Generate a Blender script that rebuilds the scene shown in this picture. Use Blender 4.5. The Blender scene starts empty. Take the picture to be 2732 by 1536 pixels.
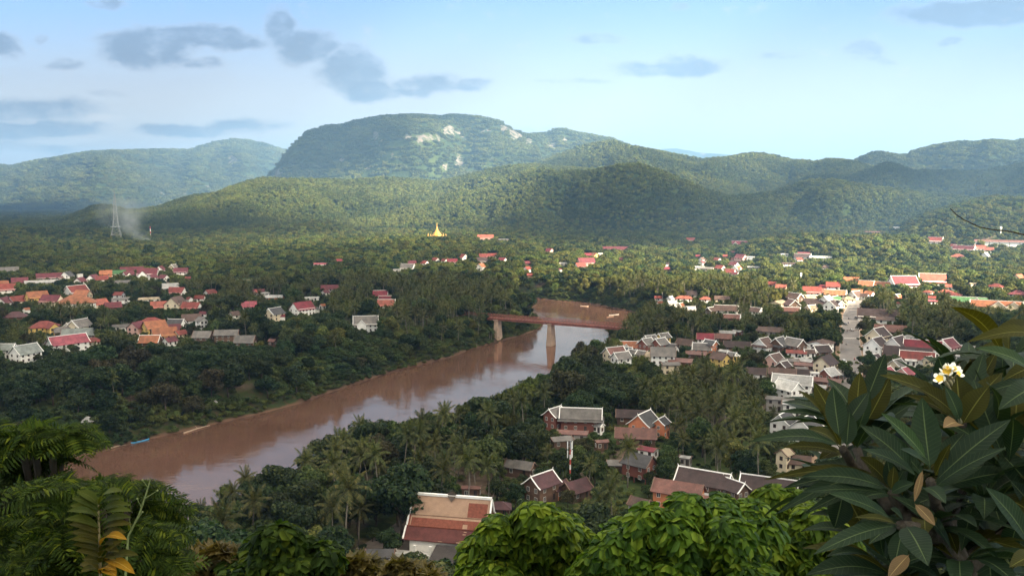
import bpy, bmesh, math, random
import numpy as np
from mathutils import Vector, Matrix
R = math.radians
random.seed(7)
rng = np.random.default_rng(7)
sc = bpy.context.scene
COL = sc.collection

# ------------------------------------------------------------------ camera, sky, sun, exposure
F = 2273.0            # focal length in photograph pixels (photograph 2732 x 1536)
CX, CY = 1366.0, 768.0
PITCH = R(5.85)
CAMZ = 112.0
SUN_AZ, SUN_EL = 128.0, 29.0      # clockwise from the view direction (+Y), degrees
SUN_STRENGTH = 5.0
SKY_STRENGTH = 0.12
EXPOSURE = 2.8
HAZE_DENSITY = 1.15e-4
HAZE_COLOR = (0.30, 0.56, 0.92, 1)

cd = bpy.data.cameras.new("camera")
cam = bpy.data.objects.new("camera", cd)
COL.objects.link(cam)
cam.location = (0, 0, CAMZ)
cam.rotation_euler = (math.pi / 2 - PITCH, 0, 0)
cd.sensor_fit = 'HORIZONTAL'
cd.sensor_width = 36
cd.lens = 36 * F / 2732
cd.clip_start = 0.05
cd.clip_end = 60000
sc.camera = cam

SUNV = Vector((math.sin(R(SUN_AZ)) * math.cos(R(SUN_EL)), math.cos(R(SUN_AZ)) * math.cos(R(SUN_EL)), math.sin(R(SUN_EL))))
sd = bpy.data.lights.new("sun", 'SUN')
sd.energy = SUN_STRENGTH
sd.angle = R(0.5)
sd.color = (1.0, 0.85, 0.62)
so = bpy.data.objects.new("sun", sd)
COL.objects.link(so)
so.rotation_euler = SUNV.to_track_quat('Z', 'Y').to_euler()

sc.view_settings.view_transform = 'Standard'
sc.view_settings.look = 'None'
sc.view_settings.exposure = EXPOSURE
sc.view_settings.gamma = 1
cy = sc.cycles
cy.use_denoising = True
cy.max_bounces = 6
cy.diffuse_bounces = 3
cy.glossy_bounces = 2
cy.transmission_bounces = 3
cy.transparent_max_bounces = 12
cy.volume_bounces = 0
cy.use_fast_gi = False
cy.sample_clamp_indirect = 6
cy.caustics_reflective = False
cy.caustics_refractive = False

D = 2732 / 2576.0      # overview pixels -> photograph pixels


def ray(px, py):
    dx = (px - CX) / F
    dz = -(py - CY) / F
    c, s = math.cos(PITCH), math.sin(PITCH)
    return Vector((dx, c + s * dz, -s + c * dz))


def P(px, py, z):
    """point at height z seen at photograph pixel px, py"""
    d = ray(px, py)
    t = (z - CAMZ) / d.z
    return Vector((0, 0, CAMZ)) + d * t


def PD(px, py, dist):
    """point at depth dist along the view axis"""
    return Vector((0, 0, CAMZ)) + ray(px, py) * dist


def proj(p):
    c, s = math.cos(PITCH), math.sin(PITCH)
    x, y, z = p[0], p[1], p[2] - CAMZ
    dep = c * y - s * z
    return CX + F * x / dep, CY - F * (s * y + c * z) / dep, dep


# world: physical sky with soft clouds mixed in by direction
class NT:
    def __init__(s, tree):
        s.t = tree
        s.n = tree.nodes
        s.l = tree.links

    def new(s, typ, **kw):
        n = s.n.new(typ)
        for k, v in kw.items():
            setattr(n, k, v)
        return n

    def put(s, sock, v):
        if hasattr(v, 'is_linked'):
            s.l.new(v, sock)
        else:
            sock.default_value = v

    def math(s, op, a, b=0.0, c=None, clamp=False):
        n = s.n.new('ShaderNodeMath')
        n.operation = op
        n.use_clamp = clamp
        s.put(n.inputs[0], a)
        s.put(n.inputs[1], b)
        if c is not None:
            s.put(n.inputs[2], c)
        return n.outputs[0]

    def mix(s, f, a, b, typ='RGBA', blend='MIX'):
        n = s.n.new('ShaderNodeMix')
        n.data_type = typ
        if typ == 'RGBA':
            n.blend_type = blend
            s.put(n.inputs[0], f); s.put(n.inputs[6], a); s.put(n.inputs[7], b)
            return n.outputs[2]
        s.put(n.inputs[0], f); s.put(n.inputs[2], a); s.put(n.inputs[3], b)
        return n.outputs[0]

    def noise(s, vec, scale, detail=4, rough=0.55, dist=0.0, dim='3D'):
        n = s.n.new('ShaderNodeTexNoise')
        n.noise_dimensions = dim
        if vec is not None:
            s.l.new(vec, n.inputs['Vector'])
        n.inputs['Scale'].default_value = scale
        n.inputs['Detail'].default_value = detail
        n.inputs['Roughness'].default_value = rough
        n.inputs['Distortion'].default_value = dist
        return n.outputs['Fac'], n.outputs['Color']

    def ss(s, v, a, b, lo=0.0, hi=1.0):
        n = s.n.new('ShaderNodeMapRange')
        n.interpolation_type = 'SMOOTHSTEP'
        s.put(n.inputs[0], v)
        n.inputs[1].default_value = a
        n.inputs[2].default_value = b
        n.inputs[3].default_value = lo
        n.inputs[4].default_value = hi
        return n.outputs[0]

    def ramp(s, f, stops, interp='LINEAR'):
        n = s.n.new('ShaderNodeValToRGB')
        n.color_ramp.interpolation = interp
        e = n.color_ramp.elements
        while len(e) < len(stops):
            e.new(0.5)
        for i, (p, c) in enumerate(stops):
            e[i].position = p
            e[i].color = (c[0], c[1], c[2], 1)
        s.l.new(f, n.inputs[0])
        return n.outputs[0]


WK = 1 / (SKY_STRENGTH * 2 ** EXPOSURE)      # sky values below are given as they should appear


def wk(r, g, b):
    return (r * WK, g * WK, b * WK, 1)


world = bpy.data.worlds.new("World")
sc.world = world
world.use_nodes = True
w = NT(world.node_tree)
w.n.clear()
wout = w.new('ShaderNodeOutputWorld')
bg = w.new('ShaderNodeBackground')
w.l.new(bg.outputs[0], wout.inputs[0])
sky = w.new('ShaderNodeTexSky')
sky.sky_type = 'NISHITA'
sky.sun_disc = False
sky.sun_elevation = R(SUN_EL)
sky.sun_rotation = R(SUN_AZ)
sky.altitude = 300
sky.air_density = 1.0
sky.dust_density = 0.6
sky.ozone_density = 2.0
tc = w.new('ShaderNodeTexCoord')
sep = w.new('ShaderNodeSeparateXYZ')
w.l.new(tc.outputs['Generated'], sep.inputs[0])
yy = w.math('MAXIMUM', sep.outputs[1], 0.05)
U = w.math('DIVIDE', sep.outputs[0], yy)
V = w.math('DIVIDE', sep.outputs[2], yy)
cmb = w.new('ShaderNodeCombineXYZ')
w.l.new(U, cmb.inputs[0])
w.l.new(w.math('MULTIPLY', V, 1.7), cmb.inputs[1])
_, wc = w.noise(cmb.outputs[0], 9.0, 4, 0.6)
wsep = w.new('ShaderNodeSeparateXYZ')
w.l.new(wc, wsep.inputs[0])
Uw = w.math('MULTIPLY_ADD', w.math('SUBTRACT', wsep.outputs[0], 0.5), 0.05, U)
Vw = w.math('MULTIPLY_ADD', w.math('SUBTRACT', wsep.outputs[1], 0.5), 0.035, V)
# soft banks of cloud: azimuth tangent, elevation tangent, half widths, weight
CLOUDS = [(365, 122, 120, 50, 1), (430, 95, 190, 24, .9), (540, 100, 150, 20, .9), (700, 65, 42, 52, .9),
          (775, 110, 85, 48, 1), (885, 172, 95, 55, 1), (930, 225, 85, 32, 1.1), (1050, 215, 110, 26, .9),
          (1170, 217, 75, 13, .8), (500, 150, 65, 14, .7), (160, 157, 65, 13, .6), (105, 95, 20, 12, .6), (5, 105, 45, 32, .9),
          (90, 275, 150, 34, .9), (60, 325, 200, 28, 1), (60, 372, 160, 22, .6), (520, 322, 200, 19, 1), (270, 240, 60, 12, .5),
          (1500, 92, 80, 15, .7), (1690, 167, 140, 22, 1), (1700, 150, 60, 20, .8), (1960, 146, 70, 12, .7),
          (2170, 128, 50, 24, .75), (2190, 155, 55, 10, .6), (2450, 38, 200, 33, 1.2), (2400, 105, 45, 11, .7),
          (1440, 203, 110, 7, .6), (275, 2, 50, 14, .7), (1710, 20, 24, 8, .5), (1350, 325, 60, 10, .5)]
tot = None
for (x, y, a, b, k) in CLOUDS:
    d0 = ray(x * D, y * D)
    u0, v0 = d0.x / d0.y, d0.z / d0.y
    sx, sy = a * D / F * 1.05, b * D / F * 1.15
    e = w.math('MULTIPLY_ADD', Uw, 1 / sx, -u0 / sx)
    f = w.math('MULTIPLY_ADD', Vw, 1 / sy, -v0 / sy)
    q = w.math('ADD', w.math('MULTIPLY', e, e), w.math('MULTIPLY', f, f))
    m = w.math('MULTIPLY', w.math('SUBTRACT', 1.35, q, clamp=True), k)
    tot = m if tot is None else w.math('MAXIMUM', tot, m)
nf, _ = w.noise(cmb.outputs[0], 26.0, 8, 0.66)
dens = w.math('ADD', tot, w.math('MULTIPLY', w.math('SUBTRACT', nf, 0.5), 2.0))
alpha = w.ss(dens, 0.0, 1.2)
fr = w.math('GREATER_THAN', sep.outputs[1], 0.06)
alpha = w.math('MULTIPLY', w.math('MULTIPLY', alpha, fr), 0.85)
body = w.mix(w.ss(dens, 0.15, 1.0), wk(.84, .94, 1.06), wk(.42, .60, .82))
low = w.ss(V, 0.10, 0.02)
body = w.mix(w.math('MULTIPLY', low, 0.6), body, wk(.78, .86, .90))
# bright low cloud at the left
wht = None
for (x, y, a, b, k) in [(40, 402, 120, 26, 1), (430, 374, 130, 14, .9), (150, 350, 110, 13, .8), (260, 300, 60, 10, .5), (620, 335, 70, 10, .5), (60, 300, 60, 12, .5)]:
    d0 = ray(x * D, y * D)
    e = w.math('MULTIPLY_ADD', Uw, F / (a * D), -d0.x / d0.y * F / (a * D))
    f = w.math('MULTIPLY_ADD', Vw, F / (b * D), -d0.z / d0.y * F / (b * D))
    m = w.math('MULTIPLY', w.math('SUBTRACT', 1.4, w.math('ADD', w.math('MULTIPLY', e, e), w.math('MULTIPLY', f, f)), clamp=True), k)
    wht = m if wht is None else w.math('MAXIMUM', wht, m)
wht = w.math('MULTIPLY', w.ss(w.math('ADD', wht, w.math('MULTIPLY', w.math('SUBTRACT', nf, 0.5), 1.8)), 0.1, 1.0), fr)
# pale milky veil low over the hills
veil = w.math('MULTIPLY', w.ss(V, 0.25, 0.06), 0.95)
skyc = w.mix(0.88, sky.outputs[0], wk(.295, .545, .92))
skyc = w.mix(veil, skyc, wk(1.22, 1.24, 1.22))
# bright warm fill added to the unseen sky overhead and behind, lifting the ambient light
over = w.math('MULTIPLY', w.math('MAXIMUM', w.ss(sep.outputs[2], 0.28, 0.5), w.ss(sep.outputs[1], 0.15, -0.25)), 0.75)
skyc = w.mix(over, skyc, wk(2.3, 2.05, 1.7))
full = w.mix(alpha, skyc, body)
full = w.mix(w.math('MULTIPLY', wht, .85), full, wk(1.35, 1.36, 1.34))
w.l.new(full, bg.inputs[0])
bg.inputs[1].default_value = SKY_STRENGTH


# ------------------------------------------------------------------ helpers
def mesh_np(name, Vn, quads=None, tris=None):
    me = bpy.data.meshes.new(name)
    Vn = np.asarray(Vn, dtype=np.float32)
    me.vertices.add(len(Vn))
    me.vertices.foreach_set('co', Vn.ravel())
    parts, starts, n = [], [], 0
    if quads is not None and len(quads):
        q = np.asarray(quads, dtype=np.int32)
        parts.append(q.ravel())
        starts.append(np.arange(len(q)) * 4)
        n += len(q) * 4
    if tris is not None and len(tris):
        t = np.asarray(tris, dtype=np.int32)
        parts.append(t.ravel())
        starts.append(n + np.arange(len(t)) * 3)
    li = np.concatenate(parts)
    st = np.concatenate(starts).astype(np.int32)
    me.loops.add(len(li))
    me.loops.foreach_set('vertex_index', li)
    me.polygons.add(len(st))
    me.polygons.foreach_set('loop_start', st)
    me.update(calc_edges=True)
    me.validate()
    return me


def link(name, me, parent=None, mats=None):
    o = bpy.data.objects.new(name, me)
    COL.objects.link(o)
    if parent is not None:
        o.parent = parent
    if mats is not None and not me.materials:
        for m in (mats if isinstance(mats, (list, tuple)) else [mats]):
            me.materials.append(m)
    return o


def tag(o, label=None, cat=None, group=None, kind=None):
    if label: o['label'] = label
    if cat: o['category'] = cat
    if group: o['group'] = group
    if kind: o['kind'] = kind
    return o


def empty(name, loc, rz=0.0, label=None, cat=None, group=None):
    o = bpy.data.objects.new(name, None)
    o.empty_display_size = 0.5
    COL.objects.link(o)
    o.location = loc
    o.rotation_euler = (0, 0, rz)
    return tag(o, label, cat, group)


class MB:
    """collects faces of one mesh"""
    def __init__(s):
        s.v, s.f, s.m = [], [], []

    def poly(s, pts, mi=0):
        b = len(s.v)
        s.v += [tuple(p) for p in pts]
        s.f.append(list(range(b, b + len(pts))))
        s.m.append(mi)

    def add(s, vs, fs, mi=0):
        b = len(s.v)
        s.v += [tuple(p) for p in vs]
        for f in fs:
            s.f.append([b + i for i in f])
            s.m.append(mi)

    def box(s, x0, x1, y0, y1, z0, z1, mi=0, M=None):
        vs = [Vector((x, y, z)) for z in (z0, z1) for y in (y0, y1) for x in (x0, x1)]
        if M is not None:
            vs = [M @ v for v in vs]
        s.add(vs, [(0, 2, 3, 1), (4, 5, 7, 6), (0, 1, 5, 4), (2, 6, 7, 3), (0, 4, 6, 2), (1, 3, 7, 5)], mi)

    def bar(s, a, b, w, h=None, mi=0, up=(0, 0, 1)):
        a, b = Vector(a), Vector(b)
        h = h or w
        d = (b - a).normalized()
        u = Vector(up)
        if abs(d.dot(u)) > 0.95:
            u = Vector((1, 0, 0))
        r = d.cross(u).normalized() * (w / 2)
        t = r.cross(d).normalized() * (h / 2)
        vs = [a - r - t, a + r - t, a + r + t, a - r + t, b - r - t, b + r - t, b + r + t, b - r + t]
        s.add(vs, [(3, 2, 1, 0), (4, 5, 6, 7), (0, 1, 5, 4), (1, 2, 6, 5), (2, 3, 7, 6), (3, 0, 4, 7)], mi)

    def tube(s, pts, rad, n=8, mi=0, cap=True):
        pts = [Vector(p) for p in pts]
        if not isinstance(rad, (list, tuple)):
            rad = [rad] * len(pts)
        rings = []
        for i, p in enumerate(pts):
            d = (pts[min(i + 1, len(pts) - 1)] - pts[max(i - 1, 0)]).normalized()
            u = Vector((0, 0, 1)) if abs(d.z) < 0.9 else Vector((1, 0, 0))
            r = d.cross(u).normalized()
            t = r.cross(d)
            rings.append([p + (r * math.cos(a) + t * math.sin(a)) * rad[i] for a in [2 * math.pi * k / n for k in range(n)]])
        b = len(s.v)
        for rg in rings:
            s.v += [tuple(p) for p in rg]
        for i in range(len(rings) - 1):
            for k in range(n):
                k2 = (k + 1) % n
                s.f.append([b + i * n + k, b + (i + 1) * n + k, b + (i + 1) * n + k2, b + i * n + k2])
                s.m.append(mi)
        if cap:
            s.f.append([b + k for k in range(n)]); s.m.append(mi)
            e = b + (len(rings) - 1) * n
            s.f.append([e + k for k in reversed(range(n))]); s.m.append(mi)

    def lathe(s, prof, n=12, mi=0, c=(0, 0)):
        b = len(s.v)
        for (r, z) in prof:
            for k in range(n):
                a = 2 * math.pi * k / n
                s.v.append((c[0] + r * math.cos(a), c[1] + r * math.sin(a), z))
        for i in range(len(prof) - 1):
            for k in range(n):
                k2 = (k + 1) % n
                s.f.append([b + i * n + k, b + i * n + k2, b + (i + 1) * n + k2, b + (i + 1) * n + k])
                s.m.append(mi)
        s.f.append([b + k for k in reversed(range(n))]); s.m.append(mi)
        e = b + (len(prof) - 1) * n
        s.f.append([e + k for k in range(n)]); s.m.append(mi)

    def mesh(s, name, mats=None, smooth=False):
        me = bpy.data.meshes.new(name)
        me.from_pydata(s.v, [], s.f)
        if mats is not None:
            for m in (mats if isinstance(mats, (list, tuple)) else [mats]):
                me.materials.append(m)
            if any(s.m):
                me.polygons.foreach_set('material_index', s.m)
        if smooth:
            me.polygons.foreach_set('use_smooth', [True] * len(me.polygons))
        me.update()
        return me

    def build(s, name, mats, parent=None, smooth=False):
        return link(name, s.mesh(name, mats, smooth), parent)


# ------------------------------------------------------------------ materials
MATS = {}


def pm(name, col, rough=0.7, scale=1.0, amt=0.25, bump=0.0, bscale=None, wave=None, metal=0.0, spec=0.4, detail=5):
    """plain paint, plaster, timber, tile: one base colour broken up by weathering"""
    if name in MATS:
        return MATS[name]
    m = bpy.data.materials.new(name)
    m.use_nodes = True
    t = NT(m.node_tree)
    t.n.clear()
    out = t.new('ShaderNodeOutputMaterial')
    b = t.new('ShaderNodeBsdfPrincipled')
    t.l.new(b.outputs[0], out.inputs[0])
    g = t.new('ShaderNodeTexCoord').outputs['Object']
    f, _ = t.noise(g, scale, detail, 0.65)
    oi = t.new('ShaderNodeObjectInfo').outputs['Random']
    lo = tuple(c * (1 - amt) for c in col)
    hi = tuple(min(1, c * (1 + amt * 0.7)) for c in col)
    c = t.ramp(f, [(0.3, lo), (0.7, hi)])
    if wave:
        wv = t.new('ShaderNodeTexWave')
        wv.bands_direction = wave[0]
        wv.inputs['Scale'].default_value = wave[1]
        wv.inputs['Distortion'].default_value = 0.4
        t.l.new(g, wv.inputs[0])
        c = t.mix(wave[2], c, wv.outputs[0], blend='MULTIPLY')
    if name.startswith('roof_'):      # moss, soot and faded courses
        f2, _ = t.noise(g, 0.42, 6, 0.7, 0.5)
        c = t.mix(t.math('MULTIPLY', t.ss(f2, 0.50, 0.68), 0.6), c, (col[0] * .3 + .02, col[1] * .3 + .02, col[2] * .3 + .015, 1))
        f3, _ = t.noise(g, 0.9, 4, 0.6)
        c = t.mix(t.math('MULTIPLY', t.ss(f3, 0.60, 0.74), 0.4), c, (col[0] * .6 + .12, col[1] * .6 + .10, col[2] * .6 + .085, 1))
    hs = t.new('ShaderNodeHueSaturation')
    t.l.new(c, hs.inputs['Color'])
    t.l.new(t.math('MULTIPLY_ADD', oi, 0.3, 0.85), hs.inputs['Value'])
    t.l.new(hs.outputs[0], b.inputs['Base Color'])
    b.inputs['Roughness'].default_value = rough
    b.inputs['Metallic'].default_value = metal
    b.inputs['Specular IOR Level'].default_value = spec
    if bump:
        bf, _ = t.noise(g, bscale or scale * 6, 3, 0.6)
        bn = t.new('ShaderNodeBump')
        bn.inputs['Strength'].default_value = bump
        bn.inputs['Distance'].default_value = 0.05
        t.l.new(bf, bn.inputs['Height'])
        t.l.new(bn.outputs[0], b.inputs['Normal'])
    MATS[name] = m
    return m


def leafmat(name, stops, trans=0.25, rough=0.6, hue=0.03, val=0.35, spec=0.15, nscale=0.0):
    """foliage: each leaf clump its own green, each plant a slightly different one"""
    if name in MATS:
        return MATS[name]
    m = bpy.data.materials.new(name)
    m.use_nodes = True
    t = NT(m.node_tree)
    t.n.clear()
    out = t.new('ShaderNodeOutputMaterial')
    b = t.new('ShaderNodeBsdfPrincipled')
    geo = t.new('ShaderNodeNewGeometry')
    oi = t.new('ShaderNodeObjectInfo').outputs['Random']
    r = geo.outputs['Random Per Island']
    c = t.ramp(r, [(p_, tuple(.76 * q_ for q_ in c_)) for p_, c_ in stops])
    if nscale:
        f, _ = t.noise(geo.outputs['Position'], nscale, 3, 0.5)
        c = t.mix(t.ss(f, 0.35, 0.65), c, (0.10, 0.115, 0.03, 1))
    hs = t.new('ShaderNodeHueSaturation')
    t.l.new(c, hs.inputs['Color'])
    t.l.new(t.math('MULTIPLY_ADD', oi, hue * 2, 0.5 - hue), hs.inputs['Hue'])
    fr = t.math('FRACT', t.math('MULTIPLY', oi, 7.31))
    t.l.new(t.math('MULTIPLY_ADD', fr, val * 2, 1 - val), hs.inputs['Value'])
    t.l.new(hs.outputs[0], b.inputs['Base Color'])
    b.inputs['Roughness'].default_value = rough
    b.inputs['Specular IOR Level'].default_value = spec
    if trans:
        tr = t.new('ShaderNodeBsdfTranslucent')
        t.l.new(t.mix(1.0, hs.outputs[0], (1.5, 1.6, 0.7, 1), blend='MULTIPLY'), tr.inputs[0])
        mx = t.new('ShaderNodeMixShader')
        mx.inputs[0].default_value = trans
        t.l.new(b.outputs[0], mx.inputs[1])
        t.l.new(tr.outputs[0], mx.inputs[2])
        t.l.new(mx.outputs[0], out.inputs[0])
    else:
        t.l.new(b.outputs[0], out.inputs[0])
    MATS[name] = m
    return m


# ------------------------------------------------------------------ terrain
def vnoise(x, y, seed=0):
    xi, yi = np.floor(x).astype(np.int64), np.floor(y).astype(np.int64)
    xf, yf = x - xi, y - yi
    xf = xf * xf * (3 - 2 * xf)
    yf = yf * yf * (3 - 2 * yf)

    def h(a, b):
        n = (a * 374761393 + b * 668265263 + seed * 1442695041) & 0x7fffffff
        n = ((n ^ (n >> 13)) * 1274126177) & 0x7fffffff
        return ((n ^ (n >> 16)) & 0xffff) / 65535.0
    a = h(xi, yi) * (1 - xf) + h(xi + 1, yi) * xf
    b = h(xi, yi + 1) * (1 - xf) + h(xi + 1, yi + 1) * xf
    return a * (1 - yf) + b * yf


def fbm(x, y, seed=0, o=4):
    s, a, t = 0, 0.5, 0
    for i in range(o):
        s = s + a * vnoise(x * 2 ** i, y * 2 ** i, seed + i)
        t += a
        a *= 0.5
    return s / t


def sm(t):
    t = np.clip(t, 0, 1)
    return t * t * (3 - 2 * t)


# waterline of the river, photograph pixels on the water level (z = 0)
RIV_FAR = [(1200, 774), (1357, 786), (1440, 797), (1490, 803), (1559, 808), (1625, 819), (1690, 832), (1740, 846)]
RIV_RIGHT = [(1712, 868), (1675, 905), (1622, 954), (1570, 997), (1485, 1050), (1379, 1103), (1251, 1156), (1113, 1198),
             (954, 1262), (827, 1325), (689, 1379), (583, 1425), (498, 1485), (371, 1560), (-100, 1610), (-700, 1640)]
RIV_LEFT = [(-700, 1400), (-200, 1300), (0, 1262), (110, 1240), (217, 1217), (295, 1199), (348, 1185), (397, 1171), (497, 1149),
            (590, 1127), (714, 1098), (800, 1076), (870, 1050), (954, 1022), (1060, 988), (1180, 958), (1214, 949), (1269, 928),
            (1332, 911), (1393, 894), (1432, 880), (1446, 868), (1443, 852), (1425, 833), (1395, 815), (1360, 801), (1290, 793), (1200, 786)]
RIV = [P(x, y, 0).xy for x, y in RIV_FAR + RIV_RIGHT + RIV_LEFT]


def river_sdf(x, y):
    """signed distance to the river: negative on the water"""
    best = np.full(x.shape, 1e9)
    inside = np.zeros(x.shape, bool)
    n = len(RIV)
    for i in range(n):
        ax, ay = RIV[i]
        bx, by = RIV[(i + 1) % n]
        ex, ey = bx - ax, by - ay
        t = np.clip(((x - ax) * ex + (y - ay) * ey) / (ex * ex + ey * ey), 0, 1)
        best = np.minimum(best, np.hypot(x - ax - t * ex, y - ay - t * ey))
        c = ((ay > y) != (by > y)) & (x < (bx - ax) * (y - ay) / (by - ay + 1e-12) + ax)
        inside ^= c
    return np.where(inside, -best, best)


def C8(pts, x0=1632, y0=320, s=.427):
    return [(x0 + a * s, y0 + b * s) for a, b in pts]


# ridge lines as seen, with the distance, run-out before and behind, and steepness of each range
LAYERS = [
    ('far_mountain', 9800, 3000, 2500, 1.15, 0, [(-400, 470), (-100, 445), (0, 443), (32, 446), (64, 438), (159, 422), (244, 408), (350, 403), (424, 401), (509, 403), (573, 382), (626, 373), (657, 376), (700, 384), (742, 398), (774, 406), (850, 430), (1000, 470)]),
    ('pale_mountain', 12500, 2500, 2000, 1.1, 0, [(1500, 390), (1590, 386), (1686, 392), (1739, 400), (1803, 396), (1866, 407), (1962, 414), (2004, 408), (2143, 427), (2300, 450)]),
    ('great_mountain', 5600, 2100, 1500, 1.55, 5, [(640, 520), (690, 490), (721, 467), (742, 446), (769, 408), (795, 377), (827, 350), (870, 337), (912, 334), (954, 324), (1018, 312), (1103, 308), (1145, 310), (1177, 313), (1209, 308), (1273, 313), (1326, 324), (1368, 345), (1400, 361), (1426, 359), (1464, 355), (1485, 346), (1500, 345), (1527, 353), (1591, 363), (1633, 371), (1676, 390), (1760, 407), (1900, 440), (2100, 470)]),
    ('right_back', 5200, 1500, 1200, 1.1, 5, C8([(1350, 300), (1520, 268), (1580, 235), (1660, 203), (1720, 218), (1840, 223), (1920, 188), (2080, 153), (2200, 138), (2260, 147), (2350, 128), (2480, 138), (2530, 142), (2576, 123), (2800, 100), (3000, 140)])),
    ('right_green', 4300, 1400, 900, 1.0, 6, C8([(-1100, 520), (-900, 430), (-600, 330), (-300, 215), (-150, 160), (0, 135), (100, 168), (300, 203), (450, 233), (560, 258), (640, 245), (720, 243), (800, 223), (900, 213), (1000, 223), (1100, 253), (1280, 270), (1340, 253), (1420, 253), (1520, 268), (1620, 300), (1720, 330), (1900, 400)])),
    ('right_dark', 3500, 900, 700, 1.0, 7, C8([(950, 470), (1000, 440), (1100, 400), (1250, 350), (1350, 345), (1500, 350), (1650, 300), (1720, 272), (1790, 290), (1880, 325), (2000, 320), (2250, 330), (2400, 312), (2576, 270), (2800, 230), (3000, 260)])),
    ('left_ridge', 3500, 1150, 900, 0.95, 7, [(-300, 600), (60, 600), (179, 582), (210, 570), (241, 555), (268, 550), (295, 551), (342, 563), (369, 563), (427, 555), (466, 539), (520, 522), (575, 518), (606, 504), (660, 486), (699, 477), (770, 482), (863, 480), (925, 484), (1018, 476), (1088, 480), (1166, 487), (1243, 470), (1320, 452), (1420, 440), (1560, 450), (1700, 470), (1850, 500)]),
    ('mid_dark', 2850, 600, 600, 0.95, 8, [(960, 600), (1020, 575), (1088, 552), (1166, 537), (1224, 514), (1282, 510), (1330, 492), (1368, 476), (1399, 461), (1445, 452), (1488, 461), (1535, 458), (1593, 454), (1663, 443), (1700, 440), (1760, 458), (1824, 484), (1888, 510), (1952, 527), (2016, 522), (2059, 515), (2102, 500), (2166, 482), (2230, 484), (2300, 496), (2380, 505), (2500, 520), (2700, 545)]),
    ('foothill', 2250, 300, 350, 1.0, 9, [(-200, 640), (0, 612), (120, 612), (300, 618), (480, 620), (621, 610), (699, 599), (760, 606), (815, 594), (871, 587), (902, 599), (960, 616), (1100, 622), (1500, 622), (1900, 622), (2100, 615), (2300, 610)]),
    ('right_low', 2300, 900, 600, 0.9, 9, C8([(1600, 720), (1750, 680), (1900, 600), (2050, 555), (2200, 518), (2300, 490), (2400, 485), (2576, 495), (2800, 470), (3000, 500)])),
    ('hillock', 1500, 260, 300, 0.9, 10, C8([(800, 780), (900, 765), (1000, 745), (1100, 718), (1250, 718), (1400, 728), (1600, 732), (1800, 738), (1950, 758), (2100, 780)])),
]
LAYC = []
for (nm, Rr, wf, wb, pw, th, pts) in LAYERS:
    bs, hs_ = [], []
    for (px, py) in pts:
        d = ray(px, py)
        bs.append(math.atan2(d.x, d.y))
        hs_.append(CAMZ + Rr * d.z / math.hypot(d.x, d.y) - th)
    LAYC.append((nm, Rr, wf, wb, pw, np.array(bs), np.array(hs_)))
STUPA = P(1166, 640, 36)


def height(x, y, parts=False):
    x = np.asarray(x, float); y = np.asarray(y, float)
    r = np.hypot(x, y)
    b = np.arctan2(x, y)
    base = 16 + 9 * sm((r - 1100) / 1300) + 7 * (fbm(x / 420, y / 420, 3) - .5) * sm((r - 950) / 500)
    base = base + 10 * np.exp(-((x - STUPA.x) ** 2 + (y - STUPA.y) ** 2) / 130 ** 2)
    z = base.copy()
    for i, (nm, Rr, wf, wb, pw, bs, hh) in enumerate(LAYC):
        H = np.interp(b, bs, hh)
        wob = 1 + 0.0 * b
        t = (r - (Rr - wf)) / wf
        f = sm(t) ** pw
        t2 = np.clip((r - Rr) / wb, 0, 1)
        f = np.where(t > 1, 1 - 0.75 * sm(t2), f)
        ed = np.clip(np.sin(np.pi * np.clip(t, 0, 1)), 0, 1)
        sp = fbm(b * Rr / (wf * 0.30) + 7 * i, r / (wf * 0.9), 20 + i, 4) - .5
        sp2 = 1 - 2 * np.abs(fbm(b * Rr / (wf * 0.22), r / (wf * 0.7) + 3 * i, 50 + i, 3) - .5) * 2
        f = f + ed * (sp * 0.75 + (sp2 - .5) * 0.16) * np.clip(f * 2.5, 0, 1)
        zz = base + np.maximum(H - base, 0) * np.clip(f, 0, 1.1) * (t > 0)
        ins = (b > bs[0]) & (b < bs[-1])
        zz = np.where(ins, zz, base)
        # never rise above the line of sight to this ridge
        cap = CAMZ + (H - CAMZ) * np.minimum(r, Rr) / Rr
        zz = np.where((t < 1), np.minimum(zz, np.maximum(cap, base)), zz)
        z = np.maximum(z, zz)
    near = (r < 1700) & (np.abs(b) < 1.2)
    s = np.full(x.shape, 1e3)
    if near.any():
        s[near] = river_sdf(x[near], y[near])
    bank = np.where(s < 0, -3 * np.clip(-s / 6, 0, 1), z)
    k = sm(np.clip(s, 0, 25) / 25)
    z = np.where(s < 0, bank, np.where(s < 25, z * (0.12 * np.clip(s / 5, 0, 1) + 0.88 * k), z))
    hill = 110.25 - 0.62 * np.maximum(r - 2.2, 0)
    z = np.where(r < 175, np.maximum(z, hill), z)
    return z


def gz(x, y):
    return float(height(np.array([x]), np.array([y]))[0])


core = np.arange(-44, 44.001, 0.11)
outer = np.arange(48, 314, 5.0)
bear = np.radians(np.concatenate([core, outer]))
rings = [0.6, 1.2, 1.8, 2.4, 3.5, 5, 7, 9, 11, 13, 16]
while rings[-1] < 13600:
    rings.append(rings[-1] * 1.0085)
rings = np.array(rings)
RR, BB = np.meshgrid(rings, bear, indexing='ij')
GX, GY = RR * np.sin(BB), RR * np.cos(BB)
GZ = height(GX, GY)
nr, nb = RR.shape
Vt = np.stack([GX, GY, GZ], -1).reshape(-1, 3)
ii, jj = np.meshgrid(np.arange(nr - 1), np.arange(nb), indexing='ij')
j2 = (jj + 1) % nb
quads = np.stack([ii * nb + jj, ii * nb + j2, (ii + 1) * nb + j2, (ii + 1) * nb + jj], -1).reshape(-1, 4)
qr = ii.reshape(-1)
KSPLIT = int(np.searchsorted(rings, 1750))

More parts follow.
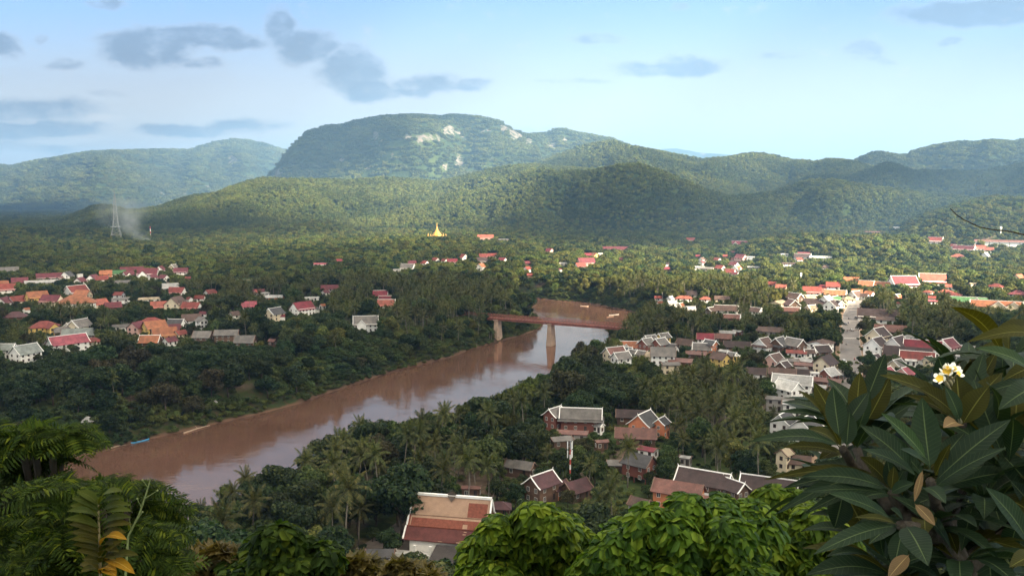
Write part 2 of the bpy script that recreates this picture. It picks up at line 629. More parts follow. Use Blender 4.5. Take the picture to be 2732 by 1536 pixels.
# bare limestone showing on the far slopes (overview pixels: centre, half sizes)
ROCKS = [(585, 402, 14, 10), (395, 512, 12, 4), (405, 488, 7, 5), (470, 490, 10, 3), (520, 470, 12, 3), (430, 503, 6, 3), (700, 437, 11, 12), (370, 355, 3, 3),
         (945, 340, 8, 11), (1075, 347, 32, 9), (1030, 345, 10, 4), (1128, 330, 16, 12), (1150, 335, 14, 6), (1265, 322, 25, 9), (1300, 345, 14, 10),
         (1330, 357, 10, 9), (1388, 366, 13, 9), (1535, 366, 12, 5), (985, 392, 4, 9), (1010, 422, 26, 12), (1155, 405, 11, 13),
         (1770, 386, 8, 6), (1060, 360, 12, 6), (1170, 350, 10, 6), (1220, 330, 16, 5), (1290, 332, 10, 6), (960, 360, 8, 8), (1120, 420, 8, 8), (1240, 395, 10, 6), (1420, 352, 8, 8), (930, 420, 12, 6), (860, 400, 8, 10), (1490, 375, 10, 6), (1130, 322, 8, 8), (1100, 348, 8, 10), (1040, 424, 14, 8)]


def rock_mask(px, py):
    m = np.zeros(px.shape)
    for (x, y, a, b) in ROCKS:
        q = ((px / D - x) / (a * 1.15)) ** 2 + ((py / D - y) / (b * 1.15)) ** 2
        m = np.maximum(m, np.clip(1.5 - q, 0, 1))
    return m


c_, s_ = math.cos(PITCH), math.sin(PITCH)


def projv(x, y, z):
    zz = z - CAMZ
    dep = np.maximum(c_ * y - s_ * zz, 1e-3)
    return CX + F * x / dep, CY - F * (s_ * y + c_ * zz) / dep, dep


GPX, GPY, GDEP = projv(GX, GY, GZ)
# what the camera can see of the ground
elev = (GZ - CAMZ) / RR
runmax = np.maximum.accumulate(np.where(RR > 160, elev, -9), axis=0)
VIS = (elev >= runmax - 1e-4) & (RR > 160)
ROCK = rock_mask(GPX, GPY) * (RR > 4500) * VIS
# ground and hills from the one sheet
def ground_material():
    m = bpy.data.materials.new('ground_cover')
    m.use_nodes = True
    t = NT(m.node_tree)
    t.n.clear()
    out = t.new('ShaderNodeOutputMaterial')
    b = t.new('ShaderNodeBsdfPrincipled')
    t.l.new(b.outputs[0], out.inputs[0])
    pos = t.new('ShaderNodeNewGeometry').outputs['Position']
    z = t.new('ShaderNodeSeparateXYZ')
    t.l.new(pos, z.inputs[0])
    f1, _ = t.noise(pos, 0.035, 5, 0.6)
    f2, _ = t.noise(pos, 0.35, 5, 0.65)
    f3, _ = t.noise(pos, 0.012, 4, 0.6)
    grass = t.ramp(f2, [(0.25, (0.022, 0.035, 0.012)), (0.5, (0.045, 0.065, 0.02)), (0.75, (0.075, 0.085, 0.03))])
    earth = t.ramp(f2, [(0.3, (0.07, 0.05, 0.034)), (0.7, (0.15, 0.11, 0.08))])
    c = t.mix(t.ss(f1, 0.5, 0.62), grass, earth)
    c = t.mix(t.ss(f3, 0.55, 0.65), c, (0.03, 0.045, 0.015, 1))
    bankc = t.ramp(f2, [(0.3, (0.06, 0.04, 0.024)), (0.55, (0.028, 0.04, 0.012)), (0.8, (0.035, 0.055, 0.017))])
    c = t.mix(t.ss(z.outputs[2], 13.0, 9.0), c, bankc)
    mud = t.ramp(f1, [(0.3, (0.07, 0.042, 0.028)), (0.7, (0.14, 0.085, 0.055))])
    c = t.mix(t.ss(t.math('ADD', z.outputs[2], t.math('MULTIPLY', t.math('SUBTRACT', f1, .5), 5.0)), 1.5, 0.5), c, mud)
    t.l.new(c, b.inputs['Base Color'])
    b.inputs['Roughness'].default_value = 0.95
    b.inputs['Specular IOR Level'].default_value = 0.1
    bn = t.new('ShaderNodeBump')
    bn.inputs['Strength'].default_value = 0.7
    bn.inputs['Distance'].default_value = 0.6
    t.l.new(f2, bn.inputs['Height'])
    t.l.new(bn.outputs[0], b.inputs['Normal'])
    return m


def hill_material():
    m = bpy.data.materials.new('wooded_slope')
    m.use_nodes = True
    t = NT(m.node_tree)
    t.n.clear()
    out = t.new('ShaderNodeOutputMaterial')
    b = t.new('ShaderNodeBsdfPrincipled')
    t.l.new(b.outputs[0], out.inputs[0])
    pos = t.new('ShaderNodeNewGeometry').outputs['Position']
    f1, _ = t.noise(pos, 0.0035, 5, 0.6)
    f2, _ = t.noise(pos, 0.045, 5, 0.7)
    vo = t.new('ShaderNodeTexVoronoi')
    vo.inputs['Scale'].default_value = 0.085
    t.l.new(pos, vo.inputs['Vector'])
    grn = t.ramp(f2, [(0.3, (0.014, 0.025, 0.010)), (0.55, (0.03, 0.046, 0.016)), (0.78, (0.055, 0.07, 0.024))])
    c = t.mix(t.ss(f1, 0.54, 0.68), grn, (0.055, 0.075, 0.022, 1))
    at = t.new('ShaderNodeAttribute')
    at.attribute_name = 'rock'
    mp = t.new('ShaderNodeMapping')
    mp.inputs['Scale'].default_value = (0.035, 0.035, 0.010)
    t.l.new(pos, mp.inputs[0])
    f4, _ = t.noise(mp.outputs[0], 1.0, 6, 0.75)
    rockc = t.ramp(f4, [(0.34, (0.10, 0.095, 0.085)), (0.5, (0.18, 0.165, 0.15)), (0.66, (0.25, 0.20, 0.165))])
    rk = t.ss(t.math('ADD', t.math('MULTIPLY', at.outputs['Fac'], .8), t.math('MULTIPLY', t.math('SUBTRACT', f4, 0.5), 4.2)), 0.62, 0.88)
    rk = t.math('MULTIPLY', rk, t.ss(at.outputs['Fac'], 0.03, 0.12))
    c = t.mix(rk, c, rockc)
    t.l.new(c, b.inputs['Base Color'])
    b.inputs['Roughness'].default_value = 0.95
    b.inputs['Specular IOR Level'].default_value = 0.05
    bn = t.new('ShaderNodeBump')
    bn.inputs['Strength'].default_value = 1.0
    bn.inputs['Distance'].default_value = 8.0
    hgt = t.math('ADD', f2, t.math('MULTIPLY', vo.outputs['Distance'], -0.05))
    t.l.new(hgt, bn.inputs['Height'])
    t.l.new(bn.outputs[0], b.inputs['Normal'])
    return m


GM, HM = ground_material(), hill_material()


def sheet(name, sel, mat, extra=None):
    q = quads[sel]
    used = np.unique(q)
    remap = np.full(nr * nb, -1)
    remap[used] = np.arange(len(used))
    V_ = Vt[used]
    q2 = remap[q]
    tris = None
    if extra:
        V_ = np.vstack([V_, extra[0]])
        tris = [(remap[a], remap[b_], len(V_) - 1) for a, b_ in extra[1]]
    me = mesh_np(name, V_, q2, tris)
    me.polygons.foreach_set('use_smooth', np.ones(len(me.polygons), bool))
    o = link(name, me, None, mat)
    at = me.attributes.new('rock', 'FLOAT', 'POINT')
    arr = np.zeros(len(V_), np.float32)
    arr[:len(used)] = ROCK.reshape(-1)[used]
    at.data.foreach_set('value', arr)
    o['kind'] = 'structure'
    return o


ctr = (np.array([[0, 0, gz(0, 0.01)]]), [((j + 1) % nb, j) for j in range(nb)])
ground = sheet('ground', qr < KSPLIT, GM, ctr)
tag(ground, 'green and earthy valley floor with the river banks', 'ground')
hills = sheet('hills', qr >= KSPLIT, HM)
tag(hills, 'wooded hills and mountains behind the town', 'hills')


# ------------------------------------------------------------------ river
def water_material():
    m = bpy.data.materials.new('muddy_water')
    m.use_nodes = True
    t = NT(m.node_tree)
    t.n.clear()
    out = t.new('ShaderNodeOutputMaterial')
    b = t.new('ShaderNodeBsdfPrincipled')
    t.l.new(b.outputs[0], out.inputs[0])
    pos = t.new('ShaderNodeNewGeometry').outputs['Position']
    f, _ = t.noise(pos, 0.02, 4, 0.5)
    c = t.ramp(f, [(0.3, (0.095, 0.050, 0.034)), (0.7, (0.125, 0.067, 0.048))])
    t.l.new(c, b.inputs['Base Color'])
    b.inputs['Roughness'].default_value = 0.5
    b.inputs['Specular IOR Level'].default_value = 0.0
    gl = t.new('ShaderNodeBsdfGlossy')
    gl.inputs['Color'].default_value = (1.0, 0.83, 0.70, 1)
    gl.inputs['Roughness'].default_value = 0.05
    fn = t.new('ShaderNodeFresnel')
    fn.inputs['IOR'].default_value = 1.85
    mxs = t.new('ShaderNodeMixShader')
    t.l.new(fn.outputs[0], mxs.inputs[0]); t.l.new(b.outputs[0], mxs.inputs[1]); t.l.new(gl.outputs[0], mxs.inputs[2])
    t.l.new(mxs.outputs[0], out.inputs[0])
    mp = t.new('ShaderNodeMapping')
    mp.inputs['Rotation'].default_value = (0, 0, R(-35))
    mp.inputs['Scale'].default_value = (0.10, 0.55, 1)
    t.l.new(pos, mp.inputs[0])
    n1, _ = t.noise(mp.outputs[0], 1.0, 4, 0.55, 0.6)
    n2, _ = t.noise(pos, 0.03, 4, 0.6, 1.0)
    rip = t.math('MULTIPLY', n1, t.ss(n2, 0.38, 0.66, 0.25, 1.5))
    bn = t.new('ShaderNodeBump')
    bn.inputs['Strength'].default_value = 0.30
    bn.inputs['Distance'].default_value = 0.22
    t.l.new(rip, bn.inputs['Height'])
    for nd in (b, gl, fn):
        t.l.new(bn.outputs[0], nd.inputs['Normal'])
    return m


rx = [p[0] for p in RIV]
ry = [p[1] for p in RIV]
g0 = MB()
g0.poly([(min(rx) - 30, min(ry) - 30, 0), (max(rx) + 60, min(ry) - 30, 0), (max(rx) + 60, max(ry) + 60, 0), (min(rx) - 30, max(ry) + 60, 0)])
river = g0.build('river', water_material())
tag(river, 'muddy brown river curving past the town', 'river', kind='structure')

# ------------------------------------------------------------------ haze: one box of thin air round everything
hz = MB()
hz.box(-14200, 14200, -14200, 14200, -5, 900)
hm = bpy.data.materials.new('haze_air')
hm.use_nodes = True
t = NT(hm.node_tree)
t.n.clear()
o_ = t.new('ShaderNodeOutputMaterial')
pv = t.new('ShaderNodeVolumePrincipled')
pv.inputs['Color'].default_value = HAZE_COLOR
pv.inputs['Density'].default_value = HAZE_DENSITY
pv.inputs['Anisotropy'].default_value = 0.15
t.l.new(pv.outputs[0], o_.inputs['Volume'])
haze = hz.build('haze', hm)
haze['kind'] = 'stuff'

# ------------------------------------------------------------------ unseen broken cloud over and behind the viewpoint, its gaps shaped to sun chosen parts of the valley
# sunlit parts of the ground, overview pixels: centre, half sizes, amount
LIT = [(2120, 735, 640, 82, 1), (1720, 690, 330, 60, .85), (1640, 760, 140, 55, .85), (2450, 640, 300, 90, .95), (2400, 540, 330, 70, .65), (2560, 790, 120, 60, .8),
       (1010, 505, 380, 70, 1), (1300, 400, 330, 60, .6), (1900, 480, 330, 40, .45), (450, 545, 200, 25, .5), (1260, 455, 150, 45, 1), (1120, 480, 200, 40, 1), (560, 490, 90, 25, .7), (720, 480, 80, 40, .8),
       (1140, 370, 75, 50, .9), (1480, 360, 130, 35, .95), (1620, 400, 130, 40, .75), (1800, 560, 300, 30, .35), (2300, 580, 300, 60, .6), (1330, 400, 160, 45, .75), (1200, 315, 190, 18, .7), (880, 335, 80, 16, .7), (1010, 425, 60, 25, .7),
       (1880, 430, 170, 45, 1), (1760, 425, 100, 40, .9), (2060, 430, 90, 22, .7), (2450, 395, 170, 30, .55), (2180, 420, 60, 25, .6),
       (640, 650, 330, 34, .55), (950, 610, 260, 26, .7), (1100, 590, 60, 25, 1), (1230, 595, 60, 18, .9), (880, 690, 220, 30, .3), (1380, 640, 220, 30, .45), (250, 620, 260, 18, .5), (1080, 540, 90, 16, .6),
       (300, 760, 420, 90, .24), (1700, 1330, 560, 75, .4), (1500, 880, 110, 30, .3), (2000, 560, 150, 25, .4)]


def lit_value(px, py):
    x, y = px / D, py / D
    out = np.zeros(px.shape)
    for (cx_, cy_, a, b, k) in LIT:
        q = ((x - cx_) / a) ** 2 + ((y - cy_) / b) ** 2
        out = np.maximum(out, k * np.clip((1.35 - q) / 0.7, 0, 1))
    return out


CALT = 1750.0
CELL = 70.0
sel = VIS & (RR < 7200) & (GPX > -150) & (GPX < 2900)
sx, sy, sz = GX[sel], GY[sel], GZ[sel]
lv = np.maximum(lit_value(GPX[sel], GPY[sel]), .10 * sm((RR[sel] - 1500) / 700))
tt = (CALT - sz) / SUNV.z
cxp, cyp = sx + SUNV.x * tt, sy + SUNV.y * tt
x0, y0 = cxp.min() - 900, cyp.min() - 900
nxc, nyc = int((cxp.max() + 900 - x0) / CELL) + 1, int((cyp.max() + 900 - y0) / CELL) + 1
acc = np.zeros((nxc, nyc)); cnt = np.zeros((nxc, nyc))
wgt = 1 + 0 * lv
np.add.at(acc, (((cxp - x0) / CELL).astype(int), ((cyp - y0) / CELL).astype(int)), lv * wgt)
np.add.at(cnt, (((cxp - x0) / CELL).astype(int), ((cyp - y0) / CELL).astype(int)), wgt)


def blur(a, n):
    for ax in (0, 1):
        s = np.zeros_like(a)
        for k in range(-n, n + 1):
            s += np.roll(a, k, ax)
        a = s / (2 * n + 1)
    return a


acc2, cnt2 = acc.copy(), cnt.copy()
for n in (1, 3, 6):
    fillv = blur(acc, n) / np.maximum(blur(cnt, n), 1e-6)
    ok = (cnt2 < 0.5) & (blur(cnt, n) > 1e-3)
    acc2[ok] = fillv[ok]
    cnt2[ok] = 1
litg = np.where(cnt2 > 0, acc2 / np.maximum(cnt2, 1e-6), 0.25)
litg = blur(blur(litg, 2), 1)
cdens = 1 - litg
ix, iy = np.meshgrid(np.arange(nxc), np.arange(nyc), indexing='ij')
wx, wy = x0 + (ix + .5) * CELL, y0 + (iy + .5) * CELL
edge = np.minimum(np.minimum(ix, nxc - 1 - ix), np.minimum(iy, nyc - 1 - iy)) / 10.0
cdens = np.clip(cdens * 1.04 + 0.22 * (fbm(wx / 500, wy / 500, 91) - .5), 0, 1) * sm(edge)
# stay clear of the part of the sky the camera looks at
angl = np.arctan2(CALT - CAMZ, np.hypot(wx, np.maximum(wy, 1)))
cdens = cdens * sm((np.degrees(np.where(wy > 0, angl, 1.5)) - 16.0) / 4.0)
keep = cdens > 0.04
qc = []
idx = np.full((nxc, nyc), -1)
vid = np.argwhere(keep)
idx[keep] = np.arange(len(vid))
a_, b_, c2_, d_ = idx[:-1, :-1], idx[1:, :-1], idx[1:, 1:], idx[:-1, 1:]
okq = (a_ >= 0) & (b_ >= 0) & (c2_ >= 0) & (d_ >= 0)
qc = np.stack([a_[okq], b_[okq], c2_[okq], d_[okq]], -1)
dn = cdens[keep]
bot = np.stack([wx[keep], wy[keep], CALT - 25 * dn + 30 * fbm(wx[keep] / 300, wy[keep] / 300, 5)], -1)
top = bot + np.stack([0 * dn, 0 * dn, 20 + 160 * dn * (0.4 + fbm(wx[keep] / 400, wy[keep] / 400, 6))], -1)
N_ = len(bot)
from collections import Counter
ed = Counter()
for q in qc.tolist():
    for k in range(4):
        ed[(q[k], q[(k + 1) % 4])] += 1
side = [(a, b, b + N_, a + N_) for (a, b) in ed if (b, a) not in ed]
cme = mesh_np('cloud', np.vstack([bot, top]), np.vstack([qc[:, ::-1], qc + N_, np.array(side)[:, ::-1]]))
at = cme.attributes.new('thickness', 'FLOAT', 'POINT')
at.data.foreach_set('value', np.concatenate([dn, dn]).astype(np.float32))
cm = bpy.data.materials.new('cloud_vapour')
cm.use_nodes = True
t = NT(cm.node_tree)
t.n.clear()
o_ = t.new('ShaderNodeOutputMaterial')
df = t.new('ShaderNodeBsdfDiffuse'); df.inputs[0].default_value = (.85, .87, .9, 1)
tl = t.new('ShaderNodeBsdfTranslucent'); tl.inputs[0].default_value = (.85, .87, .9, 1)
ms = t.new('ShaderNodeMixShader'); ms.inputs[0].default_value = 0.5
t.l.new(df.outputs[0], ms.inputs[1]); t.l.new(tl.outputs[0], ms.inputs[2])
tp = t.new('ShaderNodeBsdfTransparent')
m2 = t.new('ShaderNodeMixShader')
ad = t.new('ShaderNodeAttribute'); ad.attribute_name = 'thickness'
# two skins are crossed, so each passes the square root
al = t.math('SUBTRACT', 1.0, t.math('SQRT', t.math('SUBTRACT', 1.0, t.ss(ad.outputs['Fac'], 0.08, 0.98, 0.0, 0.97))))
t.l.new(al, m2.inputs[0]); t.l.new(tp.outputs[0], m2.inputs[1]); t.l.new(ms.outputs[0], m2.inputs[2])
t.l.new(m2.outputs[0], o_.inputs[0])
cloud = link('cloud', cme, None, cm)
cloud['kind'] = 'stuff'
# ------------------------------------------------------------------ plants: meshes shared by their copies
BARK = pm('bark', (0.085, 0.065, 0.05), 0.95, 0.6, 0.45, 0.4)
PALEBARK = pm('pale_bark', (0.20, 0.175, 0.145), 0.9, 0.8, 0.35, 0.3)
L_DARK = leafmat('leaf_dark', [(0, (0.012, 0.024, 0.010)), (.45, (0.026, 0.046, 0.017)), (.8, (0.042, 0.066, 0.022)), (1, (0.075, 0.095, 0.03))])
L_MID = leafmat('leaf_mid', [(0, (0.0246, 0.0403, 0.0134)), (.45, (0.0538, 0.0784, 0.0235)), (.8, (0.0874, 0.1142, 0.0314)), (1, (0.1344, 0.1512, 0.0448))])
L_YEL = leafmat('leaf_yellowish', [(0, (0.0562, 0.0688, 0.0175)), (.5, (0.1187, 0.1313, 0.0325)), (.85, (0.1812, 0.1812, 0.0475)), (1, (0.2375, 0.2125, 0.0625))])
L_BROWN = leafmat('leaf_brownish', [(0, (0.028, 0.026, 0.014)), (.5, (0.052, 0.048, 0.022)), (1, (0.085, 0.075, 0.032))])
L_PALM = leafmat('leaf_palm', [(0, (0.030, 0.040, 0.012)), (.5, (0.066, 0.078, 0.022)), (.85, (0.115, 0.115, 0.034)), (1, (0.18, 0.155, 0.05))], 0.2, 0.6, 0.02, 0.3, 0.15)
L_BAM = leafmat('leaf_bamboo', [(0, (0.045, 0.060, 0.014)), (.5, (0.085, 0.105, 0.022)), (1, (0.13, 0.145, 0.035))], 0.3)
L_BANK = leafmat('leaf_bank', [(0, (0.020, 0.036, 0.014)), (.5, (0.036, 0.064, 0.020)), (1, (0.065, 0.095, 0.028))], 0.2, nscale=0.02)
L_HILL = leafmat('leaf_hill', [(0, (0.0288, 0.0456, 0.0156)), (.5, (0.0624, 0.0840, 0.0252)), (1, (0.1020, 0.1200, 0.0360))], 0.2, 0.8, 0.02, 0.22, 0.1, nscale=0.004)
L_FAR = leafmat('leaf_far', [(0, (0.0390, 0.0546, 0.0156)), (.5, (0.0858, 0.1040, 0.0260)), (1, (0.1560, 0.1625, 0.0416))], 0.25, 0.7, 0.035, 0.4, 0.15, nscale=0.006)


def unit(v):
    return v / np.maximum(np.linalg.norm(v, axis=-1, keepdims=True), 1e-9)


def leaf_cards(Pn, Nn, size, aspect=1.6, rg=rng, dirs=None):
    """one pointed leaf clump (a bent rhomb) per point"""
    n = len(Pn)
    a = rg.normal(size=(n, 3)) if dirs is None else dirs
    u = unit(a - (a * Nn).sum(1, keepdims=True) * Nn)
    v = np.cross(Nn, u)
    L_ = size[:, None] * 0.5 * aspect
    W_ = size[:, None] * 0.5
    bend = Nn * size[:, None] * 0.12
    q = np.stack([Pn - u * L_ - bend, Pn + v * W_ + bend * .3, Pn + u * L_ - bend, Pn - v * W_ + bend * .3], 1).reshape(-1, 3)
    return q, np.arange(n * 4).reshape(-1, 4)


def crown_points(lobes, n, rg, shell=(0.74, 1.08), up=0.35, jit=0.55):
    vol = np.array([a * b * c for (_, (a, b, c)) in lobes]) ** (2 / 3)
    k = rg.choice(len(lobes), n, p=vol / vol.sum())
    C = np.array([l[0] for l in lobes])[k]
    S = np.array([l[1] for l in lobes])[k]
    d = unit(rg.normal(size=(n, 3)) + np.array([0, 0, up]))
    r = shell[0] + (shell[1] - shell[0]) * np.sqrt(rg.random(n))
    Pn = C + d * S * r[:, None]
    Nn = unit(unit(d / S) + rg.normal(size=(n, 3)) * jit + np.array([0, 0, 0.25]))
    return Pn, Nn


def broad_lobes(rg, H, W, n, flat=0.62):
    """irregular crown of lobes: a main mass and outliers"""
    out = [(np.array([0, 0, H * .66]), (W * .30, W * .30, H * .24))]
    for k in range(n):
        a = 2 * math.pi * (k + rg.random() * .7) / n
        rr = W * (.20 + .20 * rg.random())
        zz = H * (.48 + .36 * rg.random())
        s = W * (.15 + .11 * rg.random())
        out.append((np.array([math.cos(a) * rr, math.sin(a) * rr, zz]), (s, s, s * flat * (1 + .3 * rg.random()))))
    for k in range(max(2, n // 3)):
        s = W * (.12 + .08 * rg.random())
        out.append((np.array([rg.normal() * W * .14, rg.normal() * W * .14, H * (.84 + .08 * rg.random())]), (s, s, s * .75)))
    return out


def trunk_mb(lobes, H, rad, rg):
    b = MB()
    top = H * .6
    b.tube([(0, 0, -1.0), (rg.normal() * .15, rg.normal() * .15, H * .22), (rg.normal() * .25, rg.normal() * .25, H * .42), (0, 0, top)], [rad * 1.35, rad, rad * .8, rad * .45], 7)
    for (c, s) in lobes[1:]:
        z0 = H * (.26 + .2 * rg.random())
        m_ = Vector(c) * .55 + Vector((0, 0, z0)) * .45
        b.tube([(0, 0, z0), tuple(m_), tuple(c)], [rad * .55, rad * .35, rad * .12], 5)
    return b


def make_broad(name, H, W, nl, n, size, lm, seed, flat=.62, rad=.32, bark=None):
    rg = np.random.default_rng(seed)
    lobes = broad_lobes(rg, H, W, nl, flat)
    Pn, Nn = crown_points(lobes, n, rg)
    q, f = leaf_cards(Pn, Nn, size * (0.6 + .8 * rg.random(n)), 1.5, rg)
    cme = mesh_np(name + '_crown', q, f)
    cme.materials.append(lm)
    tme = trunk_mb(lobes, H, rad, rg).mesh(name + '_trunk', bark or BARK, True)
    return tme, cme


def frond(Pl, root, az, el, length, rg, droop=1.0, npair=20, wid=.95):
    """one feather leaf: arching midrib with hanging leaflets"""
    d = np.array([math.cos(az) * math.cos(el), math.sin(az) * math.cos(el), math.sin(el)])
    p = np.array(root, float)
    step = length / npair
    quads_ = []
    for i in range(npair):
        t_ = (i + .5) / npair
        pn = p + d * step
        side = unit(np.cross(d, np.array([0, 0, 1.0])) + 1e-6)
        upv = np.cross(side, d)
        ll = wid * (math.sin(math.pi * min(1, t_ * .86 + .10)) ** .7) * (0.85 + .3 * rg.random())
        w_ = step * .95
        for sgn in (-1, 1):
            tip = p + d * step * .9 + side * sgn * ll * .80 - upv * ll * (.22 + .30 * t_) + np.array([0, 0, -ll * .12])
            b0, b1 = p, p + d * w_
            quads_ += [b0, b1, tip + d * w_ * .35, tip]
        # midrib
        quads_ += [p - side * .035, p + side * .035, pn + side * .03, pn - side * .03]
        p = pn
        d = unit(d + np.array([0, 0, -1.0]) * droop * (0.02 + 0.075 * t_) * (1.15 - abs(d[2]) * .4))
    Pl += quads_


def make_palm(name, H, Lf, nf, seed, lean, pinn=20):
    rg = np.random.default_rng(seed)
    topx = lean
    pts = [(0, 0, -1), (lean * .12, 0, H * .3), (lean * .45, .2 * lean, H * .68), (lean, .2 * lean, H)]
    tb = MB()
    tb.tube(pts, [.24, .17, .14, .13], 7)
    tme = tb.mesh(name + '_trunk', PALEBARK, True)
    Pl = []
    top = (lean, .2 * lean, H)
    for k in range(nf):
        age = k / (nf - 1)
        az = k * 2.39996 + rg.normal() * .12
        el = R(82 - 112 * age ** .9) + rg.normal() * .07
        frond(Pl, top, az, el, Lf * (.86 + .2 * rg.random()) * (.75 + .25 * math.sin(math.pi * (.25 + .6 * age))), rg, .9 + .5 * age, pinn, Lf * .19)
    Pl = np.array(Pl)
    # nuts under the crown
    cme = mesh_np(name + '_crown', Pl, np.arange(len(Pl)).reshape(-1, 4))
    cme.materials.append(L_PALM)
    return tme, cme


def make_fanpalm(name, H, seed):
    rg = np.random.default_rng(seed)
    tb = MB()
    tb.tube([(0, 0, -1), (.2, 0, H * .5), (.1, .1, H)], [.3, .22, .2], 7)
    tme = tb.mesh(name + '_trunk', BARK, True)
    pts = []
    for k in range(26):
        az = k * 2.4
        el = R(75 - 105 * k / 25)
        d = np.array([math.cos(az) * math.cos(el), math.sin(az) * math.cos(el), math.sin(el)])
        c = np.array([.1, .1, H]) + d * 1.3
        side = unit(np.cross(d, [0, 0, 1.0]))
        nn = np.cross(side, d)
        for j in range(9):
            a = R(-100 + 200 * j / 8)
            e = d * math.cos(a) + side * math.sin(a)
            e2 = d * math.cos(a + .3) + side * math.sin(a + .3)
            pts += [c, c + e * .5, c + (e + e2) * .62 - nn * .1, c + e2 * .5]
    pts = np.array(pts)
    cme = mesh_np(name + '_crown', pts, np.arange(len(pts)).reshape(-1, 4))
    cme.materials.append(L_PALM)
    return tme, cme


def make_bamboo(name, H, seed, n=2300):
    rg = np.random.default_rng(seed)
    tb = MB()
    Pn, Nn, dr = [], [], []
    culms = 26
    for k in range(culms):
        az = rg.random() * 6.283
        out = H * (.10 + .36 * rg.random())
        h = H * (.72 + .3 * rg.random())
        b0 = np.array([math.cos(az), math.sin(az), 0]) * .5
        pts = []
        for i in range(9):
            t_ = i / 8
            r_ = out * t_ ** 2.2
            z = h * (t_ - .20 * max(0, t_ - .62) ** 1.4 * 3)
            pts.append(b0 + np.array([math.cos(az) * r_, math.sin(az) * r_, z]))
        if k % 3 == 0:
            tb.tube(pts, [.07] * 7 + [.04, .02], 4)
        m_ = n // culms
        tt_ = .28 + .72 * rg.random(m_) ** .75
        seg = np.array(pts)
        pp = np.stack([np.interp(tt_ * 8, np.arange(9), seg[:, i]) for i in range(3)], 1)
        pp = pp + rg.normal(size=(m_, 3)) * (.25 + .55 * np.sin(np.pi * tt_))[:, None]
        Pn.append(pp)
        nn = unit(np.array([math.cos(az), math.sin(az), .8]) + rg.normal(size=(m_, 3)) * .6)
        Nn.append(nn)
        dr.append(np.array([math.cos(az) * .5, math.sin(az) * .5, -1.0]) + rg.normal(size=(m_, 3)) * .35)
    Pn, Nn, dr = np.vstack(Pn), np.vstack(Nn), np.vstack(dr)
    q, f = leaf_cards(Pn, Nn, .42 * (0.6 + .8 * rg.random(len(Pn))), 2.6, rg, dr)
    cme = mesh_np(name + '_foliage', q, f)
    cme.materials.append(L_BAM)
    return tb.mesh(name + '_culms', PALEBARK), cme


def make_banana(name, H, seed):
    rg = np.random.default_rng(seed)
    tb = MB()
    Pl = []
    for k in range(4):
        bx, by = rg.normal() * .9, rg.normal() * .9
        h = H * (.45 + .2 * rg.random())
        tb.tube([(bx, by, -.5), (bx, by, h)], [.16, .1], 6)
        for j in range(8):
            az = j * 2.4 + k
            el = R(78 - 8 * j)
            d = np.array([math.cos(az) * math.cos(el), math.sin(az) * math.cos(el), math.sin(el)])
            p = np.array([bx, by, h])
            for i in range(7):
                s = unit(np.cross(d, [0, 0, 1.0]))
                w0 = .38 * math.sin(math.pi * (i + .3) / 7.6)
                w1 = .38 * math.sin(math.pi * (i + 1.3) / 7.6)
                pn = p + d * .33
                for sg in (-1, 1):
                    Pl += [p, pn, pn + s * sg * w1 + np.array([0, 0, -.12]), p + s * sg * w0 + np.array([0, 0, -.12])]
                p = pn
                d = unit(d + np.array([0, 0, -.20]))
    Pl = np.array(Pl)
    cme = mesh_np(name + '_leaves', Pl, np.arange(len(Pl)).reshape(-1, 4))
    cme.materials.append(L_BANK)
    return tb.mesh(name + '_stem', PALEBARK), cme


# kind -> list of (trunk mesh, crown mesh, crown radius, height)
PLANTS = {}
PLANTS['dark'] = [make_broad('dark_tree', 13, 11.5, 8, 2600, .62, L_DARK, 11) + (5.2, 13), make_broad('dark_tree', 15, 13, 10, 3200, .66, L_DARK, 12) + (6, 15), make_broad('dark_tree', 11, 9, 6, 2000, .56, L_DARK, 13, .8) + (4.2, 11)]
PLANTS['mid'] = [make_broad('green_tree', 12, 10.5, 8, 2500, .6, L_MID, 21) + (4.8, 12), make_broad('green_tree', 10, 8, 6, 1900, .54, L_MID, 22, .85) + (3.8, 10), make_broad('green_tree', 14, 11, 9, 2700, .64, L_MID, 23, .75) + (5, 14)]
PLANTS['yellow'] = [make_broad('yellow_tree', 11, 8.5, 7, 2000, .54, L_YEL, 31, .8) + (4, 11), make_broad('yellow_tree', 13, 9, 8, 2300, .58, L_YEL, 32, .9) + (4.3, 13)]
PLANTS['brown'] = [make_broad('brown_tree', 14, 12, 8, 2400, .62, L_BROWN, 41, .7) + (5.4, 14)]
PLANTS['spread'] = [make_broad('spreading_tree', 14, 20, 15, 3300, .75, L_DARK, 51, .30, .4) + (9, 14), make_broad('spreading_tree', 13, 17, 12, 2700, .72, L_MID, 52, .32, .38) + (8, 13)]
PLANTS['palm'] = [make_palm('palm', 12.5, 5.4, 19, 61, .8) + (4.6, 13.5), make_palm('palm', 15, 5.7, 21, 62, -1.3) + (4.9, 16), make_palm('palm', 10, 5.2, 18, 63, .4) + (4.4, 11), make_palm('palm', 13.5, 5.3, 17, 64, 1.9) + (4.5, 14)]
PLANTS['fan'] = [make_fanpalm('fan_palm', 12, 71) + (2.6, 13.5)]
PLANTS['bamboo'] = [make_bamboo('bamboo', 12, 81) + (4.2, 11.5), make_bamboo('bamboo', 10.5, 82) + (3.8, 10)]
PLANTS['banana'] = [make_banana('banana', 4.5, 91) + (2, 4.5)]
PLANTS['bush'] = [make_broad('bush', 4.2, 5, 5, 900, .42, L_MID, 95, .7, .1) + (2.3, 4), make_broad('bush', 3.4, 4.2, 5, 800, .4, L_DARK, 96, .75, .1) + (2, 3.3)]


